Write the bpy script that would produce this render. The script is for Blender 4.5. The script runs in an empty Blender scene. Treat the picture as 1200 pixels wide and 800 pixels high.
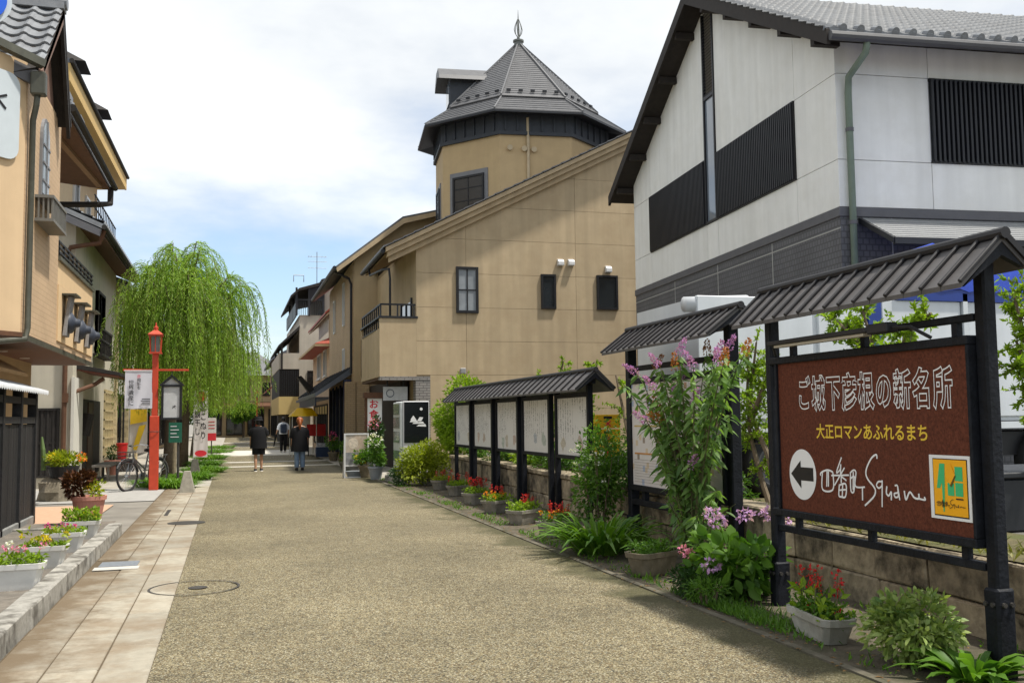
import bpy, bmesh, math, random
import numpy as np
from mathutils import Vector, Matrix
random.seed(7)
rng = np.random.default_rng(11)
SC = bpy.context.scene
COL = SC.collection

# ---------------------------------------------------------------- camera
PSI, THETA, ROLL = math.radians(16.0165), math.radians(4.473), math.radians(0.7)
F_ = Vector((math.sin(PSI)*math.cos(THETA), math.cos(PSI)*math.cos(THETA), math.sin(THETA)))
R_ = Vector((math.cos(PSI), -math.sin(PSI), 0))
U_ = R_.cross(F_)
Rr = R_*math.cos(ROLL) - U_*math.sin(ROLL)
Ur = R_*math.sin(ROLL) + U_*math.cos(ROLL)
cam_data = bpy.data.cameras.new('camera')
cam_data.sensor_width = 36.0
cam_data.lens = 34.5
cam_data.clip_end = 2000
cam = bpy.data.objects.new('camera', cam_data)
COL.objects.link(cam)
mw = Matrix((Rr, Ur, -F_)).transposed().to_4x4()
mw.translation = Vector((0, 0, 1.5))
cam.matrix_world = mw
SC.camera = cam

# ---------------------------------------------------------------- sky, sun, exposure
SUN_DIR = Vector((0.34, -0.19, 0.92)).normalized()
world = bpy.data.worlds.new('World')
SC.world = world
world.use_nodes = True
nt = world.node_tree
nt.nodes.clear()
def N(tree, t, **kw):
    n = tree.nodes.new(t)
    for k, v in kw.items():
        setattr(n, k, v)
    return n
wo = N(nt, 'ShaderNodeOutputWorld')
sky = N(nt, 'ShaderNodeTexSky', sky_type='NISHITA', sun_disc=False)
sky.sun_elevation = math.asin(SUN_DIR.z)
sky.sun_rotation = math.atan2(SUN_DIR.x, SUN_DIR.y)
sky.dust_density = 1.3; sky.ozone_density = 2.0
bg1 = N(nt, 'ShaderNodeBackground'); bg1.inputs['Strength'].default_value = 0.105
nt.links.new(sky.outputs[0], bg1.inputs[0])
tc = N(nt, 'ShaderNodeTexCoord')
sep = N(nt, 'ShaderNodeSeparateXYZ'); nt.links.new(tc.outputs['Generated'], sep.inputs[0])
# cloud layer: project the view direction on a flat cloud deck
zc = N(nt, 'ShaderNodeMath', operation='MAXIMUM'); nt.links.new(sep.outputs[2], zc.inputs[0]); zc.inputs[1].default_value = 0.0
za = N(nt, 'ShaderNodeMath', operation='ADD'); nt.links.new(zc.outputs[0], za.inputs[0]); za.inputs[1].default_value = 0.16
dx = N(nt, 'ShaderNodeMath', operation='DIVIDE'); nt.links.new(sep.outputs[0], dx.inputs[0]); nt.links.new(za.outputs[0], dx.inputs[1])
dy = N(nt, 'ShaderNodeMath', operation='DIVIDE'); nt.links.new(sep.outputs[1], dy.inputs[0]); nt.links.new(za.outputs[0], dy.inputs[1])
cmb = N(nt, 'ShaderNodeCombineXYZ'); nt.links.new(dx.outputs[0], cmb.inputs[0]); nt.links.new(dy.outputs[0], cmb.inputs[1]); cmb.inputs[2].default_value = 3.7
cn = N(nt, 'ShaderNodeTexNoise'); cn.inputs['Scale'].default_value = 0.8; cn.inputs['Detail'].default_value = 7; cn.inputs['Roughness'].default_value = 0.55
nt.links.new(cmb.outputs[0], cn.inputs['Vector'])
# the cover thins towards the horizon
el = N(nt, 'ShaderNodeMapRange'); nt.links.new(sep.outputs[2], el.inputs[0])
el.inputs[1].default_value = 0.04; el.inputs[2].default_value = 0.34; el.inputs[3].default_value = -0.20; el.inputs[4].default_value = 0.09
cs = N(nt, 'ShaderNodeMath', operation='ADD'); nt.links.new(cn.outputs[0], cs.inputs[0]); nt.links.new(el.outputs[0], cs.inputs[1])
cr = N(nt, 'ShaderNodeMapRange', interpolation_type='SMOOTHSTEP'); nt.links.new(cs.outputs[0], cr.inputs[0])
cr.inputs[1].default_value = 0.26; cr.inputs[2].default_value = 0.60; cr.inputs[3].default_value = 0.0; cr.inputs[4].default_value = 0.97
cc = N(nt, 'ShaderNodeMapRange'); nt.links.new(cn.outputs[0], cc.inputs[0])
cc.inputs[1].default_value = 0.3; cc.inputs[2].default_value = 0.7; cc.inputs[3].default_value = 0.38; cc.inputs[4].default_value = 0.66
bg2 = N(nt, 'ShaderNodeBackground'); bg2.inputs[0].default_value = (0.95, 0.98, 1.0, 1)
nt.links.new(cc.outputs[0], bg2.inputs['Strength'])
mxs = N(nt, 'ShaderNodeMixShader'); nt.links.new(cr.outputs[0], mxs.inputs[0]); nt.links.new(bg1.outputs[0], mxs.inputs[1]); nt.links.new(bg2.outputs[0], mxs.inputs[2])
nt.links.new(mxs.outputs[0], wo.inputs[0])

sl = bpy.data.lights.new('sun', 'SUN')
sl.energy = 2.9
sl.angle = math.radians(3.0)
sl.color = (1.0, 0.95, 0.86)
sun = bpy.data.objects.new('sun', sl)
COL.objects.link(sun)
sun.rotation_euler = (-SUN_DIR).to_track_quat('-Z', 'Y').to_euler()
SC.view_settings.view_transform = 'Standard'
SC.view_settings.look = 'None'
SC.view_settings.exposure = 1.0
SC.view_settings.gamma = 1.0
SC.view_settings.use_curve_mapping = False
SC.render.engine = 'CYCLES'
SC.cycles.use_denoising = True
SC.cycles.max_bounces = 8

# ---------------------------------------------------------------- materials
def S(c):                      # sRGB 0-255 -> linear
    return tuple(((x/255)/12.92 if x/255 <= .04045 else ((x/255+.055)/1.055)**2.4) for x in c)
def mulc(c, k): return tuple(min(1, x*k) for x in c)
MATS = {}
def M(name, col, rough=0.7, var=0.12, scale=6.0, bump=0.0, bscale=None, metal=0.0, rnd=0.0, streak=0.0, stain=None, stain_amt=0.5, spec=0.4, detail=4, coat=0.0, sscale=1.7):
    if name in MATS: return MATS[name]
    m = bpy.data.materials.new(name); m.use_nodes = True
    t = m.node_tree; L = t.links.new
    b = t.nodes['Principled BSDF']
    b.inputs['Roughness'].default_value = rough; b.inputs['Metallic'].default_value = metal
    b.inputs['Specular IOR Level'].default_value = spec
    if coat: b.inputs['Coat Weight'].default_value = coat
    g = N(t, 'ShaderNodeNewGeometry')
    n = N(t, 'ShaderNodeTexNoise'); n.inputs['Scale'].default_value = scale; n.inputs['Detail'].default_value = detail; n.inputs['Roughness'].default_value = .6
    L(g.outputs['Position'], n.inputs['Vector'])
    mr = N(t, 'ShaderNodeMapRange'); L(n.outputs[0], mr.inputs[0]); mr.inputs[1].default_value = .25; mr.inputs[2].default_value = .75
    mr.inputs[3].default_value = 1-var; mr.inputs[4].default_value = 1+var
    fac = mr.outputs[0]
    if rnd:
        oi = N(t, 'ShaderNodeObjectInfo')
        r = N(t, 'ShaderNodeMapRange'); L(oi.outputs['Random'], r.inputs[0]); r.inputs[3].default_value = 1-rnd; r.inputs[4].default_value = 1+rnd
        q = N(t, 'ShaderNodeMath', operation='MULTIPLY'); L(fac, q.inputs[0]); L(r.outputs[0], q.inputs[1]); fac = q.outputs[0]
    if streak:
        mp = N(t, 'ShaderNodeMapping'); mp.inputs['Scale'].default_value = (3.5, 3.5, 0.25); L(g.outputs['Position'], mp.inputs[0])
        s = N(t, 'ShaderNodeTexNoise'); s.inputs['Scale'].default_value = 1.3; s.inputs['Detail'].default_value = 5; L(mp.outputs[0], s.inputs['Vector'])
        r = N(t, 'ShaderNodeMapRange'); L(s.outputs[0], r.inputs[0]); r.inputs[1].default_value = .35; r.inputs[2].default_value = .7; r.inputs[3].default_value = 1+streak*.3; r.inputs[4].default_value = 1-streak
        q = N(t, 'ShaderNodeMath', operation='MULTIPLY'); L(fac, q.inputs[0]); L(r.outputs[0], q.inputs[1]); fac = q.outputs[0]
    vm = N(t, 'ShaderNodeVectorMath', operation='SCALE'); vm.inputs[0].default_value = col; L(fac, vm.inputs['Scale'])
    out = vm.outputs[0]
    if stain:
        s = N(t, 'ShaderNodeTexNoise'); s.inputs['Scale'].default_value = sscale; s.inputs['Detail'].default_value = 8; s.inputs['Roughness'].default_value = .65; L(g.outputs['Position'], s.inputs['Vector'])
        r = N(t, 'ShaderNodeMapRange'); L(s.outputs[0], r.inputs[0]); r.inputs[1].default_value = .45; r.inputs[2].default_value = .65; r.inputs[3].default_value = 0; r.inputs[4].default_value = stain_amt
        mx = N(t, 'ShaderNodeMix', data_type='RGBA'); L(r.outputs[0], mx.inputs[0]); L(out, mx.inputs[6]); mx.inputs[7].default_value = (*stain, 1); out = mx.outputs[2]
    L(out, b.inputs['Base Color'])
    if bump:
        bn = N(t, 'ShaderNodeTexNoise'); bn.inputs['Scale'].default_value = bscale or scale*6; bn.inputs['Detail'].default_value = 4; L(g.outputs['Position'], bn.inputs['Vector'])
        bp = N(t, 'ShaderNodeBump'); bp.inputs['Strength'].default_value = bump; bp.inputs['Distance'].default_value = .01; L(bn.outputs[0], bp.inputs['Height']); L(bp.outputs[0], b.inputs['Normal'])
    MATS[name] = m
    return m
def brick_mat(name, c1, c2, mortar, bw, bh, mw_=0.008, rough=.75, bump=.4, streak=0.0):
    if name in MATS: return MATS[name]
    m = bpy.data.materials.new(name); m.use_nodes = True; t = m.node_tree; L = t.links.new; b = t.nodes['Principled BSDF']
    b.inputs['Roughness'].default_value = rough
    g = N(t, 'ShaderNodeNewGeometry'); sp = N(t, 'ShaderNodeSeparateXYZ'); L(g.outputs['Position'], sp.inputs[0])
    ad = N(t, 'ShaderNodeMath', operation='ADD'); L(sp.outputs[0], ad.inputs[0]); L(sp.outputs[1], ad.inputs[1])
    cb = N(t, 'ShaderNodeCombineXYZ'); L(ad.outputs[0], cb.inputs[0]); L(sp.outputs[2], cb.inputs[1])
    br = N(t, 'ShaderNodeTexBrick'); L(cb.outputs[0], br.inputs['Vector'])
    br.inputs['Color1'].default_value = (*c1, 1); br.inputs['Color2'].default_value = (*c2, 1); br.inputs['Mortar'].default_value = (*mortar, 1)
    br.inputs['Scale'].default_value = 1; br.inputs['Mortar Size'].default_value = mw_; br.inputs['Brick Width'].default_value = bw; br.inputs['Row Height'].default_value = bh
    n = N(t, 'ShaderNodeTexNoise'); n.inputs['Scale'].default_value = 1.1; n.inputs['Detail'].default_value = 6; L(g.outputs['Position'], n.inputs['Vector'])
    r = N(t, 'ShaderNodeMapRange'); L(n.outputs[0], r.inputs[0]); r.inputs[1].default_value = .3; r.inputs[2].default_value = .7; r.inputs[3].default_value = .88; r.inputs[4].default_value = 1.08
    vm = N(t, 'ShaderNodeVectorMath', operation='SCALE'); L(br.outputs[0], vm.inputs[0]); L(r.outputs[0], vm.inputs['Scale'])
    L(vm.outputs[0], b.inputs['Base Color'])
    bp = N(t, 'ShaderNodeBump'); bp.inputs['Strength'].default_value = bump; bp.inputs['Distance'].default_value = .006; bp.invert = True; L(br.outputs['Fac'], bp.inputs['Height']); L(bp.outputs[0], b.inputs['Normal'])
    MATS[name] = m
    return m
def leaf_mat(name, dark, light, trans=0.35, rough=.5, hue=None):
    if name in MATS: return MATS[name]
    m = bpy.data.materials.new(name); m.use_nodes = True; t = m.node_tree; L = t.links.new; b = t.nodes['Principled BSDF']
    g = N(t, 'ShaderNodeNewGeometry')
    n = N(t, 'ShaderNodeTexNoise'); n.inputs['Scale'].default_value = 2.5; n.inputs['Detail'].default_value = 2; L(g.outputs['Position'], n.inputs['Vector'])
    ad = N(t, 'ShaderNodeMath', operation='MULTIPLY_ADD'); L(g.outputs['Random Per Island'], ad.inputs[0]); ad.inputs[1].default_value = .6
    mr = N(t, 'ShaderNodeMapRange'); L(n.outputs[0], mr.inputs[0]); mr.inputs[1].default_value = .3; mr.inputs[2].default_value = .7; mr.inputs[4].default_value = .4
    L(mr.outputs[0], ad.inputs[2])
    mx = N(t, 'ShaderNodeMix', data_type='RGBA'); L(ad.outputs[0], mx.inputs[0]); mx.inputs[6].default_value = (*dark, 1); mx.inputs[7].default_value = (*light, 1)
    L(mx.outputs[2], b.inputs['Base Color']); b.inputs['Roughness'].default_value = rough; b.inputs['Specular IOR Level'].default_value = .35
    tr = N(t, 'ShaderNodeBsdfTranslucent'); sc = N(t, 'ShaderNodeVectorMath', operation='MULTIPLY'); L(mx.outputs[2], sc.inputs[0]); sc.inputs[1].default_value = (1.5, 1.6, .7); L(sc.outputs[0], tr.inputs[0])
    ms = N(t, 'ShaderNodeMixShader'); ms.inputs[0].default_value = trans; L(b.outputs[0], ms.inputs[1]); L(tr.outputs[0], ms.inputs[2])
    L(ms.outputs[0], t.nodes['Material Output'].inputs[0])
    MATS[name] = m
    return m
def glass_mat(name='window_glass', col=(.015, .02, .025), rough=.04):
    if name in MATS: return MATS[name]
    m = M(name, col, rough, var=.3, scale=.8, spec=.8)
    return m
def curtain_mat(name, c):
    return M(name, c, .25, var=.2, scale=3, spec=.5)

# ---------------------------------------------------------------- mesh helpers
ORG = {}                       # object -> world origin its meshes are relative to (None: local coordinates)
def thing(name, label, cat, loc=(0, 0, 0), rz=0.0, group=None, local=False):
    o = bpy.data.objects.new(name, None); COL.objects.link(o)
    o.empty_display_size = .2
    o.location = loc; o.rotation_euler = (0, 0, rz)
    o['label'] = label; o['category'] = cat
    if group: o['group'] = group
    ORG[o.name] = (0, 0, 0) if local else tuple(loc)
    return o
def tag(o, label=None, cat=None, group=None, kind=None):
    if label: o['label'] = label
    if cat: o['category'] = cat
    if group: o['group'] = group
    if kind: o['kind'] = kind
    return o
def link(name, me, parent=None, loc=(0, 0, 0)):
    o = bpy.data.objects.new(name, me); COL.objects.link(o)
    if parent is not None:
        o.parent = parent; ORG[o.name] = ORG[parent.name]
    else:
        ORG[o.name] = (0, 0, 0)
    o.location = loc
    return o
AUTO = {'stroke_line', 'barge_board', 'band_rib', 'roof_rib', 'hip_cap', 'snow_guard', 'brick_pier', 'shop_mullion', 'pole', 'pilaster', 'bolt', 'pipe_clip', 'hanger', 'rear_leg', 'balcony_post', 'grip', 'base_joint', 'lean_to_course', 'roof_course', 'eye', 'ear', 'strap', 'rear_batten', 'print_line', 'yellow_patch', 'red_emblem', 'map_legend_line', 'small_print', 'balcony_bar', 'mudguard', 'bracket', 'printed_castle', 'stand', 'flower_stem'}
class MB:
    def __init__(s): s.v = []; s.f = []; s.c = []
    def add(s, vs, fs):
        k = len(s.v); s.c.append((k, len(s.f))); s.v += [tuple(p) for p in vs]; s.f += [tuple(i+k for i in q) for q in fs]; return s
    def box(s, x0, x1, y0, y1, z0, z1):
        if x0 > x1: x0, x1 = x1, x0
        if y0 > y1: y0, y1 = y1, y0
        if z0 > z1: z0, z1 = z1, z0
        return s.add([(x0,y0,z0),(x1,y0,z0),(x1,y1,z0),(x0,y1,z0),(x0,y0,z1),(x1,y0,z1),(x1,y1,z1),(x0,y1,z1)],
                     [(3,2,1,0),(4,5,6,7),(0,1,5,4),(1,2,6,5),(2,3,7,6),(3,0,4,7)])
    def ob(s, o, a, b, c):     # corner and three edge vectors
        o, a, b, c = Vector(o), Vector(a), Vector(b), Vector(c)
        if a.cross(b).dot(c) < 0: a, b = b, a
        P = [o, o+a, o+a+b, o+b]; P += [p+c for p in P]
        return s.add(P, [(3,2,1,0),(4,5,6,7),(0,1,5,4),(1,2,6,5),(2,3,7,6),(3,0,4,7)])
    def prism(s, poly, vec):
        n = len(poly); vec = Vector(vec); P = [Vector(p) for p in poly]
        nn = Vector((0,0,0))
        for i in range(n): nn += P[i].cross(P[(i+1) % n])
        if nn.dot(vec) < 0: P.reverse()
        return s.add(P+[p+vec for p in P], [tuple(range(n-1, -1, -1)), tuple(range(n, 2*n))] + [(i, (i+1) % n, n+(i+1) % n, n+i) for i in range(n)])
    def bar(s, p, q, w, h=None, up=(0, 0, 1)):   # square bar between two points
        p, q = Vector(p), Vector(q); h = h or w; d = (q-p).normalized(); up = Vector(up)
        if abs(d.dot(up)) > .98: up = Vector((1, 0, 0))
        sx = d.cross(up).normalized(); sz = sx.cross(d)
        return s.ob(p - sx*w/2 - sz*h/2, sx*w, sz*h, q-p)
    def tube(s, pts, r, seg=8, cap=True):
        P = [Vector(p) for p in pts]; n = len(P); r = [r]*n if not hasattr(r, '__len__') else r
        vs = []; prev = None
        for i in range(n):
            d = (P[min(i+1, n-1)] - P[max(i-1, 0)]).normalized()
            if prev is None:
                a = Vector((0, 0, 1)) if abs(d.z) < .9 else Vector((1, 0, 0)); sx = d.cross(a).normalized()
            else:
                sx = (prev - d*prev.dot(d)).normalized()
            prev = sx; sy = d.cross(sx)
            vs += [P[i] + (sx*math.cos(2*math.pi*k/seg) + sy*math.sin(2*math.pi*k/seg))*r[i] for k in range(seg)]
        fs = [(i*seg+k, i*seg+(k+1) % seg, (i+1)*seg+(k+1) % seg, (i+1)*seg+k) for i in range(n-1) for k in range(seg)]
        if cap: fs += [tuple(range(seg-1, -1, -1)), tuple((n-1)*seg+k for k in range(seg))]
        return s.add(vs, fs)
    def lathe(s, c, prof, seg=16):   # prof: (radius, z)
        vs = [(c[0]+r*math.cos(2*math.pi*k/seg), c[1]+r*math.sin(2*math.pi*k/seg), c[2]+z) for r, z in prof for k in range(seg)]
        n = len(prof)
        fs = [(i*seg+k, i*seg+(k+1) % seg, (i+1)*seg+(k+1) % seg, (i+1)*seg+k) for i in range(n-1) for k in range(seg)]
        fs += [tuple(range(seg-1, -1, -1)), tuple((n-1)*seg+k for k in range(seg))]
        return s.add(vs, fs)
    def mesh(s, name, mat, org=(0, 0, 0), bevel=0, smooth=False, jit=0):
        me = bpy.data.meshes.new(name)
        o = org
        me.from_pydata([(p[0]-o[0], p[1]-o[1], p[2]-o[2]) for p in s.v], [], s.f)
        if bevel or jit:
            bm = bmesh.new(); bm.from_mesh(me)
            if bevel:
                ed = [e for e in bm.edges if len(e.link_faces) == 2 and e.calc_face_angle(0) > .5]
                bmesh.ops.bevel(bm, geom=ed, offset=bevel, segments=1, affect='EDGES', clamp_overlap=True)
            if jit:
                for v in bm.verts: v.co += Vector((random.uniform(-jit, jit), random.uniform(-jit, jit), random.uniform(-jit, jit)))
            bm.to_mesh(me); bm.free()
        if smooth: me.polygons.foreach_set('use_smooth', [True]*len(me.polygons))
        if mat: me.materials.append(mat)
        return me
    def build(s, name, mat, parent=None, bevel=0, smooth=False, loc=(0, 0, 0), jit=0):
        if name in AUTO and len(s.c) > 1:       # alike pieces: each an object of its own
            for i, (v0, f0) in enumerate(s.c):
                v1, f1 = s.c[i+1] if i+1 < len(s.c) else (len(s.v), len(s.f))
                q = MB(); q.add(s.v[v0:v1], [tuple(a-v0 for a in f) for f in s.f[f0:f1]]); o = q.build(name, mat, parent, bevel, smooth, loc, jit)
            return o
        org = ORG[parent.name] if parent is not None else (0, 0, 0)
        return link(name, s.mesh(name, mat, org, bevel, smooth, jit), parent, loc)
def B(name, mat, parent, *a, bevel=0): return MB().box(*a).build(name, mat, parent, bevel)

def fast_mesh(name, V, Fc, mat, smooth=False):   # numpy verts (n,3), faces (m,k)
    me = bpy.data.meshes.new(name)
    V = np.asarray(V, np.float32); Fc = np.asarray(Fc, np.int32); k = Fc.shape[1]
    me.vertices.add(len(V)); me.vertices.foreach_set('co', V.ravel())
    me.loops.add(Fc.size); me.loops.foreach_set('vertex_index', Fc.ravel())
    me.polygons.add(len(Fc)); me.polygons.foreach_set('loop_start', np.arange(0, Fc.size, k, dtype=np.int32))
    me.polygons.foreach_set('loop_total', np.full(len(Fc), k, np.int32))
    if smooth: me.polygons.foreach_set('use_smooth', np.ones(len(Fc), bool))
    me.update(calc_edges=True)
    if mat: me.materials.append(mat)
    return me
def unit(a): return a/np.maximum(np.linalg.norm(a, axis=-1, keepdims=True), 1e-6)
def leaves(name, P, D, Ln, W, mat, parent, fold=.25, up=None, bend=0.0, seg=1):
    """one leaf per point: P base, D axis, Ln length, W width; seg=1 a creased diamond, seg=3 a bent blade"""
    P = np.asarray(P, float); n = len(P); D = unit(np.asarray(D, float))
    Ln = np.broadcast_to(np.asarray(Ln, float), (n,)); W = np.broadcast_to(np.asarray(W, float), (n,))
    if up is None: up = unit(rng.normal(size=(n, 3)) + np.array([0, 0, .9]))
    Sd = unit(np.cross(D, up)); Nn = np.cross(Sd, D)
    org = np.array(ORG[parent.name]) if parent is not None else np.zeros(3)
    P = P - org
    if seg == 1:
        a = P; m = P + D*(Ln*.45)[:, None]; t = P + D*Ln[:, None] - Nn*(Ln*bend)[:, None]
        l = m + Sd*(W*.5)[:, None] + Nn*(W*fold)[:, None]; r = m - Sd*(W*.5)[:, None] + Nn*(W*fold)[:, None]
        V = np.stack([a, r, t, l], 1).reshape(-1, 3); k = np.arange(n)*4
        Fc = np.concatenate([np.stack([k, k+1, k+2], 1), np.stack([k, k+2, k+3], 1)])
    else:
        ts = np.linspace(0, 1, seg+1); prof = [.35, .95, 1.0, .8, .05] if seg == 4 else [.3, 1, .85, .05]
        rows = []
        for i, t in enumerate(ts):
            c = P + D*(Ln*t)[:, None] - np.array([0, 0, 1])*(Ln*bend*t*t)[:, None]
            w = W*.5*prof[i]
            rows += [c + Sd*w[:, None] + Nn*(w*fold)[:, None], c, c - Sd*w[:, None] + Nn*(w*fold)[:, None]]
        V = np.stack(rows, 1).reshape(-1, 3); nv = 3*(seg+1); k = np.arange(n)*nv
        Fc = []
        for i in range(seg):
            for j in (0, 1):
                q = 3*i+j; Fc.append(np.stack([k+q, k+q+1, k+q+4, k+q+3], 1))
        Fc = np.concatenate(Fc)
    return link(name, fast_mesh(name, V, Fc, mat), parent)
def crown_points(c, r, n, shell=.55, lumps=9, seed=0, flat=.0):
    """points in a lumpy crown made of overlapping clumps, with outward directions"""
    g = np.random.default_rng(seed)
    c = np.array(c); r = np.array(r)
    lc = unit(g.normal(size=(lumps, 3)))*(g.uniform(.25, .8, (lumps, 1))); lr = g.uniform(.3, .55, lumps)
    i = g.integers(0, lumps, n); d = unit(g.normal(size=(n, 3))); rad = g.uniform(shell, 1.0, (n, 1))**.6
    q = lc[i] + d*rad*lr[i][:, None]
    q[:, 2] = np.maximum(q[:, 2], -1+flat)
    return c + q*r, unit(q + d*.8)
def text_mesh(s, sx, sy, off=0.0, vertical=False, line=0.0):
    """glyph outlines as flat 2-D polygons; returns (verts2d, faces), left aligned on the baseline"""
    cu = bpy.data.curves.new('glyphs', 'FONT'); cu.body = s; cu.size = 1.0; cu.offset = off; cu.resolution_u = 3; cu.fill_mode = 'FRONT'
    if line: cu.fill_mode = 'NONE'; cu.bevel_depth = line; cu.bevel_resolution = 1
    o = bpy.data.objects.new('glyphs', cu); COL.objects.link(o)
    dg = bpy.context.evaluated_depsgraph_get()
    me = bpy.data.meshes.new_from_object(o.evaluated_get(dg))
    v = [(p.co.x*sx, p.co.y*sy, p.co.z*sx*.25) for p in me.vertices]; f = [tuple(q.vertices) for q in me.polygons]
    bpy.data.objects.remove(o); bpy.data.curves.remove(cu); bpy.data.meshes.remove(me)
    return v, f
def lettering(name, s, mat, parent, o, u, w, sx, sy, off=0.0, vertical=False, width=None, line=0.0):
    """lettering laid on a plane: o lower-left corner, u reading direction, w up"""
    v, f = text_mesh(s, sx, sy, off, vertical, line)
    if not v: return None
    if width:
        k = width/max(p[0] for p in v); v = [(p[0]*k, p[1], p[2]) for p in v]
    o, u, w = Vector(o), Vector(u).normalized(), Vector(w).normalized()
    mb = MB(); n = u.cross(w); mb.v = [tuple(o+u*a+w*b+n*c) for a, b, c in v]; mb.f = f
    return mb.build(name, mat, parent)
def ribbon(mb, pts, w, x, n=6):
    """brush stroke of width w along smoothed (y, z) points at depth x, facing -X"""
    P = [Vector((x, a, b)) for a, b in pts]
    Q = []
    for i in range(len(P)-1):
        p0, p1, p2, p3 = P[max(i-1, 0)], P[i], P[i+1], P[min(i+2, len(P)-1)]
        for k in range(n):
            t = k/n
            Q.append(.5*((2*p1) + (p2-p0)*t + (2*p0-5*p1+4*p2-p3)*t*t + (3*p1-p0-3*p2+p3)*t**3))
    Q.append(P[-1])
    mb.tube([tuple(p) for p in Q], w/2, 6)
    k = mb.c[-1][0]
    mb.v[k:] = [(x+(p[0]-x)*.12, p[1], p[2]) for p in mb.v[k:]]

def window(parent, o, u, n, w, h, fw=.06, dep=.08, mf=None, mg=None, nx=1, nz=1, name='window', mull=.03, sill=None):
    """frame (with bars) as a part, its glass as sub-part; o lower-left on the wall face, u along, n outward"""
    o, u, n = Vector(o), Vector(u).normalized(), Vector(n).normalized(); z = Vector((0, 0, 1))
    mb = MB()
    mb.ob(o, u*w, z*fw, n*dep); mb.ob(o+z*(h-fw), u*w, z*fw, n*dep)
    mb.ob(o+z*fw, u*fw, z*(h-2*fw), n*dep*.98); mb.ob(o+z*fw+u*(w-fw), u*fw, z*(h-2*fw), n*dep*.98)
    for i in range(1, nx): mb.ob(o+z*fw+u*(w*i/nx-mull/2), u*mull, z*(h-2*fw), n*dep*.7)
    for i in range(1, nz): mb.ob(o+u*fw+z*(h*i/nz-mull/2), u*(w-2*fw), z*mull, n*dep*.62)
    fr = mb.build(name, mf, parent)
    MB().ob(o+u*fw*.9+z*fw*.9+n*.005, u*(w-1.8*fw), z*(h-1.8*fw), n*dep*.3).build('pane', mg or glass_mat(), fr)
    if sill: MB().ob(o-z*.05-u*.04, u*(w+.08), z*.05, n*(dep+.05)).build('sill', sill, fr)
    return fr
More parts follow.
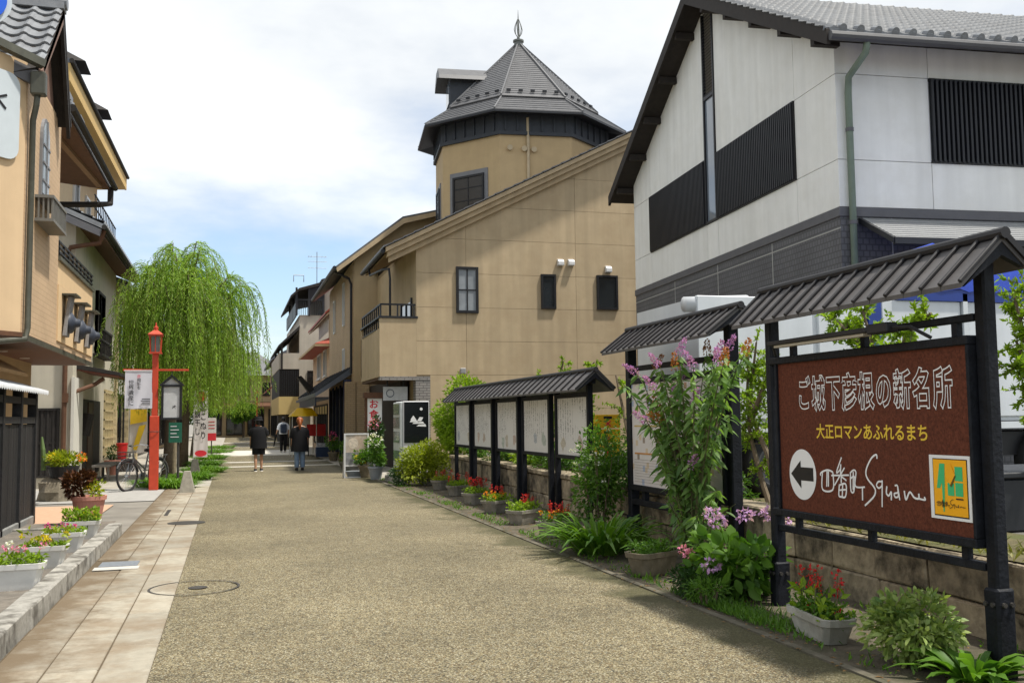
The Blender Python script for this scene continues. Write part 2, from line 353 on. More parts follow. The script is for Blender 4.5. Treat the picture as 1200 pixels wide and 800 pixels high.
# ================================================================= SETTING: ground
def pebble_material():
    m = bpy.data.materials.new('pebble_paving'); m.use_nodes = True; t = m.node_tree; L = t.links.new; b = t.nodes['Principled BSDF']
    g = N(t, 'ShaderNodeNewGeometry')
    v = N(t, 'ShaderNodeTexVoronoi'); v.inputs['Scale'].default_value = 105; L(g.outputs['Position'], v.inputs['Vector'])
    sp = N(t, 'ShaderNodeSeparateColor'); L(v.outputs['Color'], sp.inputs[0])
    r = N(t, 'ShaderNodeValToRGB'); L(sp.outputs[0], r.inputs[0]); r.color_ramp.interpolation = 'CONSTANT'
    cols = [(0, (.185, .147, .078)), (.18, (.285, .24, .135)), (.36, (.115, .095, .055)), (.48, (.345, .30, .185)), (.62, (.22, .20, .135)), (.74, (.16, .11, .052)), (.86, (.44, .40, .285)), (.94, (.065, .06, .045))]
    e = r.color_ramp.elements
    while len(e) < len(cols): e.new(.5)
    for q, (p, c) in zip(e, cols): q.position = p; q.color = (*c, 1)
    # dark mortar between the stones
    mr = N(t, 'ShaderNodeMapRange'); L(v.outputs['Distance'], mr.inputs[0]); mr.inputs[1].default_value = .45; mr.inputs[2].default_value = .75; mr.inputs[3].default_value = 1.06; mr.inputs[4].default_value = .5
    n = N(t, 'ShaderNodeTexNoise'); n.inputs['Scale'].default_value = .35; n.inputs['Detail'].default_value = 7; n.inputs['Roughness'].default_value = .62; L(g.outputs['Position'], n.inputs['Vector'])
    m2 = N(t, 'ShaderNodeMapRange'); L(n.outputs[0], m2.inputs[0]); m2.inputs[1].default_value = .3; m2.inputs[2].default_value = .7; m2.inputs[3].default_value = .58; m2.inputs[4].default_value = 1.06
    n3 = N(t, 'ShaderNodeTexNoise'); n3.inputs['Scale'].default_value = 9; n3.inputs['Detail'].default_value = 4; L(g.outputs['Position'], n3.inputs['Vector'])
    m3 = N(t, 'ShaderNodeMapRange'); L(n3.outputs[0], m3.inputs[0]); m3.inputs[1].default_value = .3; m3.inputs[2].default_value = .7; m3.inputs[3].default_value = .86; m3.inputs[4].default_value = 1.14
    q = N(t, 'ShaderNodeMath', operation='MULTIPLY'); L(mr.outputs[0], q.inputs[0]); L(m2.outputs[0], q.inputs[1])
    q2 = N(t, 'ShaderNodeMath', operation='MULTIPLY'); L(q.outputs[0], q2.inputs[0]); L(m3.outputs[0], q2.inputs[1])
    n4 = N(t, 'ShaderNodeTexNoise'); n4.inputs['Scale'].default_value = 1.1; n4.inputs['Detail'].default_value = 9; n4.inputs['Roughness'].default_value = .7; n4.inputs['Distortion'].default_value = .6; L(g.outputs['Position'], n4.inputs['Vector'])
    m4 = N(t, 'ShaderNodeMapRange'); L(n4.outputs[0], m4.inputs[0]); m4.inputs[1].default_value = .56; m4.inputs[2].default_value = .70; m4.inputs[3].default_value = 1.0; m4.inputs[4].default_value = .68
    q3 = N(t, 'ShaderNodeMath', operation='MULTIPLY'); L(q2.outputs[0], q3.inputs[0]); L(m4.outputs[0], q3.inputs[1]); q2 = q3
    vm = N(t, 'ShaderNodeVectorMath', operation='SCALE'); L(r.outputs[0], vm.inputs[0]); L(q2.outputs[0], vm.inputs['Scale'])
    # moss crept in from the planted right-hand edge, with edge shade painted into it
    sx = N(t, 'ShaderNodeSeparateXYZ'); L(g.outputs['Position'], sx.inputs[0])
    nm = N(t, 'ShaderNodeTexNoise'); nm.inputs['Scale'].default_value = 1.6; nm.inputs['Detail'].default_value = 6; L(g.outputs['Position'], nm.inputs['Vector'])
    ed = N(t, 'ShaderNodeMapRange'); L(sx.outputs[0], ed.inputs[0]); ed.inputs[1].default_value = 2.75; ed.inputs[2].default_value = 3.55; ed.inputs[3].default_value = -.30; ed.inputs[4].default_value = .36
    ad = N(t, 'ShaderNodeMath', operation='ADD'); L(nm.outputs[0], ad.inputs[0]); L(ed.outputs[0], ad.inputs[1])
    mm = N(t, 'ShaderNodeMapRange'); L(ad.outputs[0], mm.inputs[0]); mm.inputs[1].default_value = .5; mm.inputs[2].default_value = .72; mm.inputs[4].default_value = .8
    mx = N(t, 'ShaderNodeMix', data_type='RGBA'); L(mm.outputs[0], mx.inputs[0]); L(vm.outputs[0], mx.inputs[6]); mx.inputs[7].default_value = (.05, .048, .018, 1)
    L(mx.outputs[2], b.inputs['Base Color']); b.inputs['Roughness'].default_value = .72; b.inputs['Specular IOR Level'].default_value = .3
    bp = N(t, 'ShaderNodeBump'); bp.invert = True; bp.inputs['Strength'].default_value = .55; bp.inputs['Distance'].default_value = .006; L(v.outputs['Distance'], bp.inputs['Height']); L(bp.outputs[0], b.inputs['Normal'])
    return m
m_pebble = pebble_material()
m_earth = M('dark_earth', (.10, .082, .058), .95, .45, 9, .8, 50, stain=(.04, .042, .018), stain_amt=.8, sscale=2.6)
m_ground = M('grey_ground', (.20, .185, .16), .9, .25, 1.5, .3, 40)
m_paver = M('paver_stone', (.315, .285, .225), .75, .16, 11, .3, 90, rnd=.17, stain=(.17, .11, .055), stain_amt=.6)
def kerb_dirt(m):
    t = m.node_tree; L = t.links.new; b = t.nodes['Principled BSDF']; src = b.inputs['Base Color'].links[0].from_socket
    g = N(t, 'ShaderNodeNewGeometry'); sp = N(t, 'ShaderNodeSeparateXYZ'); L(g.outputs['Position'], sp.inputs[0])
    n = N(t, 'ShaderNodeTexNoise'); n.inputs['Scale'].default_value = 3.2; n.inputs['Detail'].default_value = 8; n.inputs['Roughness'].default_value = .7; L(g.outputs['Position'], n.inputs['Vector'])
    e = N(t, 'ShaderNodeMapRange'); L(sp.outputs[0], e.inputs[0]); e.inputs[1].default_value = -1.4; e.inputs[2].default_value = -.6; e.inputs[3].default_value = .26; e.inputs[4].default_value = -.2
    a = N(t, 'ShaderNodeMath', operation='ADD'); L(n.outputs[0], a.inputs[0]); L(e.outputs[0], a.inputs[1])
    r = N(t, 'ShaderNodeMapRange'); L(a.outputs[0], r.inputs[0]); r.inputs[1].default_value = .46; r.inputs[2].default_value = .72; r.inputs[4].default_value = .9
    mx = N(t, 'ShaderNodeMix', data_type='RGBA'); L(r.outputs[0], mx.inputs[0]); L(src, mx.inputs[6]); mx.inputs[7].default_value = (.13, .092, .052, 1); L(mx.outputs[2], b.inputs['Base Color'])
kerb_dirt(m_paver)
m_joint = M('joint_sand', (.10, .075, .045), .95, .3, 20)
m_kerb = M('kerb_granite', (.33, .315, .28), .8, .25, 22, .5, 110, rnd=.14, stain=(.06, .053, .042), stain_amt=.85, sscale=4.5)
m_band = M('pale_granite', (.55, .52, .46), .7, .12, 12, .2, 80)
m_sidewalk = M('sidewalk_stone', (.36, .335, .29), .8, .14, 5, .2, 60, stain=(.2, .17, .12), stain_amt=.5)
m_peach = M('peach_tile', (.52, .33, .22), .7, .12, 10, .1, 60)
m_stone = M('wall_stone', (.33, .275, .19), .9, .42, 9, 1.0, 28, rnd=.18, stain=(.035, .03, .022), stain_amt=.92, sscale=3.6)
m_stone_dark = M('wall_core', (.03, .026, .02), .95, .3, 10)
m_asphalt = M('lot_asphalt', (.12, .115, .10), .9, .2, 8, .3, 90)
m_iron = M('cast_iron', (.06, .055, .05), .6, .25, 40, .3, 150, metal=.4)

def sheet(name, mat, x0, x1, y0, y1, z, parent=None, kind='structure'):
    o = MB().add([(x0, y0, z), (x1, y0, z), (x1, y1, z), (x0, y1, z)], [(0, 1, 2, 3)]).build(name, mat, parent)
    if kind: o['kind'] = kind
    return o
# one sheet out to the horizon, gently rolling only far away
sheet('ground', m_ground, -700, 700, -60, 1400, -.012)
path = sheet('path', m_pebble, -.45, 3.5, -6, 150, 0)
for i, (y0, y1) in enumerate([(33.9, 34.5), (37.6, 38.3), (45, 53), (61, 62), (72, 73.5)]):
    MB().add([(-.44, y0, .004), (3.49, y0, .004), (3.49, y1, .004), (-.44, y1, .004)], [(0, 1, 2, 3)]).build('granite_band', m_band, path)
sheet('planting_verge', m_earth, 3.5, 5.4, -6, 25.2, -.004)
MB().box(3.50, 3.56, 2, 25, -.05, .012).build('edging_strip', M('edging_concrete', (.13, .115, .085), .9, .4, 6, .4, 60, stain=(.04, .04, .018), stain_amt=.95))['kind'] = 'structure'
sheet('pavement_right', m_sidewalk, 3.5, 6.4, 25.2, 150, -.003)
sheet('pavement_left', m_sidewalk, -4.4, -.45, 24.4, 150, -.003)
sheet('entrance_paving', m_peach, -3.6, -2.05, 15.2, 19.6, .006)
sheet('forecourt', M('forecourt_slab', (.33, .32, .30), .8, .15, 5, .2, 50), -6.0, -1.4, 20.3, 24.4, .002)
# left paver strip: every slab a stone of its own on a bed of joint sand
pav = sheet('paver_strip', m_joint, -1.40, -.45, -4, 24.4, -.006)
cols = [(-1.385, -1.075), (-1.065, -.765), (-.755, -.455)]
for ci, (a, b) in enumerate(cols):
    y = 2.0 + [0, .55, .2][ci]
    while y < 24.3:
        ln = min(random.choice([.85, .95, 1.0, 1.15]), 24.39-y)
        if ln > .1:
            if not (ci == 0 and abs(y+ln/2-11.3) < .1):
                dz = random.uniform(-.002, .002)
                MB().box(a, b, y+.008, y+ln-.008, -.04, .004+dz).build('paver', m_paver, pav, bevel=.006)
        y += ln
# steel service cover set in the pavers, and the big round lid under the paving
cov = thing('service_cover', 'small rectangular steel service cover set in the stone pavers', 'drain cover', (-1.12, 11.35, 0))
B('plate', M('steel_plate', (.30, .33, .37), .45, .15, 30, .2, 120, metal=.6), cov, -1.31, -.93, 11.15, 11.52, .004, .012)
B('cover_surround', M('cover_conc', (.48, .46, .42), .8, .1, 20), cov, -1.34, -.90, 10.93, 11.13, .004, .010)
lid = thing('manhole', 'large round manhole with a thin iron ring in the pebble path', 'manhole', (-.30, 9.5, 0))
mb = MB(); seg = 64; R1, R2 = .40, .378
mb.add([(-.30+r*math.cos(2*math.pi*k/seg), 9.5+r*math.sin(2*math.pi*k/seg), .009) for r in (R1, R2) for k in range(seg)], [(k, (k+1) % seg, seg+(k+1) % seg, seg+k) for k in range(seg)])
mb.build('ring', m_iron, lid)
mb = MB(); mb.add([(-.27+.085*math.cos(2*math.pi*k/24), 9.5+.085*math.sin(2*math.pi*k/24), .008) for k in range(24)], [tuple(range(24))]); mb.build('centre_plate', m_iron, lid)
lid2 = thing('drain_lid', 'small dark oval drain lid where pavers meet the path', 'drain cover', (-.62, 15.6, 0))
MB().lathe((-.62, 15.6, .003), [(.27, 0), (.27, .006), (.25, .008)], 32).build('lid', m_iron, lid2)
MB().box(-1.02, -.96, 16.9, 18.0, .004, .009).build('slot_grate', m_iron, None); tag(bpy.data.objects['slot_grate'], 'narrow dark slot drain among the pavers', 'drain')

# left kerb of granite blocks with a planted bed behind
kerb = bpy.data.objects.new('kerb', None); COL.objects.link(kerb); kerb['kind'] = 'structure'; ORG['kerb'] = (0, 0, 0)
y = 3.0
while y < 14.3:
    ln = min(random.choice([.62, .7, .78]), 14.4-y)
    MB().box(-1.575+random.uniform(-.006, .006), -1.40+random.uniform(-.006, .006), y+.004, y+ln-.004, -.05, .155+random.uniform(-.004, .004)).build('kerb_stone', m_kerb, kerb, bevel=.012, jit=.003)
    y += ln
sheet('planting_bed', M('bed_gravel', (.16, .14, .115), .95, .35, 14, .8, 70, stain=(.09, .085, .075), stain_amt=.6), -4.2, -1.565, 2, 15.3, .10)
MB().box(-2.9, -1.68, 14.3, 14.42, -.02, .13).build('kerb_return', m_kerb, kerb, bevel=.01)

# raised car park behind the retaining wall
sheet('parking_lot', m_asphalt, 5.2, 60, -6, 40, .50)
# ---------------------------------------------------------------- stone retaining wall
WX = lambda y: 4.72 + .022*y
rw = thing('retaining_wall', 'low mossy retaining wall of squared stone blocks behind the sign boards', 'wall', (4.9, 12, 0))
mb = MB()
mb.prism([(WX(2)+.06, 2, -.05), (WX(26)+.06, 26, -.05), (WX(26)+.45, 26, -.05), (WX(2)+.45, 2, -.05)], (0, 0, .56)); mb.build('core', m_stone_dark, rw)
for row, (z0, z1) in enumerate([(-.04, .22), (.225, .535)]):
    y = 2.0 + row*.3
    while y < 25.9:
        ln = min(random.uniform(.46, .66), 26-y)
        if ln > .12:
            x = WX(y) + random.uniform(-.012, .012)
            MB().ob((x, y+.006, z0), (.26, 0, 0), (.022*ln, ln-.012, 0), (0, 0, z1-z0-.006)).build('stone_block', m_stone, rw, bevel=.014, jit=.006)
        y += ln
y = 8.2
while y < 25.9:
    ln = min(random.uniform(.7, .95), 26-y)
    if ln > .1: MB().ob((WX(y)-.03, y+.004, .545), (.36, 0, 0), (.022*ln, ln-.008, 0), (0, 0, .075)).build('coping_stone', m_stone, rw, bevel=.012, jit=.004)
    y += ln
soil = MB().add([(WX(2)+.05, 2, .54), (WX(26)+.05, 26, .54), (WX(26)+1.2, 26, .53), (WX(2)+1.2, 2, .53)], [(0, 1, 2, 3)]).build('planting_soil', M('moss_soil', (.10, .085, .04), .95, .4, 8, .8, 50, stain=(.07, .085, .02), stain_amt=.8)); soil['kind'] = 'structure'
# ================================================================= SIGN BOARDS
m_post = M('black_stained_wood', (.009, .0105, .015), .6, .5, 14, .5, 40, streak=.35, spec=.22)
m_metal_roof = M('dark_roof_sheet', (.092, .086, .085), .55, .2, 7, .15, 60, streak=.25, spec=.4)
m_batten = M('roof_batten', (.014, .013, .015), .55, .25, 9, spec=.4)
m_rust = M('brown_panel', (.112, .033, .018), .8, .5, 60, .2, 200, spec=.2, detail=6)
m_white = M('white_print', (.80, .80, .80), .5, .04, 5)
m_yellow_print = M('yellow_print', S((226, 190, 62)), .5, .06, 8)
m_black_print = M('black_print', (.01, .01, .012), .5, .1, 8)
m_core = M('glyph_core', (.035, .012, .008), .7, .3, 60)

def sheet_roof(parent, xf, xr, xb, zf, zr, y0, y1, nb, th=.03, zb=None):
    """two sloping sheets with a rib on every seam and a ridge cap"""
    zb = zf if zb is None else zb
    for nm, xe, ze_ in (('roof_sheet', xf, zf), ('roof_sheet', xb, zb)):
        for i in range(nb):
            a = y0 + (y1-y0)*i/nb; b = y0 + (y1-y0)*(i+1)/nb
            if nm and xe == xb and i % 4: continue
            bb = y0 + (y1-y0)*min(nb, i+4)/nb if xe == xb else b
            MB().prism([(xe, a+.003, ze_), (xr, a+.003, zr), (xr, a+.003, zr-th), (xe, a+.003, ze_-th)], (0, bb-a-.006, 0)).build('roof_sheet', m_metal_roof, parent)
    d = Vector((xf-xr, 0, zf-zr)); nrm = Vector((-(zr-zf), 0, abs(xr-xf))).normalized()
    for i in range(nb+1):
        y = y0 + (y1-y0)*i/nb
        MB().ob(Vector((xr, y-.012, zr)), d*1.015, (0, .024, 0), nrm*.024).build('batten', m_batten, parent, bevel=.006)
    nb2 = Vector(((zr-zb), 0, abs(xb-xr))).normalized()
    mb = MB()
    for i in range(0, nb+1, 2):
        y = y0 + (y1-y0)*i/nb
        mb.ob(Vector((xr, y-.016, zr)), Vector((xb-xr, 0, zb-zr))*1.01, (0, .032, 0), nb2*.035)
    mb.build('rear_batten', m_batten, parent)
    MB().tube([(xr, y0-.03, zr+.015), (xr, y1+.03, zr+.015)], .035, 10).build('ridge_cap', m_batten, parent)
    mb = MB()
    for y in (y0+.03, y1-.03):
        mb.prism([(xf+.03, y-.02, zf-.02), (xr, y-.02, zr-.03), (xb-.02, y-.02, zb-.02), (xr, y-.02, zr-.11)], (0, .04, 0))
    mb.build('barge_board', m_post, parent)

def post(parent, x, y, z1, w=.15, foot=.33, d=None):
    d = d or w
    p = MB().box(x-w/2, x+w/2, y-d/2, y+d/2, 0, z1).build('post', m_post, parent, bevel=.012)
    if foot:
        f = MB().box(x-w/2-.018, x+w/2+.018, y-d/2-.014, y+d/2+.014, -.03, foot).build('post_sleeve', m_post, p, bevel=.015, jit=.003)
        mb = MB()
        for yy in (y-.025, y+.03): mb.tube([(x-w/2-.032, yy, foot-.09), (x-w/2, yy, foot-.09)], .014, 8)
        for xx in (x-.025, x+.03): mb.tube([(xx, y-d/2-.03, foot-.09), (xx, y-d/2, foot-.09)], .014, 8)
        mb.build('bolt', m_iron, p)
    return p

# ---- the big brown sign
sg = thing('guide_sign', 'large rust-brown guide sign with white outlined lettering under a small black roof', 'sign', (4.25, 5.85, 0))
SX = 4.25
post(sg, SX, 4.74, 2.44, .09, .50); post(sg, 4.225, 7.06, 2.44, .09, .34)
B('sign_panel', m_rust, sg, 4.175, 4.215, 4.812, 6.90, .77, 1.90)
mb = MB()
for a, b, c, d in ((4.788, 7.01, 1.90, 1.955), (4.788, 7.01, .715, .77)): mb.box(4.15, 4.25, a, b, c, d)
mb.box(4.152, 4.248, 4.788, 4.812, .77, 1.90); mb.box(4.152, 4.248, 6.90, 6.925, .77, 1.90)
mb.build('panel_frame', m_post, sg, bevel=.006)
B('rail', m_post, sg, 4.20, 4.25, 4.788, 7.01, 2.04, 2.085, bevel=.006)
B('rail', m_post, sg, 4.20, 4.25, 4.788, 7.01, .585, .635, bevel=.006)
for yy in (4.95, 5.85, 6.75):
    B('rail_block', m_post, sg, 4.205, 4.245, yy-.025, yy+.025, 1.956, 2.039)
    B('rail_block', m_post, sg, 4.205, 4.245, yy-.025, yy+.025, .636, .714)
sheet_roof(sg, 3.97, 4.27, 4.44, 2.235, 2.515, 4.60, 7.26, 16, zb=2.36)
lampu = thing('strip_light', 'long slim strip light mounted above the brown sign panel', 'light', (4.1, 6.0, 1.98))
mb = MB(); mb.ob((4.02, 5.55, 2.035), (.09, 0, 0), (0, 1.25, 0), (0, 0, .035)); mb.build('housing', m_batten, lampu, bevel=.006)
B('tube', M('pale_tube', (.42, .38, .30), .4, .05, 5), lampu, 4.035, 4.095, 5.60, 6.72, 2.016, 2.034)
MB().box(4.02, 4.11, 5.34, 5.55, 2.02, 2.085).build('ballast_box', m_batten, lampu, bevel=.008)
mb = MB()
for yy, e in ((5.34, 5.1), (6.78, 6.9)): mb.tube([(4.065, yy, 2.05), (4.1, (yy+e)/2, 2.045), (4.16, e, 1.965)], .012, 6)
mb.build('bracket', m_batten, lampu)
# print on the panel (reading direction is -Y as the panel faces the path)
UY, UZ = (0, -1, 0), (0, 0, 1)
xs = 4.175
chars = 'ご城下彦根の新名所'
pr = bpy.data.objects['sign_panel']
y0c, y1c = 6.64, 4.94
for i, ch in enumerate(chars):
    w = (y0c-y1c)/9
    yy = y0c - i*w
    small = ch in 'ごの'
    lettering('letter', ch, m_white, pr, (xs-.003, yy-.01, 1.560), UY, UZ, .172, .262, .03, line=.017)
lettering('subtitle', '大正ロマンあふれるまち', m_yellow_print, pr, (xs-.002, 6.40, 1.335), UY, UZ, .1105, .115, .018, width=1.21)
mb = MB(); mb.add([(xs-.002, 6.60-.18*math.cos(2*math.pi*k/48), 1.05+.19*math.sin(2*math.pi*k/48)) for k in range(48)], [tuple(range(48))]); mb.build('white_disc', m_white, pr)
mb = MB(); mb.add([(xs-.004, 6.755, 1.05), (xs-.004, 6.62, 1.155), (xs-.004, 6.62, 1.105), (xs-.004, 6.455, 1.105), (xs-.004, 6.455, 1.005), (xs-.004, 6.62, 1.005), (xs-.004, 6.62, .945)], [(0, 1, 2, 3, 4, 5, 6)]); mb.build('arrow', m_black_print, pr)
STR = {'shi1': [(6.363, 1.053), (6.356, 1.075), (6.285, 1.097), (6.224, 1.091), (6.207, 1.07), (6.217, 0.961), (6.344, 0.955), (6.339, 1.08)], 'shi2': [(6.279, 1.09), (6.29, 0.978)], 'shi3': [(6.262, 1.09), (6.268, .98)], 'ban1': [(6.097, 1.195), (6.163, 1.088), (6.12, 1.108), (6.109, 1.147), (6.116, 1.077)], 'ban2': [(6.066, 1.124), (6.193, 0.993)], 'ban3': [(6.226, 1.062), (6.016, 1.075)], 'ban4': [(6.108, 1.077), (6.112, 1.014)], 'ban5': [(6.105, 1.06), (6.048, 1.035)], 'ban6': [(6.133, 1.002), (6.144, 0.927), (6.114, 0.917), (6.067, 0.922), (6.051, 0.982), (6.067, 1.013), (6.133, 0.998)], 'ban7': [(6.138, 0.963), (6.058, 0.972)], 'ban8': [(6.094, 1.008), (6.105, 0.92)], 'cho1': [(5.998, 1.096), (6.0, 0.972), (5.966, 0.967), (5.952, 1.064), (5.995, 1.055)], 'cho2': [(5.998, 1.093), (5.962, 1.112), (5.935, 1.096), (5.947, 1.003), (5.841, 1.003)], 'cho3': [(5.965, 1.101), (5.974, 0.974)], 'cho4': [(5.868, 1.001), (5.872, 0.911)], 'S': [(5.698, 1.2), (5.704, 1.227), (5.757, 1.202), (5.81, 1.139), (5.824, 1.091), (5.799, 1.052), (5.748, 1.015), (5.728, 0.983), (5.752, 0.942), (5.849, 0.877)], 'q': [(5.655, 1.051), (5.692, 1.048), (5.713, 1.024), (5.69, 1.006), (5.657, 1.024), (5.652, 1.054), (5.663, 0.883)], 'u': [(5.605, 1.024), (5.612, 0.978), (5.589, 0.963), (5.562, 0.988), (5.565, 0.936)], 'a': [(5.524, 1.032), (5.499, 1.034), (5.496, 0.992), (5.532, 0.98), (5.524, 0.958), (5.493, 0.967), (5.495, 1.018), (5.48, 0.942)], 'r': [(5.432, 1.006), (5.418, 0.95), (5.379, 1.0), (5.338, 0.969), (5.296, 0.966), (5.294, 0.997)], 'e': [(5.296, 0.966), (5.236, 0.962), (5.244, 0.979)]}
mb = MB()
for i, (k, v) in enumerate(STR.items()): ribbon(mb, v, .0135, xs-.002-.0004*(i % 3))
mb.build('stroke_line', m_white, pr)
# logo plate
lg = MB().ob((xs-.006, 4.83, .86), (.006, 0, 0), (0, .35, 0), (0, 0, .385)).build('logo_plate', m_white, pr)
def flat(nm, mt, x, pts): MB().add([(x, a, b) for a, b in pts], [tuple(range(len(pts)))]).build(nm, mt, lg)
m_orange = M('orange_print', S((246, 176, 22)), .5, .05, 8); m_green = M('green_print', S((62, 184, 120)), .5, .05, 8)
flat('logo_edge', m_black_print, xs-.0075, [(5.148, .878), (4.852, .878), (4.852, 1.225), (5.148, 1.225)])
flat('logo_field', m_orange, xs-.009, [(5.142, .886), (4.858, .886), (4.858, 1.219), (5.142, 1.219)])
flat('logo_four', m_green, xs-.0105, [(5.085, 1.195), (5.04, 1.195), (5.045, 1.06), (5.055, .905), (5.065, .905), (5.07, 1.08), (5.085, 1.045), (5.115, 1.045)])
flat('logo_square', m_green, xs-.0105, [(5.02, 1.005), (4.965, 1.005), (4.965, 1.08), (5.02, 1.08)])
flat('logo_square', m_green, xs-.0105, [(4.955, 1.005), (4.89, 1.005), (4.89, 1.085), (4.955, 1.085)])
flat('logo_square', m_green, xs-.0105, [(4.955, 1.095), (4.89, 1.095), (4.89, 1.18), (4.955, 1.18)])
flat('logo_leaf', m_orange, xs-.0125, [(5.035, 1.12), (4.99, 1.065), (4.95, 1.13), (4.99, 1.2)])
flat('logo_leaf_edge', M('olive_print', (.12, .09, .01), .5), xs-.0135, [(4.998, 1.065), (4.985, 1.058), (4.945, 1.125), (4.952, 1.13)])
mb = MB()
for i, (k, v) in enumerate(STR.items()): ribbon(mb, [(4.875+(a-5.236)*.215, .948+(b-1.0)*.16) for a, b in v], .0035, xs-.014-.0003*(i % 3), 3)
mb.box(xs-.0135, xs-.013, 4.89, 4.95, .985, .993)
mb.build('logo_signature', m_black_print, lg)

# ---- the map board
def map_mat():
    m = bpy.data.materials.new('map_print'); m.use_nodes = True; t = m.node_tree; L = t.links.new; b = t.nodes['Principled BSDF']
    g = N(t, 'ShaderNodeNewGeometry'); v = N(t, 'ShaderNodeTexVoronoi', distance='CHEBYCHEV'); v.inputs['Scale'].default_value = 9; L(g.outputs['Position'], v.inputs['Vector'])
    r = N(t, 'ShaderNodeValToRGB'); sp = N(t, 'ShaderNodeSeparateColor'); L(v.outputs['Color'], sp.inputs[0]); L(sp.outputs[0], r.inputs[0]); r.color_ramp.interpolation = 'CONSTANT'
    cols = [(0, (.66, .62, .60)), (.62, (.62, .50, .36)), (.72, (.40, .46, .60)), (.80, (.66, .62, .60)), (.9, (.5, .30, .2)), (.95, (.3, .24, .2))]
    e = r.color_ramp.elements
    while len(e) < len(cols): e.new(.5)
    for q, (p, c) in zip(e, cols): q.position = p; q.color = (*c, 1)
    mr = N(t, 'ShaderNodeMapRange'); L(v.outputs['Distance'], mr.inputs[0]); mr.inputs[1].default_value = .28; mr.inputs[2].default_value = .33
    mx = N(t, 'ShaderNodeMix', data_type='RGBA'); L(mr.outputs[0], mx.inputs[0]); L(r.outputs[0], mx.inputs[6]); mx.inputs[7].default_value = (.68, .64, .63, 1)
    L(mx.outputs[2], b.inputs['Base Color']); b.inputs['Roughness'].default_value = .45
    return m
mbd = thing('map_board', 'black roofed board with a pale picture map behind the flowering bush', 'sign', (4.82, 10.1, 0))
post(mbd, 4.82, 8.83, 2.50, .115, .30); post(mbd, 4.82, 11.40, 2.50, .115, .30)
mp_ = B('map_panel', map_mat(), mbd, 4.765, 4.795, 8.95, 11.27, .68, 1.90)
for zz, c in ((1.05, (.5, .22, .05)), (1.38, (.55, .40, .15))): B('map_road', M('map_road_%d' % int(zz*100), c, .6), mp_, 4.761, 4.7645, 9.0, 11.2, zz, zz+.018)
mb = MB()
for i in range(9): mb.box(4.761, 4.7645, 10.0, 11.22, .72+i*.033, .7225+i*.033)
mb.build('map_legend_line', M('map_ink', (.25, .22, .2), .6), mp_)
mb = MB(); mb.box(4.74, 4.82, 8.88, 11.34, 1.90, 1.97); mb.box(4.74, 4.82, 8.88, 11.34, .61, .68); mb.box(4.742, 4.818, 8.88, 8.95, .68, 1.90); mb.box(4.742, 4.818, 11.27, 11.34, .68, 1.90)
mb.build('panel_frame', m_post, mbd, bevel=.006)
B('rail', m_post, mbd, 4.77, 4.84, 8.88, 11.34, 2.06, 2.12, bevel=.006); B('rail', m_post, mbd, 4.77, 4.84, 8.88, 11.34, .43, .50, bevel=.006)
for yy in (9.2, 10.1, 11.0): B('rail_block', m_post, mbd, 4.775, 4.835, yy-.04, yy+.04, .502, .608)
sheet_roof(mbd, 4.42, 4.78, 4.98, 2.29, 2.565, 8.56, 11.38, 16, zb=2.42)

# ---- the long notice board with five panels
def notice_mat(name, tint):
    m = bpy.data.materials.new(name); m.use_nodes = True; t = m.node_tree; L = t.links.new; b = t.nodes['Principled BSDF']
    g = N(t, 'ShaderNodeNewGeometry'); sp = N(t, 'ShaderNodeSeparateXYZ'); L(g.outputs['Position'], sp.inputs[0])
    # columns of fine print
    w = N(t, 'ShaderNodeMath', operation='MULTIPLY'); L(sp.outputs[1], w.inputs[0]); w.inputs[1].default_value = 9
    fr = N(t, 'ShaderNodeMath', operation='FRACT'); L(w.outputs[0], fr.inputs[0])
    gt = N(t, 'ShaderNodeMath', operation='GREATER_THAN'); L(fr.outputs[0], gt.inputs[0]); gt.inputs[1].default_value = .55
    n = N(t, 'ShaderNodeTexNoise'); n.inputs['Scale'].default_value = 48; n.inputs['Detail'].default_value = 1; L(g.outputs['Position'], n.inputs['Vector'])
    g2 = N(t, 'ShaderNodeMath', operation='GREATER_THAN'); L(n.outputs[0], g2.inputs[0]); g2.inputs[1].default_value = .52
    n2 = N(t, 'ShaderNodeTexNoise'); n2.inputs['Scale'].default_value = 2.3; L(g.outputs['Position'], n2.inputs['Vector'])
    g3 = N(t, 'ShaderNodeMapRange'); L(n2.outputs[0], g3.inputs[0]); g3.inputs[1].default_value = .40; g3.inputs[2].default_value = .5
    zf = N(t, 'ShaderNodeMapRange'); L(sp.outputs[2], zf.inputs[0]); zf.inputs[1].default_value = 1.12; zf.inputs[2].default_value = 1.28; zf.inputs[3].default_value = .15
    a = N(t, 'ShaderNodeMath', operation='MULTIPLY'); L(gt.outputs[0], a.inputs[0]); L(g2.outputs[0], a.inputs[1])
    a2 = N(t, 'ShaderNodeMath', operation='MULTIPLY'); L(a.outputs[0], a2.inputs[0]); L(g3.outputs[0], a2.inputs[1])
    a3 = N(t, 'ShaderNodeMath', operation='MULTIPLY'); L(a2.outputs[0], a3.inputs[0]); L(zf.outputs[0], a3.inputs[1])
    a4 = N(t, 'ShaderNodeMath', operation='MULTIPLY'); L(a3.outputs[0], a4.inputs[0]); a4.inputs[1].default_value = .8
    mx = N(t, 'ShaderNodeMix', data_type='RGBA'); L(a4.outputs[0], mx.inputs[0]); mx.inputs[6].default_value = (*tint, 1); mx.inputs[7].default_value = (.12, .12, .12, 1)
    L(mx.outputs[2], b.inputs['Base Color']); b.inputs['Roughness'].default_value = .4
    return m
nbd = thing('notice_board', 'long black roofed notice board with five white text panels', 'notice board', (5.0, 17.7, 0))
spans = [(13.42, 14.80), (15.24, 16.66), (17.0, 18.45), (18.80, 20.32), (20.58, 22.08)]
